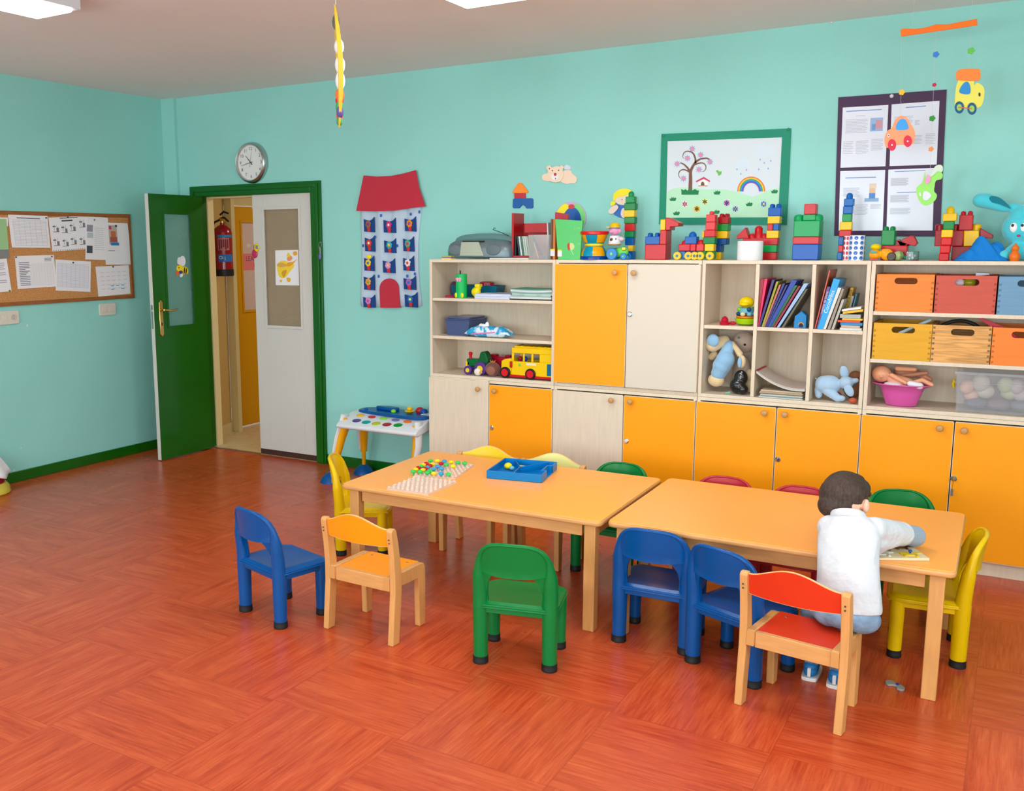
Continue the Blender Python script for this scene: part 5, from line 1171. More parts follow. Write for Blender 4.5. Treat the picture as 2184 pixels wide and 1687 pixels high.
# dotted paper cup pair
y = -.29
def dotcup(px0, px1, pyt, c, label, y):
    x0 = PY(px0, 530, y)[0]; x1 = PY(px1, 530, y)[0]; r = (x1-x0)/2; xc = (x0+x1)/2; h = PY((px0+px1)/2, pyt, y)[1]-TZ
    t = thing('dotted_tube', label, 'tube', (xc, y, TZ), 0, 'dotted paper tubes'); b = MB(); b.lathe([(r, 0), (r, h), (r-.003, h), (r-.003, .004), (.002, .004)], 32, None, Matrix.Translation((xc, y, TZ))); tb = build('tube', b, flat((236, 238, 246), .4), t, world=True)
    b = MB(); n = 8
    for i in range(n):
        for j in range(5):
            a = 2*PI*i/n; vs = []
            for k in range(12):
                g = 2*PI*k/12; aa = a+.30*math.cos(g)*.9; zz = h*(j+.5)/5+h*.075*math.sin(g); vs.append((xc+(r+.0008)*math.cos(aa), y+(r+.0008)*math.sin(aa), TZ+zz))
            b.add(vs, [tuple(range(12))])
    build('printed_dots', b, flat(c, .4), tb, world=True, smooth=False)
dotcup(1799, 1817, 503, (206, 40, 60), 'white paper tube with red dots, behind the blue-dotted one', -.25)
dotcup(1811, 1844, 502, (40, 110, 196), 'white paper tube with blue dots at the right end of the middle unit', -.275)
# ---- right end
def TR(x, y): return (1840+x/6.349, 400+y/6.349)
y = -.22; d = .09
t = thing('block_tower', 'green double block on a red block with a red slanted head, behind the small figures', 'toy blocks', (PY(1900, 545, y)[0], y+d/2, TZ), 0, 'block constructions on top of the wall units')
z1 = PY(1900, TR(0, 785)[1], y)[1]; brick(t, PY(TR(248, 0)[0], 530, y)[0], PY(TR(600, 0)[0], 530, y)[0], y, y+d, TZ, z1, KR)
z2 = PY(1900, TR(0, 575)[1], y)[1]; brick(t, PY(TR(255, 0)[0], 500, y)[0], PY(TR(435, 0)[0], 500, y)[0], y, y+d, z1+.0003, z2, (0, 140, 70), 2)
b = MB(); b.prism([PY(*TR(455, 780), y), PY(*TR(450, 710), y), PY(*TR(500, 700), y), PY(*TR(520, 770), y), PY(*TR(530, 700), y), PY(*TR(640, 650), y), PY(*TR(690, 655), y), PY(*TR(740, 750), y), PY(*TR(700, 795), y), PY(*TR(600, 770), y), PY(*TR(590, 785), y)], y+.01, y+d-.02, 'y'); build('wedge_block', b, plas((190, 20, 30)), t, world=True, bevel=.003)
y = -.20; d = .09
t = thing('block_castle', 'red castle of blocks with a yellow knob block and slanted wing, beside the plush rabbit', 'toy blocks', (PY(2050, 545, y)[0], y+d/2, TZ), 0, 'block constructions on top of the wall units')
zA = PY(2050, TR(0, 795)[1], y)[1]; zB_ = PY(2050, TR(0, 580)[1], y)[1]; zC_ = PY(2050, TR(0, 370)[1], y)[1]
brick(t, PY(TR(1200, 0)[0], 540, y)[0], PY(TR(1560, 0)[0], 540, y)[0], y, y+d, TZ, zA, (170, 16, 28))
brick(t, PY(TR(975, 0)[0], 510, y)[0], PY(TR(1362, 0)[0], 510, y)[0], y, y+d, zA+.0003, zB_, (180, 24, 34), 0)
b = MB(); b.prism([PY(*TR(1368, 585), y), PY(*TR(1575, 580), y), PY(*TR(1578, 720), y), PY(*TR(1490, 795), y), PY(*TR(1362, 795), y)], y, y+d, 'y'); build('cut_block', b, plas(KY), t, world=True, bevel=.004)
for a, b0, bt, c in ((1535, 580, 490, KY), (1035, 580, 485, (160, 12, 22)), (1250, 580, 490, (160, 12, 22))):
    x = PY(TR(a, 0)[0], 490, y)[0]; z0 = PY(2050, TR(0, b0)[1], y)[1]; z1 = PY(2050, TR(0, bt)[1], y)[1]; r = .021; b = MB(); b.lathe([(r, z0), (r, z1-.008), (r*.7, z1-.002), (r*.2, z1)], 18, None, Matrix.Translation((x, y+d/2, 0))); build('round_block', b, plas(c), t, world=True)
brick(t, PY(TR(1300, 0)[0], 480, y)[0], PY(TR(1488, 0)[0], 480, y)[0], y, y+d, zB_+.0003, zC_, (206, 24, 36), 2)
b = MB(); b.prism([PY(*TR(1585, 680), y), PY(*TR(1590, 545), y), PY(*TR(1765, 645), y), PY(*TR(1760, 690), y)], y, y+d, 'y'); build('wedge_block', b, plas((170, 20, 34)), t, world=True, bevel=.003)
y = -.29; d = .05
t = thing('block_tower', 'narrow tower of red, yellow and green rounded blocks in front of the red block castle', 'toy blocks', (PY(2022, 545, y)[0], y+d/2, TZ), 0, 'block constructions on top of the wall units'); zs = TZ
for pyt, a, c_, c, st in ((890, 1058, 1195, (206, 12, 22), 0), (782, 1065, 1205, (214, 16, 26), 0), (676, 1070, 1215, (214, 18, 28), 0), (570, 1068, 1222, KY, 0), (455, 1085, 1232, (0, 140, 70), 0), (350, 1070, 1260, KY, 1)):
    z1 = PY(2022, TR(0, pyt)[1], y)[1]; brick(t, PY(TR(a, 0)[0], 490, y)[0], PY(TR(c_, 0)[0], 490, y)[0], y, y+d, zs+.0003, z1, c, st); zs = z1

def blob(name, parts, ma, parent, vox=.004, world=True, smooth_it=3, M=None):
    """soft continuous body: overlapping capsules and balls merged by a voxel remesh"""
    b = MB()
    for p in parts:
        if p[0] == 'T': b.tube(p[1], p[2], 28)
        elif len(p) == 2: b.ball(p[0], p[1], None, 18)
        elif len(p) == 3: b.ball(p[0], p[1], None, 18, rot=p[2])
        else: b.cone(p[0], p[2], p[1], p[3], None, 16)
    return build(name, b, ma, parent, world=world, mods=(('REMESH', dict(mode='VOXEL', voxel_size=vox, use_smooth_shade=True)), ('SMOOTH', dict(factor=.6, iterations=smooth_it))))
# plush rabbit (right end)
TUR = mat('turquoise_plush', (70, 200, 216), .9, sheen=.5, bump=(300, .25, .002)); TURD = mat('dark_turquoise_plush', (0, 120, 140), .9, sheen=.3)
def RP(x, y, Y): p = ony(2060+x/8.88, 380+y/8.88, Y); return (p.x, p.y, p.z)
t = thing('plush_rabbit', 'turquoise plush rabbit with long ears sitting on the shelf top at the right edge', 'plush toy', (RP(1080, 1580, -.2)[0], -.2, TZ), 0); y = -.2
hc = RP(1090, 950, y); r = .082
blob('body', [((hc[0], y, hc[2]), (r*1.12, r*.9, r*1.0)), ((hc[0], y, hc[2]+.05), (r*.82, r*.7, r*.75)), ((hc[0]+.01, y, TZ+.052), (.06, .06, .052)), ((hc[0]-.02, y-.03, TZ+.075), (hc[0]-.05, y-.07, TZ+.05), .02, .017), ((hc[0]+.06, y-.03, TZ+.075), (hc[0]+.08, y-.07, TZ+.05), .02, .017), ((hc[0]-.03, y-.02, TZ+.03), (hc[0]-.07, y-.09, TZ+.026), .028, .024), ((hc[0]+.05, y-.02, TZ+.03), (hc[0]+.09, y-.09, TZ+.026), .028, .024),
  ((hc[0]-.03, y, hc[2]+.10), RP(700, 560, y), .018, .022), (RP(700, 560, y), RP(380, 430, y), .022, .038), (RP(380, 430, y), RP(270, 420, y), .038, .034), ((hc[0]+.03, y, hc[2]+.10), (hc[0]+.1, y, hc[2]+.2), .018, .03), ((hc[0]+.1, y, hc[2]+.2), (hc[0]+.2, y, hc[2]+.22), .03, .034)], TUR, t, .005)
b = MB(); b.prism(smoothloop([RP(*p, y-.036)[::2] for p in [(440, 380), (500, 335), (640, 370), (780, 480), (850, 580), (780, 550), (640, 490), (500, 460)]], 3), y-.034, y-.024, 'y'); build('inner_ear', b, TURD, t, world=True)
b = MB(); b.prism([(hc[0]+.035, hc[2]+.095), (hc[0]+.085, hc[2]+.16), (hc[0]+.1, hc[2]+.165), (hc[0]+.07, hc[2]+.11)], y-.03, y-.018, 'y'); build('inner_ear', b, TURD, t, world=True)
for ex in (905, 1090):
    e = RP(ex, 935, y-.075); b = MB(); b.ball((e[0], e[1]+.012, e[2]), (.017, .012, .024), None, 16); ey = build('eye', b, flat((238, 240, 244), .2), t, world=True)
    b = MB(); b.ball((e[0]-.005, e[1]+.0, e[2]+.010), (.006, .003, .007), None, 12); build('pupil', b, flat((20, 20, 24), .2), ey, world=True)
e = RP(1000, 1090, y-.085); b = MB(); b.ball((e[0], e[1]+.006, e[2]), (.008, .006, .006), None, 12); build('nose', b, flat((190, 40, 110)), t, world=True)
# blue cloth
t_ = MB(); n = 26; vs = []
BCL = mat('bright_blue_cloth', (0, 122, 206), .85, bump=(300, .2, .002))
A_, B_ = PY(2032, 553, -.3)[0], PY(2152, 553, -.3)[0]
rnd = random.Random(5)
def hgt(u, v):
    pk = math.exp(-((u-.47)/.24)**2)*.088+math.exp(-((u-.80)/.18)**2)*.050+.014
    return max(.004, pk*(1-v**2*.9)*(1+.14*math.sin(u*17+v*5))+.006*math.sin(u*31+v*11))*min(1, u*7+.1)*min(1, (1-u)*8+.1)
for j in range(n+1):
    for i in range(n+1):
        u = i/n; v = -1+2*j/n; x = A_+(B_-A_)*u; yy = -.262+v*.052*(1-.3*math.sin(u*9)*v); h_ = hgt(u, v); vs.append((x, yy, TZ+h_ if abs(v) < .99 else TZ+.002))
t_.add(vs, [(j*(n+1)+i, j*(n+1)+i+1, (j+1)*(n+1)+i+1, (j+1)*(n+1)+i) for j in range(n) for i in range(n)])
tag(build('blue_cloth', t_, BCL, world=True, angle=80, mods=(('SUBSURF', dict(levels=1, render_levels=1)),)), 'crumpled bright blue cloth heaped on the shelf top in front of the plush rabbit', 'cloth')
# orange figure, small figures
x, z = PY(2160, 545, -.325); b = MB(); b.lathe([(.018, 0), (.022, .012), (.024, .026), (.017, .04), (.012, .046), (.017, .056), (.015, .068), (.006, .076), (.002, .084)], 22, None, Matrix.Translation((x+.008, -.312, TZ))); tag(build('toy_figure', b, plas((240, 120, 30)), world=True), 'small orange pear-shaped toy figure in front of the plush rabbit', 'toy')
def TS(x, y, Y): return PY(1840+x/6.349, 400+y/6.349, Y)
t = thing('toy_duck_car', 'small yellow and orange toy duck at the left end of the right unit', 'toy', (TS(250, 980, -.30)[0], -.30, TZ)); x = TS(250, 960, -.3)[0]
blob('body', [((x-.03, -.3, TZ+.03), (.028, .024, .028)), ((x+.025, -.3, TZ+.03), (.03, .024, .03)), ((x+.01, -.3, TZ+.04), (.018, .018, .02))], plas((250, 170, 20)), t, .003)
b = MB(); b.ball((x-.028, -.302, TZ+.068), (.024, .022, .016), None, 16); b.tube([(x-.028, -.302, TZ+.064), (x-.028, -.302, TZ+.0645)], .028, 18); build('hat', b, plas((250, 210, 0)), t, world=True)
b = MB(); b.box((x-.05, -.326, TZ+.003), (x-.012, -.318, TZ+.014)); build('red_front', b, plas((214, 50, 30)), t, world=True, bevel=.002)
b = MB(); b.box((x-.048, -.328, TZ+.038), (x-.02, -.32, TZ+.048)); build('beak', b, plas((60, 170, 190)), t, world=True, bevel=.002)
x = TS(440, 960, -.3)[0]; t = thing('toy_snail', 'small pale green toy with a dark round wheel, beside the toy duck', 'toy', (x, -.3, TZ))
b = MB(); b.ball((x+.012, -.295, TZ+.024), (.026, .02, .0238), None, 16); build('body', b, plas((170, 190, 120)), t, world=True)
b = MB(); b.tube([(x-.016, -.325, TZ+.021), (x-.016, -.305, TZ+.021)], .0205, 20); build('wheel', b, plas((60, 40, 30)), t, world=True, bevel=.003)
GLS = mat('clear_glass', (235, 245, 242), .05, trans=1, ior=1.3)
x = TS(632, 960, -.3)[0]; t = thing('glass_jar', 'low clear jar with small green and white pieces, in front of the slanted red block', 'jar', (x, -.3, TZ))
b = MB(); b.lathe([(.04, 0), (.043, .004), (.043, .044), (.040, .046), (.038, .044), (.038, .006), (.002, .005)], 32, None, Matrix.Translation((x, -.297, TZ))); build('jar_body', b, GLS, t, world=True)
for dx, dz, c in ((-.02, .016, (0, 150, 100)), (.014, .014, (226, 226, 230)), (.004, .026, (210, 210, 220)), (.022, .022, (190, 195, 200))): b = MB(); b.ball((x+dx, -.297, TZ+dz), (.010, .010, .009), None, 10); build('piece', b, plas(c), t, world=True)

# ---- left end: radio, notes, media rack, books, drum, pig tractor
def TA(x, y): return (940+x/12.847, 470+y/12.847)
y0 = -.295; xl, xr = PY(*TA(125, 600), y0)[0], PY(*TA(1870, 600), y0)[0]; t = thing('portable_radio', 'silver-grey portable stereo with a carrying handle at the left end of the shelf top', 'radio', ((xl+xr)/2, -.2, TZ))
RG = mat('radio_grey', (112, 128, 134), .35, metal=.35); RSV = mat('radio_silver', (176, 178, 160), .35, metal=.4)
h = .115; w_ = xr-xl; b = MB()
def loftbody(b, sections):
    n = len(sections[0]); vs = [p for s in sections for p in s]; fs = [tuple(range(n))[::-1], tuple(range(len(vs)-n, len(vs)))]
    for k in range(len(sections)-1):
        for i in range(n): j = (i+1) % n; fs.append((k*n+i, k*n+j, (k+1)*n+j, (k+1)*n+i))
    b.add(vs, fs)
def sect(x, s, yw): # rounded cross section in yz at x
    pts = []
    for (yy, zz) in ((-.95, .06), (-1.0, .45), (-.86, .78), (-.6, .95), (-.2, 1.0), (.3, .98), (.8, .8), (.95, .4), (.85, .06), (0, .03)): pts.append((x, -.205+yy*yw, TZ+.004+zz*h*s))
    return pts
secs = [(0, .72, .055), (.03, .86, .078), (.1, .98, .09), (.3, 1.04, .095), (.5, 1.06, .097), (.7, 1.04, .095), (.9, .95, .088), (.97, .8, .074), (1, .6, .05)]
loftbody(b, [sect(xl+w_*u, s, yw) for u, s, yw in secs]); bd = build('radio_body', b, RG, t, world=True, bevel=.004, angle=50)
ya = -.205-.0975; q = [(PY(*TA(565, 590), ya)), (PY(*TA(1040, 590), ya)), (PY(*TA(1180, 975), ya)), (PY(*TA(520, 975), ya))]; q = [(a, max(z, TZ+.006)) for a, z in q]
b = MB(); b.prism(q, ya-.003, ya+.012, 'y'); build('front_panel', b, RSV, t, world=True, bevel=.002)
b = MB(); b.box((xl+w_*.26, -.285, TZ+h*.92), (xl+w_*.60, -.255, TZ+h*1.0)); build('cassette_slot', b, BLACK, t, world=True, bevel=.003)
b = MB(); pth = []
for k in range(13): a = PI*k/12; pth.append((xl+w_*(.5-.42*math.cos(a)), -.19, TZ+h*.8+.035*math.sin(a)**.7+.004))
b.tube(pth, [(.03, .006)]*13, 10); build('carry_handle', b, mat('smoked_teal', (90, 130, 128), .3), t, world=True)
b = MB(); a = (PY(*TA(1860, 425), -.22)); c_ = PY(*TA(1430, 250), -.22); b.tube([(a[0], -.22, a[1]), ((a[0]*.6+c_[0]*.4), -.22, a[1]*.55+c_[1]*.45), (c_[0], -.22, c_[1]), (c_[0]+.008, -.22, c_[1]+.010), (c_[0]+.018, -.22, c_[1]+.006)], .002, 8); build('wire', b, BLACK, t, world=True)
for u in (.16, .76): b = MB(); b.ball((xl+w_*u, -.298, TZ+h*.5), (.05, .006, .034), None, 20); build('speaker_cover', b, mat('speaker_mesh', (96, 112, 118), .5), t, world=True)
# sticky notes
p = PY(958, 543, -.3); NG = 'sticky note pads stacked on the shelf top'
for i, (c, nm) in enumerate((((236, 214, 100), 'yellow'), ((150, 90, 150), 'violet'), ((150, 196, 90), 'green'))):
    b = MB(); b.box((p[0]-.036, -.335, TZ+.0072*i), (p[0]+.034, -.275, TZ+.0072*i+.0068)); tag(build('note_pad', b, flat(c), world=True), '%s sticky note pad, %s of the little stack beside the radio' % (nm, ['bottom', 'middle', 'top'][i]), 'note pad', NG)
# booklet under rack
def TB(x, y): return (1090+x/12.847, 440+y/12.847)
xa, xb = PY(1045, 548, -.33)[0], PY(1128, 548, -.33)[0]; b = MB(); b.box((xa, -.336, TZ), (xb, -.25, TZ+.009)); tag(build('booklet', b, flat((206, 206, 200)), world=True, bevel=.001), 'flat pale booklet lying under the red media rack', 'booklet')
REDW = mat('red_lacquer', (176, 6, 18), .35, coat=.2); R2 = TZ+.0095
y0, y1 = -.245, -.10; xa = PY(*TB(12, 800), y0)[0]; xs = PY(*TB(70, 800), y0)[0]; xe = PY(*TB(1010, 600), y0)[0]
t = thing('media_rack', 'red wooden rack holding disc cases on top of the left unit', 'rack', ((xa+xe)/2, -.17, R2))
zt1 = PY(*TB(50, 185), y0)[1]; zm = PY(*TB(700, 590), y0-0)[1]
b = MB(); b.box((xa, y0, R2), (xs, y1, zt1)); build('end_board', b, REDW, t, world=True, bevel=.001)
b = MB(); b.box((xs, y0, R2), (xe, y1, R2+.012)); build('base_board', b, REDW, t, world=True, bevel=.001)
zb_, zt2 = PY(*TB(600, 720), y1)[1], PY(*TB(600, 470), y1)[1]
b = MB(); b.box((xs, y1-.008, R2+.012), (xe, y1, zt2)); build('back_board', b, REDW, t, world=True, bevel=.001)
b = MB(); zz = PY(*TB(600, 720), y0)[1]; b.box((xs+.06, y0+.03, zz), (xe-.002, y1-.009, zt2-.002)); build('drawer_box', b, REDW, t, world=True, bevel=.001)
cc = [(40, 46, 50), (60, 74, 78), (214, 226, 226), (90, 120, 110), (200, 214, 200), (206, 226, 216), (190, 200, 190)]
x = xs+.006; DG_ = 'disc cases in the red rack'
dl = ['black', 'dark grey', 'white', 'grey green', 'pale', 'pale green', 'cream']
for i, c in enumerate(cc):
    w_ = .010; b = MB(); lean = -.018; z0 = R2+.0125; z1 = min(zz-.004, z0+.118)
    b.prism([(x, z0), (x+w_, z0), (x+w_+lean, z1), (x+lean, z1)] if i else [(x, z0), (x+w_, z0), (x+w_, z1), (x, z1)], y0+.004, y1-.02, 'y'); tag(build('disc_case', b, plas(c, .2), world=True), '%s disc case, number %s from the left in the red rack' % (dl[i], ['one', 'two', 'three', 'four', 'five', 'six', 'seven'][i]), 'disc case', DG_); x += w_+.0028+(.017 if i == 0 else 0)
b = MB(); xq = PY(*TB(1000, 700), y0)[0]; b.prism([(xe+.004, R2-.008), (xe+.016, R2-.008), (xe-.002, zt2-.0), (xe-.012+.004, zt2)], y0+.0, y1-.03, 'y'); tag(build('thin_book', b, flat((206, 210, 212)), world=True), 'thin grey-white book leaning on the right end of the red rack', 'book')
# frosted pen box
yb = -.325; xa = PY(*TB(480, 1000), yb)[0]; xb = PY(*TB(1040, 1000), yb)[0]; zt_ = PY(*TB(700, 780), yb)[1]
FP = mat('frosted_clear_plastic', (214, 216, 214), .25, alpha=.22)
t = thing('pen_box', 'clear frosted plastic box of pens and scissors in front of the red rack', 'box', ((xa+xb)/2, -.29, TZ))
b = MB(); k_ = .010
def tray(b, x0, x1, y0, y1, z0, z1, tk, fl, ta):
    o0 = [(x0+fl, y0+fl), (x1-fl, y0+fl), (x1-fl, y1-fl), (x0+fl, y1-fl)]; o1 = [(x0, y0), (x1, y0), (x1, y1), (x0, y1)]; i1 = [(x0+tk, y0+tk), (x1-tk, y0+tk), (x1-tk, y1-tk), (x0+tk, y1-tk)]; i0 = [(x0+fl+tk, y0+fl+tk), (x1-fl-tk, y0+fl+tk), (x1-fl-tk, y1-fl-tk), (x0+fl+tk, y1-fl-tk)]
    vs = [(*p, z0) for p in o0]+[(*p, z1) for p in o1]+[(*p, z1) for p in i1]+[(*p, z0+tk) for p in i0]; fs = [(3, 2, 1, 0), (12, 13, 14, 15)]
    for k in range(3):
        for i in range(4): j = (i+1) % 4; fs.append((k*4+i, k*4+j, (k+1)*4+j, (k+1)*4+i))
    b.add(vs, fs, ta)
tray(b, xa, xb, -.335, -.255, TZ, zt_, .002, .006, None); build('box_shell', b, FP, t, world=True, bevel=.002)
PG_ = 'pens in the clear box'
for i, (u0, u1, c, nm) in enumerate(((.15, .75, (60, 130, 190), 'blue'), (.2, .5, (200, 60, 80), 'red'), (.12, .4, (226, 226, 220), 'white'), (.6, .75, (120, 140, 150), 'grey'))):
    b = MB(); b.tube([(xa+(xb-xa)*u1, -.32+.012*i, TZ+.008), (xa+(xb-xa)*u0, -.30+.008*i, TZ+(zt_-TZ)*(.86-.08*i))], .004, 10); tag(build('pen', b, plas(c), world=True), '%s pen standing aslant in the clear box' % nm, 'pen', PG_)
# books: brown, orange, red, green
def stand(px0, px1, pyt, y0, y1, c, lab, lean=0, nm='picture_book', base=TZ):
    xa = PY(px0, 540, y0)[0]; xb = PY(px1, 540, y0)[0]; zt_ = PY((px0+px1)/2, pyt, y0)[1]; b = MB(); b.prism([(xa, base), (xb, base), (xb+lean, zt_), (xa+lean, zt_)], y0, y1, 'y'); return tag(build(nm, b, flat(c, .35), world=True, bevel=.001), lab, 'book', 'books standing on top of the left units'), xa, xb, zt_
stand(*[TB(x, 0)[0] for x in (1080, 1135)], TB(0, 350)[1], -.27, -.06, (110, 74, 40), 'narrow brown book standing at the left of the orange book', -.002)
o, xa, xb, zt_ = stand(*[TB(x, 0)[0] for x in (1140, 1205)], TB(0, 350)[1], -.29, -.06, (206, 110, 10), 'orange book spine between the brown book and the green book', -.0)
b = MB(); b.box((xa-.015, -.2915, TZ+.02), (xb-.002, -.2902, TZ+.055)); build('label', b, flat((226, 222, 232)), o, world=True); b = MB(); b.box((xa-.015, -.2917, TZ+.055), (xb-.002, -.2902, TZ+.063)); build('label_stripe', b, flat((240, 220, 20)), o, world=True)
yg0, yg1 = -.315, -.305; q = [PY(*TB(1290, 1390), yg0), PY(*TB(1890, 1395), yg0), PY(*TB(2000, 395), yg0), PY(*TB(1205, 350), yg0)]; q[0] = (q[0][0], TZ); q[1] = (q[1][0], TZ)
q = [q[0], q[1], (PY(*TB(1960, 395), yg0)[0], q[2][1]), q[3]]
t = thing('picture_book', 'tall green picture book with a red leaf on its cover, standing upright', 'book', (q[0][0]+.06, -.3, TZ), 0, 'books standing on top of the left units')
b = MB(); b.prism(q, yg0+.0, yg0+.016, 'y'); cv = build('book_block', b, flat((74, 190, 96), .3), t, world=True, bevel=.001)
b = MB(); b.prism(smoothloop([PY(*TB(x, y), yg0) for x, y in [(1600, 1000), (1545, 1040), (1545, 1150), (1590, 1220), (1612, 1150)]], 3), yg0-.001, yg0, 'y', flat((196, 60, 60))); b.prism(smoothloop([PY(*TB(x, y), yg0) for x, y in [(1620, 1010), (1700, 1020), (1740, 1110), (1700, 1190), (1640, 1190), (1610, 1110)]], 3), yg0-.0012, yg0, 'y', flat((196, 216, 140)))
b.prism([PY(*TB(x, y), yg0) for x, y in [(1630, 1190), (1650, 1190), (1720, 1330), (1708, 1335)]], yg0-.001, yg0, 'y', flat((190, 226, 190)))
for (tx, ty, s_, bod) in ((1800, 610, .018, 'TOM'), (1830, 780, .010, 'O'), (1820, 890, .010, 'S'), (1850, 1030, .014, 'CDL')): p = PY(*TB(tx, ty), yg0); b.text(bod, s_, Matrix.Translation((p[0], yg0-.0008, p[1])) @ Matrix.Rotation(PI/2, 4, 'X'), flat((130, 214, 140)))
build('cover_print', b, None, cv, world=True, smooth=False)
b = MB(); p = PY(*TB(1275, 1260), yg0); b.box((p[0]-.0, yg0-.0012, TZ+.018), (p[0]+.028, yg0, TZ+.05)); build('label', b, flat((226, 222, 232)), cv, world=True); b = MB(); b.box((p[0]-.0, yg0-.0013, TZ+.05), (p[0]+.026, yg0, TZ+.058)); build('label_stripe', b, flat((236, 220, 20)), cv, world=True)
q = [PY(*TB(x, y), -.20) for x, y in [(1205, 160), (1560, 215), (1560, 400), (1205, 400)]]; q = [q[0], q[1], (q[2][0], TZ), (q[3][0], TZ)]
b = MB(); b.prism(q, -.20, -.18, 'y'); tag(build('picture_book', b, flat((176, 20, 50), .35), world=True, bevel=.001), 'dark red book standing behind the green picture book', 'book', 'books standing on top of the left units')
# drum
x, _ = PY(1266, 540, -.28); r = (PY(1294, 500, -.28)[0]-PY(1240, 500, -.28)[0])/2; hz = PY(1266, 493, -.28)[1]-TZ
t = thing('toy_drum', 'hourglass-shaped toy drum in blue, yellow and red beside the green book', 'toy drum', (x, -.272, TZ)); M_ = Matrix.Translation((x, -.272, TZ))
def ringseg(b, prof, a0, a1, ma, n=10):
    vs = []; 
    for i in range(n+1):
        a = math.radians(a0+(a1-a0)*i/n)
        for rr_, z in prof: vs.append((x+rr_*math.cos(a), -.272+rr_*math.sin(a), TZ+z))
    k = len(prof); b.add(vs, [(i*k+j, (i+1)*k+j, (i+1)*k+j+1, i*k+j+1) for i in range(n) for j in range(k-1)], ma)
lowp = [(r*1.0, 0), (r*1.0, hz*.1), (r*.96, hz*.2), (r*.86, hz*.32), (r*.66, hz*.44)]; upp = [(r*.64, hz*.5), (r*.74, hz*.6), (r*.9, hz*.75), (r*.99, hz*.88)]
b = MB(); b.lathe([(r*1.03, 0), (r*1.03, hz*.09), (r*.97, hz*.12)], 36, None, M_); build('base_ring', b, plas((0, 60, 170)), t, world=True)
b = MB(); b.lathe([(r*.97, hz*.1), (r*.92, hz*.24), (r*.80, hz*.37), (r*.66, hz*.45), (r*.62, hz*.48), (r*.62, hz*.54), (r*.72, hz*.6), (r*.88, hz*.75), (r*.97, hz*.88)], 36, None, M_); bo = build('drum_body', b, plas((0, 150, 200)), t, world=True)
b = MB()
for a0 in (-75, 50, 170):
    ringseg(b, [(rr_*1.012, z) for rr_, z in [(r*.95, hz*.13), (r*.92, hz*.24), (r*.80, hz*.37), (r*.66, hz*.45)]], a0, a0+62, None); ringseg(b, [(rr_*1.012, z) for rr_, z in [(r*.72, hz*.6), (r*.88, hz*.75), (r*.97, hz*.88)]], a0+20, a0+80, None)
build('drum_pattern', b, plas((246, 170, 0)), bo, world=True)
b = MB(); b.lathe([(r*.62, hz*.46), (r*.72, hz*.5), (r*.72, hz*.54), (r*.62, hz*.58)], 36, None, M_); build('waist_band', b, plas((246, 220, 20)), t, world=True)
b = MB(); b.lathe([(r*.97, hz*.87), (r*1.06, hz*.9), (r*1.06, hz*.98), (r*.98, hz*1.0)], 36, None, M_); build('drum_rim', b, plas((226, 24, 24)), t, world=True)
# pig on tractor
def TC(x, y): return (1220+x/9.925, 390+y/9.925)
y = -.28; t = thing('stacking_toy', 'toy tractor carrying a stacked cow body and pink pig head with yellow cap', 'toy', (PY(1318, 545, y)[0], y, TZ))
wA, wB = PY(*TC(850, 1460), y-.03), PY(*TC(1100, 1510), y-.03)
for (c_, r_, cc_) in ((wA, .034, (0, 130, 220)), (wB, .019, (0, 130, 220))):
    for s in (-1, 1):
        b = MB(); b.tube([(c_[0], y+s*.036-.007, TZ+r_), (c_[0], y+s*.036+.007, TZ+r_)], r_, 28); wh = build('wheel', b, plas(cc_), t, world=True, bevel=.004)
        b = MB(); b.tube([(c_[0], y+s*.036-.0095, TZ+r_), (c_[0], y+s*.036+.0095, TZ+r_)], r_*.25, 14); build('hub', b, plas((120, 210, 120)), wh, world=True)
gx0, gx1 = PY(*TC(770, 1400), y)[0], PY(*TC(1210, 1400), y)[0]
blob('tractor_body', [((gx0+.035, y, TZ+.045), (.035, .026, .022)), ((gx1-.045, y, TZ+.045), (.042, .026, .030)), ((gx0+.05, y, TZ+.03), (.05, .022, .016))], plas((110, 214, 90)), t, .003)
b = MB(); p = PY(*TC(1095, 1395), y-.028); b.box((p[0]-.011, y-.031, p[1]-.008), (p[0]+.011, y-.022, p[1]+.008)); build('grille', b, plas((240, 214, 0)), t, world=True, bevel=.002)
cb = PY(*TC(905, 1210), y); b = MB(); b.lathe([(.033, -.026), (.037, -.02), (.032, .01), (.030, .024), (.012, .028)], 24, None, Matrix.Translation((cb[0], y, cb[1]))); cw = build('cow_body', b, plas((232, 234, 240)), t, world=True)
b = MB(); b.ball((cb[0]-.008, y-.030, cb[1]+.002), (.011, .006, .010), None, 12); b.ball((cb[0]+.017, y-.028, cb[1]+.006), (.004, .004, .005), None, 8); build('cow_patch', b, plas((96, 60, 54)), cw, world=True)
b = MB(); b.ball((cb[0]+.042, y-.008, cb[1]+.006), (.018, .016, .013), None, 16); build('cow_head', b, plas((236, 206, 220)), t, world=True)
b = MB(); b.lathe([(.036, 0), (.038, .003), (.036, .006)], 24, None, Matrix.Translation((cb[0], y, cb[1]-.031))); build('collar_ring', b, plas((180, 120, 40)), t, world=True)
ph = PY(*TC(900, 1010), y); blob('pig_head', [((ph[0], y, ph[1]), (.032, .028, .026)), ((ph[0]-.010, y-.024, ph[1]-.006), (.014, .012, .010)), ((ph[0]+.03, y, ph[1]-.002), (.012, .008, .014)), ((ph[0]-.032, y, ph[1]+.002), (.008, .008, .01))], plas((236, 160, 200)), t, .003)
b = MB(); b.lathe([(.031, 0), (.030, .012), (.022, .024), (.008, .029)], 24, None, Matrix.Translation((ph[0]+.002, y, ph[1]+.017))); b.box((ph[0]-.042, y-.02, ph[1]+.017), (ph[0]-.02, y+.012, ph[1]+.022)); build('cap', b, plas((248, 190, 0)), t, world=True)
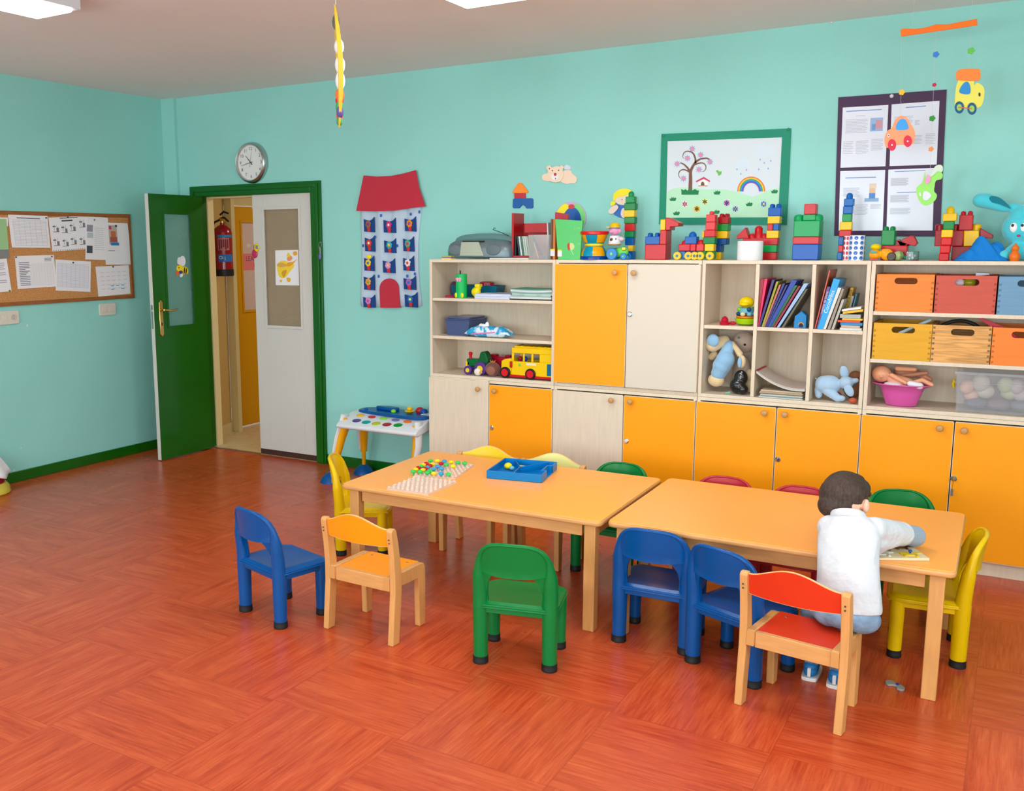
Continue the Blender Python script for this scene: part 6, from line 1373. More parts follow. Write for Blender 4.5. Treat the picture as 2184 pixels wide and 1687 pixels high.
b = MB(); b.lathe([(.0325, 0), (.0325, .004)], 24, None, Matrix.Translation((ph[0], y, ph[1]+.012))); build('hair_band', b, plas((40, 150, 210)), t, world=True)
# ------------------------------------------------------------------ inside the open shelves
def Q(px, py, y): p = ony(px, py, y); return p.x, p.z
ZA, ZBs, ZBo = sA, sB, Z1+.0205     # top of shelf 1, shelf 2, bottom board
e_ = .0006
def TE(x, y): return (940+x/6.488, 560+y/6.488)
# shelf 1 : green tube, tray, yellow duck, papers, binders
z = ZA+e_; x, _ = Q(*TE(287, 400), -.28); t = thing('paper_tube_figure', 'green paper tube figure with a pink butterfly on the top left shelf', 'craft figure', (x, -.28, z)); M_ = Matrix.Translation((x, -.28, z))
r = (Q(*TE(357, 300), -.3)[0]-Q(*TE(220, 300), -.3)[0])/2; h = Q(*TE(287, 160), -.3)[1]-z
b = MB(); b.lathe([(r, 0), (r, h), (r-.002, h), (r-.002, .003), (.002, .003)], 28, None, M_); tb = build('tube', b, flat((0, 186, 90), .5), t, world=True)
b = MB()
for s in (-1, 1): b.ball((x+s*.010, -.28-r-.001, z+h*.80), (.011, .002, .010), None, 10); b.ball((x+s*.008, -.28-r-.001, z+h*.72), (.007, .002, .006), None, 10)
build('butterfly', b, flat((240, 160, 200)), tb, world=True)
for s in (-1, 1):
    b = MB(); b.ball((x+s*r*.62, -.28-r*.85, z+.018), (.011, .006, .017), None, 10); build('foot', b, flat((220, 220, 20)), tb, world=True)
b = MB(); b.tube([(x-.012, -.27, z+h*.6), (x-.012, -.275, z+h+.022)], .0045, 8); build('pompom_stick', b, BLACK, t, world=True)
b = MB(); b.ball((0, 0, 0), (1, 1, 1)) if 0 else None
xa, xb = Q(*TE(155, 400), -.16)[0], Q(*TE(790, 400), -.16)[0]; t = thing('storage_tray', 'dark teal plastic tray behind the green tube on the top shelf', 'tray', ((xa+xb)/2, -.12, z))
b = MB(); zt_ = Q(*TE(400, 315), -.18)[1]; tray(b, xa, xb, -.18, -.05, z, zt_, .003, .012, None); build('tray_shell', b, plas((0, 96, 130)), t, world=True, bevel=.002)
zc_ = zt_-.02
x, zz = Q(*TE(640, 290), -.12); b = MB(); b.lathe([(.045, z+.004), (.05, zt_), (.048, zz+.008), (.03, zz+.014)], 24, None, Matrix.Translation((x, -.12, 0)), 1, .9); tag(build('toy_cup', b, plas((160, 20, 40)), world=True), 'dark red toy cup lying in the teal tray', 'cup')
x, zz = Q(*TE(200, 300), -.10); b = MB(); b.ball((x, -.11, zt_-.028), (.03, .03, .05), None, 16); tag(build('toy_ball', b, plas((120, 60, 90)), world=True), 'purple rounded toy in the teal tray, half hidden by the green tube', 'toy')
x, _ = Q(*TE(120, 430), -.26); b = MB(); b.lathe([(.038, 0), (.04, .004), (.04, .008), (.036, .012)], 28, None, Matrix.Translation((x, -.24, z))); b2 = tag(build('disc_box', b, plas((180, 40, 80)), world=True), 'flat round red box at the left end of the top shelf', 'box')
x, _ = Q(*TE(500, 380), -.27); t = thing('toy_duck', 'small yellow toy duck between the green tube and the papers', 'toy', (x, -.27, z)); zz = Q(*TE(500, 300), -.27)[1]
blob('duck_body', [((x-.006, -.27, z+.040), (.032, .026, .030)), ((x+.010, -.27, z+.066), (.02, .018, .020)), ((x, -.27, z+.02), (.022, .02, .0205))], plas((244, 226, 0)), t, .003)
b = MB(); b.box((x-.006, -.292, zz-.018), (x+.030, -.25, zz+.002)); build('duck_cap', b, plas((250, 230, 0)), t, world=True, bevel=.004)
def pile(x0, x1, y0, y1, z0, hs, cols, nm, lab, grp, jit=.006, seed=1, lift=0):
    rnd = random.Random(seed); z = z0; out = []
    for i, (h, c) in enumerate(zip(hs, cols)):
        dx, dy = rnd.uniform(-jit, jit), rnd.uniform(-jit, jit); b = MB(); n = 8; vs = []
        for k in range(n+1):
            u = k/n; xx = x0+(x1-x0)*u+dx; zz = z+lift*(u-.5)**2*4*(i/len(hs))
            vs += [(xx, y0+dy, zz), (xx, y1+dy, zz), (xx, y1+dy, zz+h), (xx, y0+dy, zz+h)]
        fs = [(k*4+j, (k+1)*4+j, (k+1)*4+(j+1) % 4, k*4+(j+1) % 4) for k in range(n) for j in range(4)]+[(0, 1, 2, 3), (n*4+3, n*4+2, n*4+1, n*4)]
        b.add(vs, fs); o = build(nm, b, flat(c, .6), world=True, smooth=False); tag(o, lab[i] if isinstance(lab, (list, tuple)) else lab, 'paper' if nm != 'folder' else 'folder', grp); out.append(o); z += h+.0004
    return z
xa, xb = Q(*TE(478, 470), -.32)[0], Q(*TE(965, 470), -.32)[0]
pile(xa, xb, -.325, -.13, z, [.018, .008, .006], [(200, 210, 234), (214, 220, 238), (190, 200, 226)], 'paper_stack', ['thick lilac paper stack on the top shelf, lowest of three', 'thin white paper stack, middle of three on the top shelf', 'loose bluish papers, uppermost of three stacks beside the folders'], 'paper stacks on the top shelf')
xa, xb = Q(*TE(970, 470), -.32)[0], Q(*TE(1540, 470), -.32)[0]
fc = [((30, 34, 36), .006, 'black folder at the bottom of the pile beside the right side panel'), ((206, 214, 210), .012, 'pale grey ring binder, second from the bottom of the pile'), ((150, 186, 178), .009, 'pale teal folder in the lower half of the pile'), ((214, 222, 218), .010, 'white folder in the middle of the pile'), ((120, 170, 160), .008, 'teal folder above the white one in the pile'), ((206, 214, 222), .012, 'pale blue folder near the top of the pile'), ((90, 170, 140), .004, 'thin green folder on top of the pile')]
xb = min(xb, UX[1]-.030)
zt_ = pile(xa, xb, -.322, -.09, z, [f[1] for f in fc], [f[0] for f in fc], 'folder', [f[2] for f in fc], 'folders piled on the top shelf', .008, 4, .006)
for u in (.30, .70):
    b = MB(); xx = xa+(xb-xa)*u; b.tube([(xx+.012*math.cos(a), -.335+0*a, z+.026+.018*math.sin(a)) for a in [PI*k/6-.3 for k in range(8)]], .0012, 6); tag(build('binder_ring', b, METAL, world=True), '%s wire ring sticking out of the grey binder in the folder pile' % ('left' if u < .5 else 'right'), 'binder ring', 'rings of the binder')
# shelf 2 : storage box, wet wipes
z = ZBs+e_; BX = mat('blue_translucent_plastic', (110, 128, 178), .2, trans=.55, ior=1.2)
xa, xb = Q(*TE(60, 800), -.29)[0], Q(*TE(385, 800), -.29)[0]; xa2 = UX[0]+.03; zt_ = Q(*TE(200, 790), -.29)[1]
t = thing('storage_box', 'blue translucent lidded storage box on the second shelf', 'box', ((xa+xb)/2, -.17, z))
xa = max(xa, UX[0]+.034); b = MB(); tray(b, xa, xb, -.285, -.04, z, zt_-.004, .002, .008, None); build('box_shell', b, BX, t, world=True, bevel=.004)
b = MB(); b.prism(rrect(xa-.008, -.293, xb+.008, -.032, .02, 5), zt_-.0038, zt_+.004, 'z'); b.prism(rrect(xa+.006, -.28, xb-.006, -.045, .02, 5), zt_+.004, zt_+.015, 'z'); build('lid', b, mat('blue_lid', (92, 108, 160), .25, trans=.3), t, world=True, bevel=.004)
for dx, c in ((.05, (0, 120, 130)), (.10, (200, 190, 120)), (.13, (150, 160, 170))): b = MB(); b.ball((xa+dx, -.2, z+.026), (.025, .03, .022), None, 12); build('stored_piece', b, plas(c), t, world=True)
x0, x1 = Q(*TE(340, 980), -.31)[0], Q(*TE(950, 980), -.31)[0]; t = thing('wipes_pack', 'soft blue and white pack of wet wipes in front of the blue box', 'wipes pack', ((x0+x1)/2, -.27, z)); hz = Q(*TE(600, 880), -.31)[1]-z
b = MB(); n = 18; m_ = 8; vs = []
for i in range(n+1):
    u = i/n; x = x0+(x1-x0)*u; e1 = min(1, u*5)**.6*min(1, (1-u)*4.5)**.6
    for k in range(m_*2):
        a = 2*PI*k/(m_*2); cy_ = math.copysign(abs(math.cos(a))**.6, math.cos(a)); cz_ = math.copysign(abs(math.sin(a))**.7, math.sin(a))
        vs.append((x, -.275+cy_*.048*(1 if .06 < u < .92 else .95), z+max(.001, hz*.5+cz_*hz*.5*max(.12, e1)*(1+.05*math.sin(u*25)) - (0 if e1 > .9 else hz*.2*(1-e1)))))
k2 = m_*2; b.add(vs, [(i*k2+j, i*k2+(j+1) % k2, (i+1)*k2+(j+1) % k2, (i+1)*k2+j) for i in range(n) for j in range(k2)]+[tuple(range(k2))[::-1], tuple(range(n*k2, (n+1)*k2))])
WPM = bpy.data.materials.new('wipes_film'); WPM.use_nodes = True; nt = WPM.node_tree; bs = nt.nodes['Principled BSDF']; bs.inputs['Roughness'].default_value = .25
tc = nt.nodes.new('ShaderNodeTexCoord'); no = nt.nodes.new('ShaderNodeTexNoise'); no.inputs['Scale'].default_value = 26; cr = nt.nodes.new('ShaderNodeValToRGB'); cr.color_ramp.elements[0].color = rgb((40, 160, 214)); cr.color_ramp.elements[1].color = rgb((214, 232, 242)); cr.color_ramp.elements[0].position = .47; cr.color_ramp.elements[1].position = .56
nt.links.new(tc.outputs['Object'], no.inputs[0]); nt.links.new(no.outputs[0], cr.inputs[0]); nt.links.new(cr.outputs[0], bs.inputs['Base Color'])
build('film_pack', b, WPM, t, world=True, angle=60)
p0 = Q(*TE(420, 985), -.325); p1 = Q(*TE(750, 965), -.325); b = MB(); b.text('Wetties', .026, Matrix.Translation(((p0[0]+p1[0])/2, -.3275, (p0[1]+p1[1])/2+.002)) @ Matrix.Rotation(PI/2, 4, 'X')) if 0 else b.prism([(p0[0], p0[1]-.006), (p1[0], p1[1]-.004), (p1[0], p1[1]+.004), (p0[0], p0[1]+.002)], -.327, -.321, 'y'); build('print_stripe', b, flat((226, 130, 190), .3), t, world=True, bevel=.002)
p = Q(*TE(620, 870), -.275); blob('tissue', [((p[0]-.02, -.275, z+hz), (.03, .02, .012)), ((p[0]+.012, -.275, z+hz+.006), (.014, .01, .02)), ((p[0]-.03, -.28, z+hz+.002), (.012, .012, .012))], PAPR, t, .003)
# bottom : tractor, red truck, small figures, bus
z = ZBo+e_
x0 = Q(*TE(195, 1450), -.24)[0]; x1 = Q(*TE(615, 1450), -.24)[0]; t = thing('toy_tractor', 'green and yellow toy tractor with purple wheels on the lowest shelf', 'toy', ((x0+x1)/2, -.24, z))
def whl(t, x, y0, y1, r, c, hc, z=z, hr=.5, nm='wheel'):
    b = MB(); b.tube([(x, y0, z+r), (x, y1, z+r)], r, 26); w_ = build(nm, b, plas(c), t, world=True, bevel=r*.12, seg=3)
    b = MB(); b.tube([(x, min(y0, y1)-.002, z+r), (x, max(y0, y1)+.001, z+r)], r*hr, 18); build('hub', b, plas(hc), w_, world=True, bevel=.001)
f = Q(*TE(375, 1450), -.30)[0]; rw = Q(*TE(545, 1400), -.30)[0]; PUR = (90, 50, 140)
whl(t, f, -.305, -.275, .029, PUR, (236, 206, 30)); whl(t, f-.006, -.205, -.175, .029, PUR, (236, 206, 30)); whl(t, rw, -.305, -.27, .043, PUR, (236, 206, 30)); whl(t, rw, -.21, -.175, .043, PUR, (236, 206, 30))
xx = f-.036
b = MB(); b.box((xx, -.272, z+.022), (xx+.034, -.212, z+.083)); build('radiator', b, plas((246, 204, 0)), t, world=True, bevel=.006)
b = MB(); b.box((xx+.010, -.272, z+.05), (rw-.005, -.212, z+.10)); b.box((xx+.03, -.265, z+.03), (rw+.02, -.22, z+.06)); build('hood', b, plas((0, 106, 50)), t, world=True, bevel=.008)
b = MB(); b.lathe([(.010, 0), (.009, .018), (.013, .026), (.013, .036), (.008, .041)], 16, None, Matrix.Translation((f-.012, -.242, z+.10))); build('exhaust', b, plas((214, 24, 40)), t, world=True)
b = MB(); b.prism(smoothloop([(rw-.03, z+.075), (rw-.02, z+.12), (rw-.012, z+.145), (rw+.012, z+.150), (rw+.03, z+.13), (rw+.042, z+.09), (rw+.03, z+.07)], 4), -.275, -.21, 'y'); build('seat', b, plas((0, 96, 46)), t, world=True, bevel=.006)
xa, xb = Q(*TE(645, 1350), -.16)[0], Q(*TE(965, 1350), -.16)[0]; t = thing('toy_truck', 'red toy truck with purple wheels behind the brown figure on the lowest shelf', 'toy', ((xa+xb)/2, -.14, z))
b = MB(); zt_ = Q(*TE(800, 1275), -.16)[1]; b.box((xa, -.17, z+.03), (xb+.03, -.10, zt_-.012)); b.box((xa+.01, -.165, zt_-.014), (xa+.06, -.105, zt_)); b.box((xb-.04, -.165, zt_-.014), (xb, -.105, zt_)); build('truck_body', b, plas((196, 10, 50)), t, world=True, bevel=.006)
whl(t, xa+.03, -.19, -.17, .03, PUR, (236, 206, 30)); whl(t, xb-.03, -.19, -.17, .033, PUR, (236, 206, 30)); whl(t, xa+.03, -.10, -.08, .03, PUR, (236, 206, 30)); whl(t, xb-.03, -.10, -.08, .033, PUR, (236, 206, 30))
x, _ = Q(*TE(710, 1480), -.30); t = thing('toy_hedgehog', 'round brown plush figure lying between the tractor and the bus', 'toy', (x, -.30, z)); BRP = mat('brown_plush', (110, 62, 50), .9, sheen=.4)
blob('body', [((x, -.29, z+.046), (.052, .034, .0455)), ((x+.0, -.27, z+.04), (.045, .03, .038))], BRP, t, .003)
b = MB(); b.ball((x, -.318, z+.038), (.032, .010, .030), None, 18); build('belly', b, mat('light_brown_plush', (150, 96, 80), .9), t, world=True)
b = MB()
for dx in (-.012, .0, .012): b.tube([(x+dx*.6, -.29, z+.084), (x+dx*1.5, -.29, z+.103)], [.006, .002], 8)
build('tuft', b, flat((190, 120, 30)), t, world=True)
x, _ = Q(*TE(515, 1480), -.31); t = thing('toy_mouse', 'small white plush figure with a yellow nose in front of the toy tractor', 'toy', (x, -.3, z)); blob('body', [((x, -.312, z+.024), (.026, .02, .0238)), ((x+.004, -.315, z+.04), (.012, .01, .010))], mat('white_plush', (232, 224, 210), .9), t, .003)
b = MB(); b.ball((x+.026, -.32, z+.024), (.012, .010, .010), None, 12); build('nose', b, plas((236, 180, 60)), t, world=True)
xa, xb = Q(*TE(835, 1500), -.30)[0], UX[1]-.024; t = thing('toy_bus', 'yellow toy bus with red wheels and red base on the lowest shelf', 'toy bus', ((xa+xb)/2, -.25, z)); YB = plas((250, 206, 0)); yb0, yb1 = -.315, -.19
zr = Q(*TE(1200, 1180), -.31)[1]; zl = Q(*TE(1000, 1240), -.31)[1]; zh = Q(*TE(900, 1345), -.31)[1]
xh = Q(*TE(985, 1300), -.31)[0]
b = MB(); w0 = [Q(*TE(x_, 1300), -.315)[0] for x_ in (1012, 1135, 1160, 1250, 1280, 1365)]; zw0, zw1 = Q(*TE(1200, 1375), -.315)[1], Q(*TE(1200, 1262), -.315)[1]
xe = Q(*TE(1440, 1300), -.315)[0]; xe = max(w0[5]+.03, xe)
for yy0, yy1 in ((yb0, yb0+.006), (yb1-.006, yb1)):
    b.box((xh, yy0, z+.022), (xb, yy1, zw0)); b.box((xh, yy0, zw1), (xb, yy1, zr-.004))
    for (a, c_) in ((xh, w0[0]), (w0[1], w0[2]), (w0[3], w0[4]), (w0[5], xb)): b.box((a, yy0, zw0-.0002), (c_, yy1, zw1+.0002))
b.box((xh, yb0+.006, z+.022), (xh+.006, yb1-.006, zw0)); b.box((xb-.006, yb0+.006, z+.022), (xb, yb1-.006, zw0)); b.box((xh, yb0, zr-.008), (xb, yb1, zr-.002)); b.box((xh+.0, yb0+.006, z+.02), (xb, yb1-.006, z+.03))
b.prism([(xh+.003, z+.022), (xa+.004, z+.024), (xa+.008, zh-.008), (xa+.03, zh+.004), (xh+.003, zh+.012)], yb0+.004, yb1-.004, 'y'); bo = build('bus_body', b, YB, t, world=True, bevel=.004)
b = MB(); b.box((xh+.012, yb0+.01, zr-.003), (xb-.004, yb1-.01, zr+.008)); 
for k in range(6): b.box((xh+.02+k*(xb-xh-.04)/6, yb0+.012, zr+.007), (xh+.03+k*(xb-xh-.04)/6, yb1-.012, zr+.011))
build('roof_rack', b, YB, t, world=True, bevel=.003)
b = MB(); b.box((xa+.02, yb0-.001, z+.008), (xb, yb1+.001, z+.0225)); build('bus_base', b, plas((206, 20, 30)), t, world=True, bevel=.003)
wf, wr = Q(*TE(890, 1480), -.32)[0], Q(*TE(1240, 1530), -.32)[0]
for wx_ in (wf, wr): whl(t, wx_, yb0-.012, yb0+.012, .0345, (24, 24, 26), (224, 20, 40), z, .68); whl(t, wx_, yb1-.012, yb1+.012, .0345, (24, 24, 26), (224, 20, 40), z, .68)
b = MB(); p = Q(*TE(975, 1410), yb0-.004); b.box((p[0]-.010, yb0-.007, p[1]-.02), (p[0]+.008, yb0-.001, p[1]+.02)); build('stop_plate', b, plas((196, 24, 36)), bo, world=True, bevel=.004)
b = MB(); p = Q(*TE(1250, 1412), yb0-.001); b.box((p[0]-.035, yb0-.0015, p[1]-.006), (p[0]+.034, yb0, p[1]+.008)); build('side_label', b, flat((226, 220, 190)), bo, world=True); b = MB(); p = Q(*TE(1090, 1415), yb0-.001); b.ball((p[0], yb0, p[1]), (.010, .002, .010), None, 12); build('animal_sticker', b, flat((140, 190, 70)), bo, world=True)
for k, c in enumerate(((200, 20, 60), (30, 90, 190))): b = MB(); b.ball((w0[0]+.014+k*.035, -.25, zw0+.01), (.014, .014, .016), None, 12); b.tube([(w0[0]+.014+k*.035, -.25, z+.031), (w0[0]+.014+k*.035, -.25, zw0+.01)], .009, 10); build('passenger', b, plas(c), t, world=True)
b = MB(); b.box((xb-.035, yb0-.0025, z+.03), (xb-.006, yb0, zw0-.006)); build('rear_door', b, plas((0, 110, 160)), bo, world=True, bevel=.001)

# ---- cubbyholes
def TF(x, y): return (1480+x/4.961, 540+y/4.961)
zc0 = zc+e_; zb0 = Z1+.0205
# ring stacker and red pieces
x, _ = Q(*TF(545, 700), -.24); xr_ = cx1-.012; r = .055; x = min(x+.01, xr_-r-.004); t = thing('stacking_duck', 'ring stacking toy with yellow duck top in the upper left cubbyhole', 'toy', (x, -.25, zc0)); M_ = Matrix.Translation((x, -.25, zc0))
b = MB(); b.lathe([(r*.55, 0), (r*.9, .010), (r*1.05, .030), (r*1.08, .038), (r*.9, .040)], 30, None, M_); build('base', b, plas((170, 214, 20)), t, world=True)
b = MB(); b.lathe([(r*.6, .040), (r*.92, .042), (r*.92, .050), (r*.6, .052)], 30, None, M_); build('ring', b, plas((240, 130, 10)), t, world=True)
for k in range(7): a = 2*PI*k/7; b = MB(); b.ball((x+r*.72*math.cos(a), -.25+r*.72*math.sin(a), zc0+.062), (.015, .015, .012), None, 12); build('bead', b, plas([(120, 190, 230), (20, 70, 120), (230, 226, 170)][k % 3]), t, world=True)
b = MB(); b.lathe([(r*.5, .068), (r*.72, .07), (r*.75, .082), (r*.7, .094), (r*.45, .096)], 30, None, M_); build('ring', b, plas((110, 180, 220)), t, world=True)
for k in range(4): a = 2*PI*k/4+.6; b = MB(); b.ball((x+r*.7*math.cos(a), -.25+r*.7*math.sin(a), zc0+.088), (.013, .013, .013), None, 12); build('bead', b, plas([(120, 200, 50), (10, 80, 150)][k % 2]), t, world=True)
blob('duck_head', [((x, -.25, zc0+.125), (.040, .036, .032)), ((x-.006, -.275, zc0+.116), (.03, .022, .012)), ((x, -.25, zc0+.1), (.02, .02, .01))], plas((248, 214, 0)), t, .003)
x, _ = Q(*TF(320, 740), -.29); t = thing('toy_teapot', 'small red rounded toy on the floor of the upper left cubbyhole', 'toy', (x, -.28, zc0)); M_ = Matrix.Translation((x, -.28, zc0))
b = MB(); b.lathe([(.026, 0), (.028, .012), (.018, .022), (.020, .028), (.014, .04), (.006, .046), (.002, .048)], 24, None, M_); b.ball((x+.042, -.27, zc0+.0095), (.02, .01, .0094), None, 10); build('body', b, plas((196, 14, 50)), t, world=True)
# books: leaning quads in the front plane
def leaning(cell, q, y0, y1, c, lab, nm='book', z0=None, txt=None, grp='books leaning in the middle cubbyhole', roundt=.0008):
    """q: four photograph pixels tl, tr, br, bl of the spine"""
    p = [list(Q(a, b_, y0)) for a, b_ in q]
    zmin = min(k[1] for k in p); dz = z0-zmin
    for k in (2, 3): p[k][1] = z0
    for k in p: k[0] = min(max(k[0], cell[0]), cell[1])
    b = MB(); b.prism([tuple(k) for k in p], y0, y1, 'y'); o = build(nm, b, flat(c, .35), world=True, bevel=roundt); tag(o, lab, 'folder' if nm == 'folder' else 'book', grp)
    if txt:
        top = Vector(((p[0][0]+p[1][0])/2, 0, (p[0][1]+p[1][1])/2)); bot = Vector(((p[2][0]+p[3][0])/2, 0, (p[2][1]+p[3][1])/2)); dd_ = (top-bot).normalized(); a = math.atan2(dd_.z, dd_.x)
        s_, pos, size, col = txt; c_ = bot.lerp(top, pos); k = MB(); k.text(s_, size, Matrix.Translation((c_.x, y0-.0006, c_.z)) @ Matrix.Rotation(-a, 4, 'Y') @ Matrix.Rotation(PI/2, 4, 'X'), None); build('spine_title', k, flat(col), o, world=True, smooth=False)
    return o
def TG(x, y): return (1610+x/9.1, 570+y/9.1)
cell = (cx1+.0105, cx2-.0105)
fold = [([(65, 235), (180, 230), (40, 1180), (15, 1185)], (150, 20, 40), 'dark red folder at the far left of the middle cubbyhole', 0), ([(185, 225), (245, 225), (75, 1185), (25, 1180)], (230, 30, 90), 'bright pink folder beside the dark red one'), ([(335, 240), (385, 245), (110, 1185), (65, 1185)], (50, 40, 120), 'indigo folder right of the pink one'),
        ([(415, 275), (460, 275), (165, 1190), (125, 1190)], (150, 150, 20), 'olive yellow folder'), ([(470, 335), (510, 335), (190, 1190), (160, 1190)], (190, 110, 90), 'brownish pink folder right of the olive one'), ([(540, 315), (590, 315), (215, 1190), (185, 1190)], (40, 40, 120), 'dark blue folder, left of two dark blue ones'), ([(600, 340), (640, 345), (240, 1190), (210, 1190)], (36, 40, 110), 'dark blue folder, right of two dark blue ones'),
        ([(720, 245), (820, 260), (300, 1195), (235, 1190)], (10, 60, 160), 'thick blue folder'), ([(760, 350), (830, 350), (345, 1195), (295, 1195)], (0, 100, 50), 'green folder right of the thick blue one'), ([(840, 365), (890, 365), (395, 1200), (345, 1200)], (140, 10, 50), 'crimson folder right of the green one'), ([(950, 315), (1040, 315), (470, 1205), (420, 1205)], (150, 180, 220), 'pale blue shiny folder', 1), ([(985, 420), (1030, 420), (560, 1210), (510, 1210)], (90, 90, 70), 'grey-green folder, rightmost of the leaning row')]
for i, f_ in enumerate(fold): leaning(cell, [TG(*p) for p in f_[0]], -.325+.004*(i % 3), -.09-.01*(i % 4), f_[1], f_[2]+' in the middle cubbyhole' if 'middle' not in f_[2] else f_[2], 'folder', zc0)
# blue card house
y = -.30; t = thing('card_house', 'small blue house-shaped box with an arched door in the middle cubbyhole', 'toy house', (Q(*TG(880, 1200), y)[0], -.28, zc0))
pp = [Q(*TG(x_, y_), y) for x_, y_ in ((750, 1195), (985, 1195), (998, 940), (905, 855), (775, 950))]; pp[0] = (pp[0][0], zc0); pp[1] = (min(pp[1][0], cell[1]-.001), zc0); pp[2] = (min(pp[2][0], cell[1]-.001), pp[2][1]); b = MB(); b.prism(pp, y, y+.06, 'y'); bo = build('house_body', b, flat((30, 130, 196)), t, world=True, bevel=.001)
b = MB(); p = Q(*TG(895, 1130), y); b.prism([(p[0]-.010, zc0+.004), (p[0]+.010, zc0+.004)]+ell(p[0], p[1]+.002, .010, .010, 10, 0, 0, 180), y-.0015, y, 'y'); build('door', b, flat((20, 20, 60)), bo, world=True)
b = MB(); b.prism(ell(p[0], p[1]+.002, .015, .016, 10, 0, 0, 180), y-.001, y, 'y'); build('door_arch', b, flat((190, 140, 70)), bo, world=True)
# right cubbyhole
cell = (cx2+.0105, UX[3]-.0205); GB = 'books leaning in the upper right cubbyhole'
for i, (q, c, lab, txt) in enumerate((([(1440, 55), (1468, 55), (1175, 1215), (1150, 1215)], (190, 80, 50), 'thin tall brick-red book, leftmost in the upper right cubbyhole', None),
    ([(1405, 370), (1465, 380), (1235, 1215), (1190, 1210)], (96, 60, 130), 'violet book beside the thin red one', ('cuentos de ahora', .62, .017, (220, 214, 226))),
    ([(1530, 215), (1655, 245), (1320, 1220), (1210, 1215)], (0, 158, 226), 'thick sky blue book with white lettering', ('Cocodrilos', .55, .027, (226, 236, 244))),
    ([(1610, 392), (1680, 405), (1375, 1225), (1320, 1220)], (214, 214, 210), 'white book right of the sky blue one', None),
    ([(1690, 410), (1730, 425), (1460, 1225), (1400, 1225)], (150, 140, 126), 'grey-brown book right of the white one', None),
    ([(1690, 620), (1740, 625), (1530, 1225), (1480, 1225)], (176, 172, 160), 'short light grey book leaning beside the pile', None),
    ([(1855, 395), (1920, 400), (1700, 1225), (1640, 1225)], (230, 180, 10), 'yellow book with dark lettering standing behind the pile', ('KIKA SUPER', .72, .019, (60, 50, 10))),
    ([(1880, 550), (1925, 560), (1760, 1225), (1715, 1225)], (190, 190, 186), 'light grey book right of the yellow one', None),
    ([(1960, 510), (1985, 520), (1820, 1225), (1780, 1225)], (40, 130, 160), 'teal book right of the light grey one', None))):
    back = i > 5; leaning(cell, [TG(*p) for p in q], -.325+.004*(i % 2) if not back else -.17+.003*(i % 2), -.10 if not back else -.06, c, lab, 'book', zc0, txt, GB)
# horizontal pile at the right
xa, xb = Q(*TG(1600, 1200), -.325)[0], UX[3]-.0215
pl = [((206, 210, 206), .012, 0, 'flat white book at the very bottom of the lying pile'), ((196, 170, 150), .012, .006, 'pinkish brown flat book, second from the bottom of the lying pile'), ((30, 140, 206), .014, 0, 'sky blue flat book in the lying pile'), ((220, 70, 40), .011, -.012, 'red-orange flat book in the lying pile'), ((230, 190, 40), .009, .008, 'yellow flat book above the red-orange one'), ((170, 176, 172), .020, -.004, 'thick grey flat book in the lying pile'), ((220, 176, 30), .013, .010, 'mustard flat book near the top of the lying pile'), ((226, 222, 220), .011, .004, 'white flat book on top of the lying pile')]
z = zc0
for i, (c, h, dx, lab) in enumerate(pl):
    b = MB(); x_0 = xa+.012+dx; x_1 = xb-.006-(.01 if i % 2 else 0); tl = .0 if i < 6 else .016
    b.prism([(x_0, z), (x_1, z+tl), (x_1, z+h+tl), (x_0, z+h)], -.33+.004*(i % 3), -.18, 'y'); tag(build('book', b, flat(c, .4), world=True, bevel=.0008), lab, 'book', 'books lying in a pile in the upper right cubbyhole'); z += h+.0006+(.0 if i != 5 else .0)
# lower left cubbyhole: plush donkey, black bag, plush face
def TH(x, y): return (1490+x/11.246, 700+y/11.246)
def H3(x, y, Y): p = ony(*TH(x, y), Y); return (p.x, p.y, p.z)
PB = mat('light_blue_plush', (140, 186, 222), .9, sheen=.5, bump=(260, .3, .002)); PC = mat('cream_plush', (226, 200, 156), .9, sheen=.4, bump=(260, .3, .002))
y = -.25; t = thing('plush_donkey', 'light blue and cream plush animal hanging head down in the lower left cubbyhole', 'plush toy', (H3(500, 1400, y)[0], y, zb0))
blob('body', [(H3(740, 420, y+.03), H3(560, 900, y), .030, .052), (H3(640, 760, y), H3(480, 1080, y), .052, .042)], PB, t, .004)
a = H3(420, 1240, y); b_ = max(a[2], zb0+.042); blob('muzzle', [((a[0], y, b_), (.046, .038, .038))], PC, t, .004)
blob('hind_leg', [(H3(620, 300, y+.05), H3(340, 400, y), .030, .040), (H3(340, 330, y), (.040, .04, .042)), (H3(380, 620, y+.04), H3(320, 680, y+.05), .02, .022)], PC, t, .004)
b = MB(); p = H3(345, 295, y-.032); b.ball(p, (.034, .016, .036), None, 18); build('paw_pad', b, PB, t, world=True)
blob('ear', [(H3(820, 360, y+.03), H3(990, 620, y-.0), .012, .018), (H3(1040, 800, y-.02), (.022, .016, .036))], PC, t, .0035)
b = MB(); b.ball(H3(985, 820, y-.036), (.012, .008, .030), None, 14); build('ear_lining', b, PB, t, world=True)
t = thing('plush_doll', 'pale beige plush face with dark eyes at the top of the lower left cubbyhole', 'plush toy', H3(1100, 420, -.14)); p = H3(1090, 330, -.12)
PK = mat('beige_plush', (196, 176, 160), .9, sheen=.3); blob('body', [((min(p[0], cx1-.075), -.12, p[2]), (.062, .05, .062)), ((min(p[0], cx1-.075)-.01, -.1, zb0+.10), (.05, .04, .1))], PK, t, .004)
for q in ((1108, 395), (960, 225)): s_ = H3(*q, -.166); b = MB(); b.ball(s_, (.007, .006, .007), None, 12); build('eye', b, plas((30, 20, 20) if q[0] == 1108 else (130, 140, 150)), t, world=True)
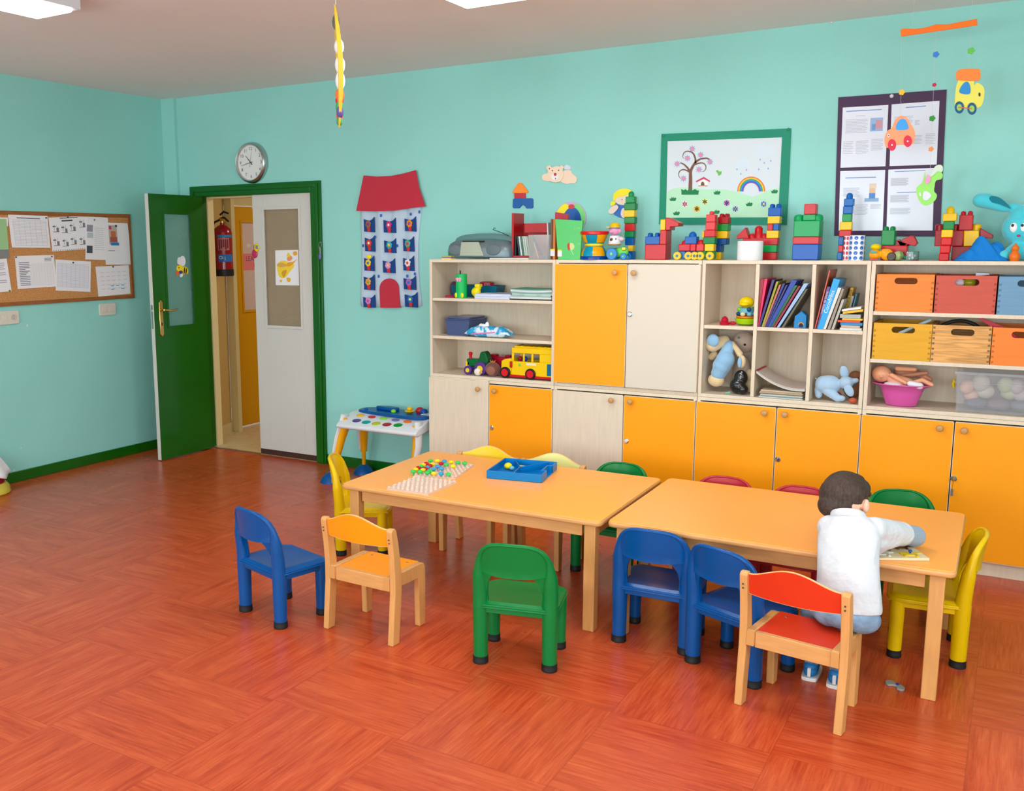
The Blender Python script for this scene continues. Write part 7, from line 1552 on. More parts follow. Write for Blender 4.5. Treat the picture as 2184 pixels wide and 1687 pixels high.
t = thing('black_bag', 'glossy black bag with silver print in the lower left cubbyhole', 'bag', H3(1000, 1500, -.28)); p = H3(1000, 1250, -.27); BG = mat('black_vinyl', (14, 16, 18), .25, coat=.4)
blob('bag_body', [((p[0]-.012, -.27, zb0+.045), (.045, .035, .044)), ((p[0], -.26, zb0+.09), (.038, .03, .045)), ((p[0]+.018, -.28, zb0+.03), (.03, .03, .0295))], BG, t, .004)
b = MB()
for k in range(4): s_ = H3(1035-k*10, 1050+k*48, -.303); b.box((s_[0]-.004, -.3035, s_[2]-.003), (s_[0]+.003, -.297, s_[2]+.002))
build('silver_print', b, flat((190, 196, 200)), t, world=True)
b = MB(); s_ = H3(700, 1440, -.31); b.tube([(s_[0]-.012, -.31, zb0+.006), (s_[0]+.012, -.305, zb0+.012)], .005, 10); tag(build('marker_cap', b, plas((110, 200, 180)), world=True), 'small turquoise plastic piece on the floor of the lower left cubbyhole', 'toy')
x_, y_, z_ = H3(1200, 1200, -.2); t = thing('plush_rabbit_small', 'small cream plush animal half hidden behind the divider, lower left cubbyhole', 'plush toy', (x_, -.2, zb0)); xx = cx1-.048; blob('body', [((xx, -.19, zb0+.045), (.034, .035, .044)), ((xx, -.2, zb0+.10), (.03, .03, .034))], mat('cream_plush_pale', (206, 190, 150), .9), t, .004)
t.name = 'plush_cub'
# lower middle cubbyhole: curved magazines
cell = (cx1+.012, cx2-.012); GMg = 'magazines in the lower middle cubbyhole'
mz = zb0+e_; xa, xb = cell[0]+.022, cell[1]-.012
for i, (c, h, lab) in enumerate((((190, 200, 190), .006, 'pale green magazine at the bottom of the flat stack'), ((160, 180, 196), .006, 'bluish magazine, second in the flat stack'), ((196, 186, 170), .007, 'beige magazine in the flat stack'), ((150, 160, 150), .005, 'grey-green magazine in the flat stack'), ((186, 160, 130), .007, 'brownish magazine in the flat stack'), ((200, 180, 156), .008, 'tan magazine on top of the flat stack'))):
    b = MB(); b.box((xa+.004*(i % 3), -.33+.01*(i % 2), mz), (xb-.006*(i % 2), -.08, mz+h)); tag(build('magazine', b, flat(c), world=True, bevel=.0008), lab, 'magazine', GMg); mz += h+.0005
for i, (c, off, lab) in enumerate((((206, 206, 198), .0, 'white curved magazine bending up at the left, lower one'), ((196, 184, 176), .0075, 'thick curved magazine with a red corner, lying on the other curved one'))):
    b = MB(); n = 16; vs = []; R_ = .16
    x_s, x_e = cell[0]+.004, cell[1]-.003
    for k in range(n+1):
        u = k/n; x = x_s+(x_e-x_s)*u; zz = mz+off+.001+.088*(1-u)**2.2+.022*max(0, u-.6)**1.5
        for (yy, dz) in ((-.33, 0), (-.1, 0), (-.1, .0068), (-.33, .0068)): vs.append((x, yy, zz+dz))
    b.add(vs, [(k*4+j, (k+1)*4+j, (k+1)*4+(j+1) % 4, k*4+(j+1) % 4) for k in range(n) for j in range(4)]+[(0, 1, 2, 3), (n*4+3, n*4+2, n*4+1, n*4)]); o = build('magazine', b, flat(c), world=True, angle=50); tag(o, lab, 'magazine', GMg)
    if i: 
        b = MB(); q0 = vs[0]; q4 = vs[4*2]; b.prism([(x_s-.0005, q0[2]+.0069), (x_s+.012, vs[4][2]+.0075), (x_s+.012, vs[4][2]+.0085), (x_s-.0005, q0[2]+.0085)], -.33, -.1, 'y'); build('red_spine', b, flat((190, 40, 50)), o, world=True)
# lower right cubbyhole: plush elephant
def I3(x, y, Y): p = ony(*TF(x, y), Y); return (p.x, p.y, p.z)
y = -.26; PE = mat('pale_blue_plush', (166, 196, 224), .9, sheen=.5, bump=(260, .3, .002)); t = thing('plush_elephant', 'pale blue plush elephant lying on its front in the lower right cubbyhole', 'plush toy', (I3(1500, 1500, y)[0], y, zb0))
def Lz(p, r): return (p[0], p[1], max(p[2], zb0+r+.0005))
bd_ = I3(1430, 1390, y); hd_ = Lz(I3(1610, 1370, y-.01), .03)
blob('body', [(bd_, (.062, .05, .050)), ((bd_[0]-.03, y, bd_[2]+.0), (.04, .045, .045)), (hd_, (.036, .034, .034)), (hd_, Lz(I3(1720, 1345, y), .01), .022, .012), (Lz((bd_[0]+.0, y-.02, bd_[2]-.03), .028), Lz(I3(1520, 1540, y-.03), .02), .028, .020), (Lz((bd_[0]-.05, y, bd_[2]-.03), .02), Lz(I3(1320, 1500, y), .018), .022, .018), (Lz(I3(1560, 1535, y-.035), .016), (.020, .018, .016))], PE, t, .004)
for (a, c_, dy) in (((1640, 1450), (1640, 1480), -.035), ((1590, 1260), (1600, 1240), .03)):
    q_ = I3(*a, y+dy); b = MB(); b.ball(Lz(q_, .02), (.022, .009, .036), None, 16, rot=(0, -.5 if dy < 0 else -.2, 0)); build('ear', b, PE, t, world=True)
b = MB(); q_ = I3(1290, 1330, y); b.tube([(q_[0]+.02, y, q_[2]-.01), (q_[0]-.004, y, q_[2]+.004)], [.005, .003], 8); build('tail', b, PE, t, world=True)
x_ = I3(1690, 1240, -.13); t = thing('plush_bear', 'brown and blue plush toy behind the pale blue elephant', 'plush toy', (x_[0], -.12, zb0)); xx = min(x_[0], UX[3]-.075)
blob('body', [((xx, -.12, zb0+.06), (.05, .045, .06)), ((xx+.01, -.12, zb0+.12), (.034, .03, .03))], mat('brown_plush_2', (140, 90, 60), .9), t, .004)
blob('blue_sleeve', [((xx-.015, -.14, zb0+.085), (.04, .035, .035))], mat('blue_plush', (80, 130, 180), .9), t, .004)
b = MB(); b.ball((xx-.07, -.2, zb0+.022), (.03, .03, .0215), None, 14); tag(build('toy_ball', b, plas((214, 130, 120)), world=True), 'pinkish ball behind the head of the pale blue elephant', 'ball')
b = MB(); b.ball((UX[3]-.05, -.31, zb0+.0165), (.022, .022, .016), None, 14); tag(build('toy_block', b, plas((196, 90, 60)), world=True), 'small orange-brown toy under the trunk of the pale blue elephant', 'toy')

# ---- crates in the right unit
def TJ(x, y): return (1830+x/4.961, 540+y/4.961)
def crate(q, z0, c, lab, seedv=0, pine=False, y=-.335):
    xa = Q(*TJ(q[0], (q[2]+q[3])/2), y)[0]; xb = Q(*TJ(q[1], (q[2]+q[3])/2), y)[0]; zt_ = Q(*TJ((q[0]+q[1])/2, q[2]), y)[1]
    xa = max(xa, UX[3]+.0215)
    t = thing('wooden_crate', lab, 'crate', ((xa+xb)/2, -.18, z0), 0, 'coloured wooden crates with slot handles')
    CM = mat('crate_wood_%02x%02x%02x' % c, c, .5, noise=(9 if pine else 5, .30 if pine else .05, (1.2, 6, 14)))
    z1 = zt_; h = z1-z0; w_ = xb-xa; hw = w_*.2; hz0, hz1 = z0+h*.74, z0+h*.91; xm = (xa+xb)/2+.004
    fbm = MB(); th_ = .011
    n = 8; lo = [(xm-hw+h*.085*(1-math.sin(0))*0, 0)]; R_ = (hz1-hz0)/2; zm = (hz0+hz1)/2
    slot = [(xm+hw-R_+R_*math.cos(a), zm+R_*math.sin(a)) for a in [PI/2-PI*k/n for k in range(n+1)]]+[(xm-hw+R_+R_*math.cos(a), zm+R_*math.sin(a)) for a in [-PI/2-PI*k/n for k in range(n+1)]]
    # front board with a real slot: ring of quads between the outline and the slot
    outer = []
    for (sx_, sz_) in slot:
        dx, dz = sx_-xm, sz_-zm
        k = min((w_/2-abs(xm-(xa+xb)/2)*(1 if dx > 0 else -1))/abs(dx) if abs(dx) > 1e-6 else 1e9, ((z1-zm) if dz > 0 else (zm-z0))/abs(dz) if abs(dz) > 1e-6 else 1e9); outer.append([xm+dx*k, zm+dz*k])
    for corner in ((xb, z1), (xb, z0), (xa, z0), (xa, z1)):
        i = min(range(len(outer)), key=lambda i: (outer[i][0]-corner[0])**2+(outer[i][1]-corner[1])**2); outer[i] = list(corner)
    m_ = len(slot); vs = []
    for yy in (y, y+th_): vs += [(p[0], yy, p[1]) for p in slot]+[(p[0], yy, p[1]) for p in outer]
    fs = []
    for i in range(m_):
        j = (i+1) % m_; fs += [(i, j, m_+j, m_+i), (2*m_+i, 3*m_+i, 3*m_+j, 2*m_+j), (i, 2*m_+i, 2*m_+j, j), (m_+i, m_+j, 3*m_+j, 3*m_+i)]
    fbm.add(vs, fs, CM)
    b = MB(); b.box((xa, y+th_, z0), (xa+th_, -.03, z1)); build('side_board', b, CM, t, world=True); b = MB(); b.box((xb-th_, y+th_, z0), (xb, -.03, z1)); build('side_board', b, CM, t, world=True)
    b = MB(); b.box((xa+th_, -.041, z0), (xb-th_, -.03, z1)); build('back_board', b, CM, t, world=True)
    b = MB(); b.box((xa+th_, y+th_, z0), (xb-th_, -.041, z0+.006)); build('bottom_board', b, CM, t, world=True)
    DKC = tuple(int(v*(.80 if not pine else .62)) for v in c)
    for s in (0, 1):
        for k in range(6 if not pine else 7):
            zz = z0+h*(k+.3)/7; xx = xa+.002 if s == 0 else xb-.012; fbm.box((xx, y-.0006, zz), (xx+.010, y+.002, zz+h*.055), flat(DKC))
    build('front_board', fbm, CM, t, world=True, angle=40)
    return xa, xb, z1
zC = sC+e_; zD = sD+e_
a1_ = crate((188, 800, 225, 612), zC, (236, 130, 40), 'orange crate on the upper crate shelf, left of the brick-red one')
a2_ = crate((815, 1462, 238, 625), zC, (196, 78, 58), 'brick-red crate on the upper crate shelf')
a3_ = crate((1480, 2110, 250, 640), zC, (104, 150, 184), 'grey-blue crate on the upper crate shelf, cut by the right picture edge')
b1_ = crate((155, 775, 745, 1120), zD, (222, 162, 10), 'mustard yellow crate on the lower crate shelf')
b2_ = crate((778, 1405, 768, 1155), zD, (214, 156, 86), 'bare pine crate with visible grain on the lower crate shelf', pine=True)
b3_ = crate((1412, 2060, 795, 1180), zD, (240, 128, 34), 'orange crate on the lower crate shelf at the right picture edge')
def stick(p0, p1, r, c, nm, lab, cat='toy', y0=-.25, y1=-.2):
    a = Q(*TJ(*p0), y0); c_ = Q(*TJ(*p1), y1); b = MB(); b.tube([(a[0], y0, a[1]), (c_[0], y1, c_[1])], r, 10); return tag(build(nm, b, plas(c), world=True), lab, cat)
stick((430, 850), (770, 705), .008, (190, 214, 220), 'plastic_rod', 'pale plastic rod sticking up out of the mustard crate', y0=-.30, y1=-.25)
b = MB(); xa, xb = Q(*TJ(790, 740), -.2)[0], Q(*TJ(1380, 760), -.2)[0]; zz = Q(*TJ(1000, 712), -.2)[1]
b.tube([(xa+(xb-xa)*k/12, -.2, zD+.10+(zz-zD-.10)*math.sin(PI*k/12)**.5) for k in range(13)], .009, 10); b.lathe([(.001, zD+.02), (.09, zD+.02), (.105, zD+.10), (.001, zD+.115)], 24, None, Matrix.Translation(((xa+xb)/2, -.19, 0)), 1, .8); tag(build('toy_hat', b, flat((30, 26, 26)), world=True), 'black rounded toy hat standing out of the pine crate', 'hat')
q = [Q(*TJ(x_, y_), -.27) for x_, y_ in ((1250, 680), (1268, 668), (1560, 785), (1700, 900), (1660, 920), (1430, 790))]; b = MB(); b.prism(q, -.27, -.25, 'y'); tag(build('toy_sword', b, plas((206, 24, 56)), world=True), 'red flat plastic toy sticking out of the right orange crate', 'toy')
q = [Q(*TJ(x_, y_), -.25) for x_, y_ in ((1250, 205), (1385, 210), (1395, 226), (1245, 240))]; b = MB(); b.prism(q, -.27, -.2, 'y'); tag(build('paper_roll', b, flat((196, 206, 216)), world=True), 'pale paper roll lying on top of the contents of the brick-red crate', 'paper')
for (x_, y_, c, nm, lab) in ((1060, 312, (226, 200, 214), 'toy_piece', 'white and pink toy seen through the slot of the brick-red crate'), (1180, 312, (150, 140, 20), 'toy_ball', 'olive toy seen through the slot of the brick-red crate')):
    p = Q(*TJ(x_, y_), -.28); b = MB(); b.ball((p[0], -.28, p[1]), (.03, .02, .022), None, 14); tag(build(nm, b, plas(c), world=True), lab, 'toy')
# pink basin with doll, clear box
z = Z1+.0205+e_; y = -.25; xa, xb = Q(*TJ(150, 1390), y)[0], Q(*TJ(810, 1390), y)[0]; xc = (xa+xb)/2; zr = Q(*TJ(450, 1400), y-.06)[1]; rx = (xb-xa)/2*.98; hh = zr-z
xa = max(xa, UX[3]+.022); xc = xa+rx
t = thing('doll_basin', 'pink plastic basin with a wide rim on the lowest shelf of the right unit', 'basin', (xc, y, z)); M_ = Matrix.Translation((xc, y, z))
b = MB(); b.lathe([(rx*.42, 0), (rx*.5, .004), (rx*.66, hh*.6), (rx*.74, hh*.86), (rx*.96, hh*.98), (rx, hh), (rx*.99, hh+.004), (rx*.72, hh*.93), (rx*.64, hh*.6), (rx*.46, .010), (rx*.02, .010)], 48, None, M_, 1, .62); build('basin_shell', b, plas((226, 96, 176)), t, world=True, angle=50)
SKD = mat('doll_vinyl', (228, 160, 124), .35); t = thing('baby_doll', 'bald baby doll lying head left in the pink basin', 'doll', (xc, y, z+hh))
ph = Q(*TJ(240, 1275), y); hx_ = max(ph[0], UX[3]+.07)
blob('doll_body', [((hx_, y, ph[1]), (.046, .042, .044)), ((hx_+.05, y, ph[1]-.02), (xc+.02, y, zr+.0), .026, .036), ((hx_+.05, y-.03, ph[1]-.0), (xc+.02, y-.045, zr+.012), .012, .010), ((hx_+.07, y+.02, ph[1]+.03), (xc+.05, y+.02, ph[1]+.03), .014, .012), ((xc+.04, y, zr), (xc+.09, y-.01, zr+.028), .018, .013), ((xc+.09, y-.01, zr+.028), (xc+.135, y-.02, zr+.008), .013, .011), ((hx_+.005, y-.042, ph[1]-.01), (.008, .008, .008))], SKD, t, .0035)
blob('doll_sock', [((xc+.04, y-.055, zr+.012), (xc+.085, y-.05, zr+.002), .015, .017)], mat('white_knit', (226, 226, 232), .9), t, .0035)
blob('doll_dress', [((xc-.04, y-.012, zr-.002), (.046, .048, .014))], mat('white_cotton', (226, 222, 232), .9), t, .0035)
t = thing('baby_doll', 'second bare doll behind, its arms over the back of the pink basin', 'doll', (xc, y+.06, z+hh)); blob('doll_body', [((xc-.03, -.15, zr+.05), (xc+.06, -.15, zr+.045), .026, .02), ((xc+.06, -.15, zr+.045), (xc+.12, -.16, zr+.02), .014, .012), ((xc-.02, -.17, zr+.03), (xc+.1, -.17, zr+.055), .013, .011)], mat('doll_vinyl_dark', (206, 136, 104), .4), t, .004)
xa, xb = Q(*TJ(1040, 1300), -.30)[0], Q(*TJ(2100, 1300), -.30)[0]; zt_ = Q(*TJ(1400, 1270), -.31)[1]; CLR = mat('clear_plastic', (206, 208, 214), .12, alpha=.2)
t = thing('clear_box', 'clear plastic box of dolls with a yellow clip at the right picture edge', 'box', ((xa+xb)/2, -.17, z)); b = MB(); tray(b, xa, min(xb, UX[4]-.03), -.315, -.05, z, zt_, .002, .010, None); build('box_shell', b, CLR, t, world=True, bevel=.003)
b = MB(); b.box((xa-.006, -.322, zt_), (min(xb, UX[4]-.03)+.005, -.315, zt_-.012)).box((xa-.006, -.322, zt_-.055), (xb, -.3155, zt_-.051)); build('rim', b, CLR, t, world=True, bevel=.001)
b = MB(); p = Q(*TJ(1008, 1390), -.25); b.tube([(xa-.012, -.2, p[1]-.02), (xa-.016, -.2, p[1]), (xa-.012, -.2, p[1]+.02)], .007, 10); build('clip', b, plas((240, 200, 0)), t, world=True)
for (x_, y_, r_, c, lab) in ((1150, 1420, .034, (226, 180, 160), 'pink doll head behind the wall of the clear box'), (1300, 1380, .040, (206, 200, 190), 'beige doll body behind the wall of the clear box'), (1560, 1400, .036, (190, 200, 160), 'pale green clothed doll in the clear box'), (1680, 1420, .034, (196, 186, 186), 'pale doll leaning right in the clear box')):
    p = Q(*TJ(x_, y_), -.24); zz = max(p[1], z+r_+.004); b = MB(); b.ball((p[0], -.22, zz), (r_, r_, r_*1.1), None, 16); b.ball((p[0]+.02, -.2, max(z+.042, zz-.04)), (r_*1.1, r_, r_*.95), None, 14); tag(build('doll', b, flat(c), world=True), lab, 'doll', 'dolls in the clear box')
for i, c in enumerate(((110, 110, 130), (130, 116, 126), (120, 130, 140))): b = MB(); b.ball((xa+.09+.1*i, -.2, z+.034), (.055, .06, .028), None, 14); tag(build('cloth_bundle', b, flat(c, .9), world=True), '%s grey cloth bundle on the floor of the clear box' % ('left', 'middle', 'right')[i], 'cloth', 'cloths in the clear box')
# ------------------------------------------------------------------ on the tables
H_ = .5
def frame2(o, ux, uy): ux = Vector((ux[0], ux[1], 0)).normalized(); return Matrix(((ux.x, -ux.y, 0, o[0]), (ux.y, ux.x, 0, o[1]), (0, 0, 1, o[2]), (0, 0, 0, 1)))
TB_ = plas((0, 124, 214), .3)
M_ = frame2((3.775, -1.585, H_+.0005), (.985, .17), 0); t = thing('toy_tray', 'blue plastic tray with inner walls and yellow triangles on the left table', 'tray', tuple(M_ @ Vector((.14, .15, 0)))); W_, D_, hh = .28, .30, .040
b = MB(); b.box((0, 0, 0), (W_, D_, .004), None, M_)
for a, c in (((0, 0, .0), (W_, .006, hh)), ((0, D_-.006, 0), (W_, D_, hh)), ((0, .006, 0), (.006, D_-.006, hh)), ((W_-.006, .006, 0), (W_, .10, hh)), ((W_-.006, .21, 0), (W_, D_-.006, hh)), ((W_-.03, .10, 0), (W_-.024, .21, hh)), ((W_-.03, .094, 0), (W_, .10, hh)), ((W_-.03, .21, 0), (W_, .216, hh))): b.box(a, c, None, M_)
build('tray_shell', b, TB_, t, world=True, bevel=.0025)
b = MB(); b.prism([(.135, .006), (.139, .006), (.128, .16), (.124, .16)], .004, hh*.9, 'z', None, M_); b.prism([(.124, .16), (.128, .156), (.06, .29), (.056, .29)], .004, hh*.9, 'z', None, M_); b.prism([(.13, .15), (.134, .154), (.24, .294), (.234, .294)], .004, hh*.9, 'z', None, M_); build('inner_wall', b, TB_, t, world=True)
YP = plas((244, 220, 20)); PGp = 'yellow pieces in the blue tray'
for q, lab in (([(.05, .03), (.125, .02), (.118, .09)], 'yellow triangle lying near the front wall of the blue tray'), ([(.085, .26), (.125, .17), (.165, .25)], 'yellow triangle in the back corner of the blue tray')):
    b = MB(); b.prism(q, .0045, .018, 'z', None, M_); tag(build('toy_triangle', b, YP, world=True, bevel=.003), lab, 'toy piece', PGp)
p = M_ @ Vector((.05, .20, .022)); b = MB(); b.ball(p, (.021, .021, .017), None, 16); tag(build('toy_ball', b, YP, world=True), 'yellow rounded piece in the left part of the blue tray', 'toy piece', PGp)
p = M_ @ Vector((.075, .185, .016)); b = MB(); b.ball(p, (.014, .014, .0115), None, 12); tag(build('toy_piece', b, plas((110, 190, 220)), world=True), 'pale blue piece beside the yellow ball in the blue tray', 'toy piece', PGp)
CL2 = mat('clear_acrylic', (250, 236, 224), .12, alpha=.34)
def pegboard(M_, W_, D_, z1, nx, ny, lab, tube_r, skip=None):
    t = thing('bead_board', lab, 'bead board', tuple(M_ @ Vector((W_/2, D_/2, 0))), 0, 'clear bead boards'); b = MB(); b.box((0, 0, z1-.0025), (W_, D_, z1), None, M_)
    for a, c in (((0, 0, 0), (W_, .002, z1)), ((0, D_-.002, 0), (W_, D_, z1)), ((0, 0, 0), (.002, D_, z1)), ((W_-.002, 0, 0), (W_, D_, z1))): b.box(a, c, None, M_)
    build('board_plate', b, CL2, t, world=True); b = MB()
    for i in range(nx):
        for j in range(ny):
            x = (i+.5+(.25 if j % 2 else -.25))*W_/nx; y = (j+.5)*D_/ny; b.tube([M_ @ Vector((x, y, z1)), M_ @ Vector((x, y, z1+.006))], [tube_r, tube_r*.7], 8)
    s = build('socket_rows', b, CL2, t, world=True); s['kind'] = 'stuff'; return t
MBa = frame2((3.478, -2.020, H_+.0005), (1, .02), 0); pegboard(MBa, .225, .27, .010, 9, 12, 'clear empty bead board with round sockets at the front edge of the left table', .0085)
MBb = frame2((3.448, -1.735, H_+.0005), (.965, .20), 0); pegboard(MBb, .215, .31, .009, 9, 13, 'clear bead board half filled with coloured beads on the left table', .006)
G_, Y_, B_c, R_c = (60, 206, 90), (250, 220, 10), (60, 160, 226), (200, 24, 30); nm_ = {G_: 'green', Y_: 'yellow', B_c: 'blue', R_c: 'red'}
caps = [(537, 240, G_), (615, 243, Y_), (697, 248, B_c), (775, 257, Y_), (855, 262, G_), (935, 270, G_), (487, 275, R_c), (560, 282, Y_), (660, 275, R_c), (720, 288, G_), (800, 305, Y_), (453, 290, Y_), (530, 300, R_c), (620, 308, B_c), (425, 308, G_), (500, 320, B_c), (570, 340, B_c), (665, 333, B_c), (395, 325, R_c), (475, 335, R_c), (365, 342, Y_), (448, 350, Y_), (530, 362, G_), (335, 367, G_), (415, 372, G_), (500, 380, G_), (575, 390, Y_), (660, 393, B_c), (745, 400, G_)]
proto = {}
rows_ = {}
for i, (x, y, c) in enumerate(caps):
    p = onz(820+x/5.46, 940+y/5.46, H_+.017)
    if c not in proto:
        b = MB(); b.lathe([(.004, -.019), (.004, -.006), (.0115, -.005), (.0145, 0), (.012, .006), (.006, .009), (.001, .010)], 18); o = build('mosaic_bead', b, plas(c, .2)); proto[c] = o
    else: o = proto[c].copy(); COL.objects.link(o)
    o.location = (p.x, p.y, H_+.0205); row = 'back' if y < 272 else ('front' if y > 364 else 'middle'); rows_.setdefault((c, row), []).append(o)
for (c, row), os_ in rows_.items():
    os_.sort(key=lambda o: o.location.x); n = len(os_)
    for i, o in enumerate(os_):
        where = '' if n == 1 else ('leftmost ' if i == 0 else ('rightmost ' if i == n-1 else ('second ' if i == 1 else ('third ' if i == 2 else 'fourth '))))
        lab = ('only %s bead in the %s part of the clear bead board' % (nm_[c], row)) if n == 1 else '%s of the %s beads in the %s part of the bead board' % (where.strip() if where.strip() in ('leftmost', 'rightmost') else where+'from the left', nm_[c], row)
        tag(o, lab, 'bead', 'mushroom beads on the clear board')
# puzzle in front of the boy
X_ = Vector((.88, .474, 0)).normalized(); o_ = Vector((5.741, -1.875, 0))-X_*.22; M_ = frame2((o_.x, o_.y, H_+.0005), X_, 0)
t = thing('wooden_puzzle', 'wooden animal puzzle board on the right table under the hand of the boy', 'puzzle', tuple(M_ @ Vector((.12, .09, 0)))); b = MB(); b.box((-.0, 0, 0), (.22, .185, .010), None, M_); bo = build('puzzle_board', b, wood_mat('plywood', (222, 204, 166), .06, .5), t, world=True, bevel=.0015)
def animal(x, y, s, c, spots, nm):
    b = MB()
    for q in ([(0, 0), (.05, 0), (.052, .018), (.07, .022), (.066, .036), (.045, .032), (.03, .034), (.0, .03)], [(.002, -.014), (.010, -.014), (.010, .004), (.002, .004)], [(.040, -.014), (.048, -.014), (.048, .004), (.040, .004)]): b.prism([(x+a*s, y+d*s) for a, d in q], .0102, .0135, 'z', None, M_)
    p = build(nm, b, flat(c, .4), bo, world=True)
    return p
animal(.135, .025, 1.1, (226, 190, 20), 0, 'yellow_animal'); animal(.035, .03, 1.15, (226, 224, 214), 0, 'white_animal'); animal(.06, .10, 1.2, (110, 60, 40), 0, 'brown_animal'); animal(.145, .11, .9, (96, 44, 30), 0, 'dark_animal')
for x, y in ((.17, .045), (.065, .05), (.10, .12)): b = MB(); b.lathe([(.003, .0135), (.003, .018), (.007, .021), (.006, .026), (.001, .028)], 12, None, M_ @ Matrix.Translation((x, y, 0))); build('knob', b, plas((20, 70, 160)), bo, world=True)
# piece on the floor
p = onz(1910, 1462); M_ = frame2((p.x-.035, p.y-.0, .0005), (.86, -.5), 0); b = MB()
b.prism(smoothloop([(0, 0), (.02, -.012), (.03, .004), (.045, .006), (.055, -.010), (.075, -.006), (.07, .016), (.05, .026), (.03, .022), (.012, .030), (-.004, .020)], 3), 0, .008, 'z', None, M_); o = tag(build('puzzle_piece', b, flat((150, 150, 140)), world=True, bevel=.001), 'small grey animal-shaped puzzle piece lying on the floor under the table', 'puzzle piece')
b = MB(); b.lathe([(.006, .008), (.006, .012), (.002, .013)], 12, None, M_ @ Matrix.Translation((.04, .014, 0))); build('blue_spot', b, plas((30, 70, 170)), o, world=True)

# ------------------------------------------------------------------ activity table by the wall
t = thing('activity_table', 'white and yellow toy activity table with coloured keys, between the door and the wall units', 'activity table', (2.3, -.28, 0)); WH_ = plas((232, 234, 238), .25); YL = plas((250, 176, 10), .3); BU = plas((0, 84, 170), .35)
b = MB(); b.prism([(-.10, .43), (-.10, .482), (-.28, .482), (-.43, .435), (-.46, .415), (-.455, .395), (-.42, .385)], 1.995, 2.645, 'x'); bd = build('table_body', b, WH_, t, world=True, bevel=.018, seg=4)
b = MB(); b.prism(smoothloop([(2.05, -.26), (2.2, -.30), (2.4, -.32), (2.58, -.32), (2.64, -.25), (2.61, -.12), (2.32, -.11), (2.07, -.13)], 4), .478, .498, 'z'); build('blue_panel', b, BU, t, world=True, bevel=.006)
for i, c in enumerate(((90, 70, 150), (0, 160, 170), (190, 200, 20), (170, 30, 40), (0, 150, 40))): b = MB(); b.ball((2.13+.085*i, -.395-.010*math.sin(i*.8), .4465-.003*math.sin(i*.8)), (.034, .026, .005), None, 20, rot=(.303, 0, .2)); build('key', b, plas(c), bd, world=True)
for i, c in enumerate(((250, 190, 20), (200, 40, 50), (140, 220, 60), (110, 110, 190), (240, 110, 40))): b = MB(); b.ball((2.11+.10*i, -.325-.004*i, .470-.001*i), (.032, .018, .006), None, 16, rot=(.303, 0, 0)); build('key', b, plas(c), bd, world=True)
for (x, y, z, r, c, nm) in ((2.45, -.22, .53, .020, (246, 190, 20), 'yellow_knob'), (2.50, -.17, .515, .03, (190, 30, 50), 'red_dome'), (2.54, -.18, .51, .028, (20, 80, 180), 'blue_dome'), (2.33, -.24, .505, .018, (130, 230, 30), 'green_button'), (2.1, -.24, .50, .014, (20, 90, 190), 'blue_knob')): b = MB(); b.ball((x, y, z), (r, r, r*.8), None, 16); b.tube([(x, y, .49), (x, y, z)], r*.4, 10); build(nm, b, plas(c), t, world=True)
b = MB(); b.lathe([(.012, .498), (.034, .512), (.036, .517), (.008, .519)], 24, None, Matrix.Translation((2.45, -.22, 0))); build('yellow_dish', b, plas((240, 206, 20)), t, world=True)
b = MB(); b.box((2.55, -.24, .499), (2.62, -.15, .504)); build('mirror', b, plas((226, 226, 230)), t, world=True, bevel=.002)
b = MB(); b.prism(smoothloop([(2.16, -.2), (2.3, -.22), (2.34, -.18), (2.28, -.15), (2.18, -.16)], 3), .498, .522, 'z'); build('blue_shape', b, BU, t, world=True, bevel=.006)
def leg(x0, y0, x1, y1, outer):
    b = MB(); top = Vector((x0, y0, .45)); bot = Vector((x1, y1, .0)); m1 = top.lerp(bot, .62)+Vector((outer*.006, 0, 0)); k = top.lerp(bot, .3)+Vector((outer*.012, 0, 0))
    b.tube([top, k, m1], [(.030, .044), (.030, .036), (.022, .026)], 16); lg = build('leg', b, YL, t, world=True)
    b = MB(); b.tube([top+Vector((outer*.016, -.012, .028)), k+Vector((outer*.022, -.012, 0)), m1+Vector((outer*.016, -.012, .02))], [(.020, .040), (.020, .034), (.012, .024)], 14); build('leg_cover', b, WH_, lg, world=True)
    b = MB(); b.tube([m1, bot+Vector((0, 0, .05))], .014, 14); build('lower_tube', b, YL, lg, world=True)
    b = MB(); b.lathe([(.075, 0), (.072, .012), (.055, .04), (.025, .065), (.012, .07)], 24, None, Matrix.Translation((x1, y1, 0))); build('foot', b, BU, lg, world=True)
leg(2.03, -.36, 1.93, -.44, -1); leg(2.045, -.17, 1.985, -.12, -1); leg(2.60, -.36, 2.585, -.43, 1); leg(2.60, -.17, 2.60, -.12, 1)

# ------------------------------------------------------------------ toy at the left edge
t = thing('toy_figure', 'dark red toy with white cloth and yellow base at the left picture edge', 'toy', (.13, -1.86, 0))
b = MB(); b.lathe([(.13, 0), (.14, .01), (.135, .05), (.115, .075)], 36, None, Matrix.Translation((.13, -1.86, 0))); build('yellow_base', b, plas((214, 196, 70)), t, world=True)
b = MB(); b.lathe([(.105, .075), (.11, .1), (.10, .16), (.075, .22), (.05, .26), (.01, .27)], 32, None, Matrix.Translation((.13, -1.86, 0))); bo = build('red_body', b, plas((150, 8, 44)), t, world=True)
b = MB(); b.lathe([(.1075, .112), (.1085, .118), (.1065, .122)], 32, None, Matrix.Translation((.13, -1.86, 0))); build('pink_stripe', b, flat((226, 120, 150)), bo, world=True)
b = MB(); vs = []; n, m_ = 14, 10
for i in range(n+1):
    a = -1.9+3.4*i/n
    for j in range(m_+1):
        v = j/m_; r = .025+.115*v+.010*math.sin(a*7)*v; vs.append((.13+r*math.cos(a), -1.86+r*math.sin(a), .285-.16*v**1.6-.014*math.sin(a*5)*v))
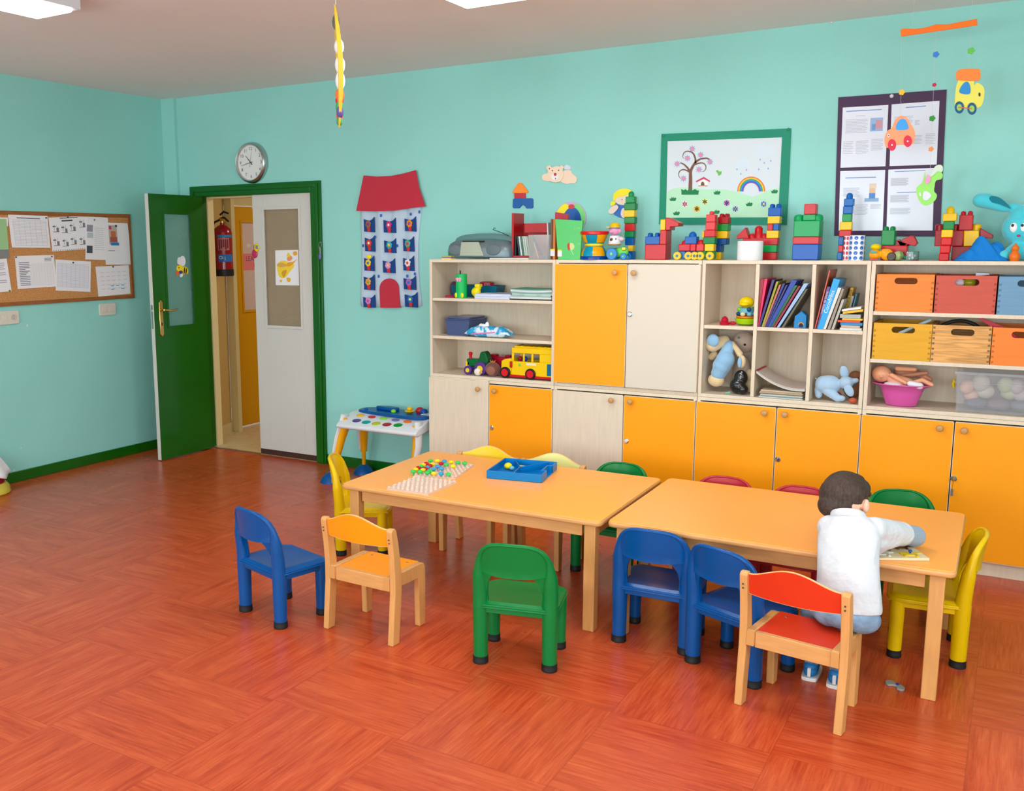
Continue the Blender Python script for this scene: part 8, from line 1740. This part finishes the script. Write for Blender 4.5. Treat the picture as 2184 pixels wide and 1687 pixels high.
b.add(vs, [(i*(m_+1)+j, (i+1)*(m_+1)+j, (i+1)*(m_+1)+j+1, i*(m_+1)+j+1) for i in range(n) for j in range(m_)]); build('white_cloth', b, mat('white_knit', (226, 226, 232), .9), t, world=True, mods=(('SOLIDIFY', dict(thickness=.003)),))

# ------------------------------------------------------------------ the boy
SK = mat('child_skin', (238, 186, 160), .5, spec=.35, noise=(20, .04)); SHM = mat('white_cotton_shirt', (208, 211, 216), .9, bump=(13, .9, .02)); GRS = mat('grey_jersey', (150, 166, 184), .9, noise=(160, .10), bump=(60, .2, .003)); JE = mat('pale_denim', (120, 146, 172), .85, noise=(22, .3), bump=(18, .8, .012))
HAIR = mat('dark_brown_hair', (62, 45, 36), .6, noise=(22, .5, (7, 7, 1.4)), bump=(110, .9, .004)); SHO = mat('blue_shoe', (20, 110, 170), .5); SOL = mat('white_sole', (226, 228, 226), .5)
t = thing('person', 'small boy seen from behind in a white polo shirt and jeans, leaning over the puzzle', 'person', (5.49, -2.1, .28))
hd = Vector((5.450, -1.908, .705)); V = Vector
# local head frame: forward, right, up
hf = V((.36, .80, -.46)).normalized(); hr = hf.cross(V((0, 0, 1))).normalized(); hu = hr.cross(hf).normalized()
def HP_(r, f, u): return hd+hr*r+hf*f+hu*u
ER = HP_(.082, .0, -.014); EL = HP_(-.082, .0, -.014)
shR, shL = V((5.565, -1.992, .622)), V((5.42, -2.005, .612)); elR, wrR = V((5.678, -1.748, .549)), V((5.628, -1.800, .536)); elL, wrL = V((5.395, -1.86, .545)), V((5.49, -1.80, .530))
hipR, hipL = V((5.556, -2.115, .342)), V((5.452, -2.125, .342)); knR, knL = V((5.495, -1.90, .325)), V((5.365, -1.925, .320)); anR, anL = V((5.468, -1.975, .06)), V((5.376, -1.955, .06))
def hand(wr, dirv, side, curl):
    """palm, four unequal fingers bent at the knuckles, thumb from the side of the palm"""
    d = dirv.normalized(); s = d.cross(V((0, 0, 1))).normalized()*side; up = V((0, 0, 1)); out = []
    pc = wr+d*.026; out.append((tuple(wr), tuple(pc), .013, .014)); 
    for k in (-1, 0, 1): out.append((tuple(wr+d*.010+s*.006*k), tuple(wr+d*.040+s*.010*k), .0095, .0085))
    for k, L in zip((-1.5, -.5, .5, 1.5), (.028, .034, .032, .025)):
        b0 = wr+d*.042+s*.0068*k; b1 = b0+d*L*.5+s*.0012*k; b2 = b1+d*L*.34-up*.007*curl; b3 = b2+d*L*.16-up*.009*curl
        out += [(tuple(b0), tuple(b1), .0050, .0046), (tuple(b1), tuple(b2), .0046, .0043), (tuple(b2), tuple(b3), .0043, .0038)]
    t0 = wr+d*.016-s*.012; t1 = t0+d*.014-s*.012-up*.002; t2 = t1+d*.014-s*.003-up*.004; out += [(tuple(t0), tuple(t1), .0065, .0056), (tuple(t1), tuple(t2), .0056, .0046)]
    return out
T_ = tuple
body = [(T_(hd), (.079, .088, .086)), (T_(HP_(0, .034, -.032)), (.056, .05, .05)), (T_(HP_(0, .055, -.055)), (.03, .026, .022)), (T_(HP_(0, .088, -.018)), (.011, .012, .012)), (T_(HP_(0, .086, -.006)), T_(HP_(0, .094, -.022)), .006, .009), (T_(HP_(.032, .062, -.034)), (.024, .02, .02)), (T_(HP_(-.032, .062, -.034)), (.024, .02, .02)),
  (T_(ER+hr*.007), (.012, .018, .027)), (T_(EL), (.007, .014, .021)), (T_(HP_(.086, .0, -.006)), (.006, .013, .013)), (T_(hd+V((.02, -.03, -.04))), T_(V((5.487, -1.985, .635))), .042, .042),
  (T_(V((5.49, -2.04, .55))), (.085, .06, .085)), (T_(V((5.505, -2.10, .43))), (.072, .055, .09)), (T_(V((5.505, -2.12, .35))), (.08, .055, .05)), (T_(shR), T_(elR), .030, .024), (T_(elR), T_(wrR), .023, .015), (T_(shL), T_(elL), .030, .024), (T_(elL), T_(wrL), .023, .015),
  (T_(shL), T_(shR), .034, .034), (T_(hipR), T_(knR), .046, .036), (T_(hipL), T_(knL), .046, .036), (T_(knR), T_(anR), .034, .024), (T_(knL), T_(anL), .034, .024), (T_(anR), T_(anR+V((.0, .05, -.03))), .022, .02), (T_(anL), T_(anL+V((-.0, .05, -.03))), .022, .02)]
body += hand(wrR, V((-.75, .05, -.10)), 1, 1.0)+hand(wrL, V((.7, .35, -.08)), -1, .9)
# keep the palms clear of the table top
bodyo = blob('body', body, SK, t, .0032, smooth_it=2)
shirt = [('T', [(5.512, -2.128, .352), (5.511, -2.125, .37), (5.508, -2.112, .42), (5.500, -2.088, .48), (5.493, -2.064, .54), (5.490, -2.038, .59), (5.488, -2.012, .63), (5.485, -1.99, .652)], [(.112, .074), (.113, .078), (.107, .077), (.103, .075), (.103, .073), (.106, .067), (.094, .058), (.06, .046)]),
  (T_(shL+V((.006, 0, -.008))), T_(shR+V((-.012, 0, -.010))), .044, .044), (T_(shR), T_(shR.lerp(elR, .66)), .046, .046), (T_(shL), T_(shL.lerp(elL, .6)), .045, .040), (T_(shR+V((-.022, -.02, -.045))), T_(shR.lerp(elR, .5)+V((0, 0, -.012))), .050, .040), (T_(shR+V((-.03, -.035, -.075))), T_(shR.lerp(elR, .3)+V((0, 0, -.03))), .040, .034)]
sh = blob('shirt', shirt, SHM, t, .0045, smooth_it=8)
cn = V((5.476, -1.995, .660)); b = MB(); ax = V((-.10, .52, .85)).normalized(); s1 = V((1, 0, 0)); s1 = (s1-ax*s1.dot(ax)).normalized(); s2 = ax.cross(s1)
b.tube([cn+s1*(.050*math.cos(a))+s2*(.046*math.sin(a)) for a in [k*PI/12 for k in range(24)]], (.007), 10, closed=True) if 0 else b.tube([cn+s1*(.052*math.cos(a))+s2*(.048*math.sin(a)) for a in [k*PI/12 for k in range(24)]], [(.008, .014)]*24, 10, closed=True)
build('collar', b, SHM, sh, world=True)
b = MB(); c0_ = V((5.486, -2.072, .640)); vdir = V((.08, -.75, .66)).normalized(); xd = V((1, .12, 0)).normalized(); yd = vdir.cross(xd).normalized()
Mt = Matrix(((xd.x, yd.x, vdir.x, c0_.x), (xd.y, yd.y, vdir.y, c0_.y), (xd.z, yd.z, vdir.z, c0_.z), (0, 0, 0, 1))); b.text('IN-KAI', .013, Mt); b.text('K7', .009, Mt @ Matrix.Translation((0, -.014, -.001))); build('back_print', b, flat((90, 110, 110)), sh, world=True, smooth=False)
blob('sleeve', [(T_(shR.lerp(elR, .55)), T_(elR), .036, .040), (T_(elR), T_(elR.lerp(wrR, .75)), .038, .022)], GRS, t, .004, smooth_it=3)
blob('sleeve', [(T_(shL.lerp(elL, .5)), T_(elL), .030, .031), (T_(elL), T_(elL.lerp(wrL, .75)), .030, .021)], GRS, t, .004, smooth_it=3)
blob('jeans', [(T_(V((5.510, -2.128, .342))), (.108, .078, .056)), (T_(V((5.560, -2.135, .335))), (.064, .060, .052)), (T_(hipR), T_(knR), .056, .050), (T_(hipL), T_(knL), .058, .052), (T_(V((5.43, -2.08, .335))), (.06, .06, .05)), (T_(knR), T_(anR+V((0, 0, .03))), .048, .036), (T_(knL), T_(anL+V((0, 0, .03))), .048, .036)], JE, t, .0045, smooth_it=4)
hc_ = HP_(0, -.010, .012)
hair = [(T_(hc_), (.083, .086, .086)), (T_(HP_(0, -.040, -.004)), (.072, .056, .070)), (T_(HP_(-.004, -.050, -.050)), (.054, .038, .048)), (T_(HP_(.030, -.036, -.038)), (.036, .034, .038)), (T_(HP_(0, .02, .046)), (.068, .058, .046)), (T_(HP_(.012, -.02, .066)), (.05, .045, .026)), (T_(HP_(.0, .068, .042)), (.052, .024, .022)), (T_(HP_(-.058, -.012, -.010)), (.026, .040, .046))]
blob('hair', hair, HAIR, t, .004, smooth_it=12)
for s in (-1, 1):
    b = MB(); b.ball(HP_(s*.029, .0775, -.006), (.0115, .0115, .0085), None, 14); ey = build('eye', b, flat((236, 236, 236), .2), bodyo, world=True); b = MB(); b.ball(HP_(s*.029, .0875, -.008), (.005, .004, .005), None, 10); build('iris', b, flat((50, 34, 24), .2), ey, world=True) if 0 else build('iris', b, flat((50, 34, 24), .2), t, world=True)
b = MB(); b.tube([HP_(-.018, .078, -.046), HP_(0, .084, -.047), HP_(.018, .078, -.046)], [.003, .005, .003], 8); build('mouth', b, flat((196, 100, 96)), bodyo, world=True)
for an, fx in ((anL, -.03), (anR, .0)):
    bx = an.x; by = an.y; d = V((fx, 1, 0)).normalized()
    so = blob('shoe', [((bx, by-.010, .030), (.027, .030, .022)), ((bx, by-.012, .050), (.026, .026, .018)), (T_(V((bx, by, .034))), T_(V((bx, by, .030))+d*.075), .027, .025)], SHO, t, .0035, smooth_it=2)
    b = MB(); pr = [(bx+d.y*.0+x*1.0, by+y) for x, y in smoothloop([(-.029, -.02), (-.02, -.043), (.02, -.043), (.029, -.02), (.031, .05), (.024, .095), (0, .108), (-.024, .095), (-.031, .05)], 3)]; b.prism(pr, .0, .014, 'z'); build('sole', b, SOL, so, world=True, bevel=.002)
    b = MB(); b.box((bx-.006, by-.045, .018), (bx+.006, by-.030, .052)); build('heel_tab', b, SOL, so, world=True, bevel=.002)
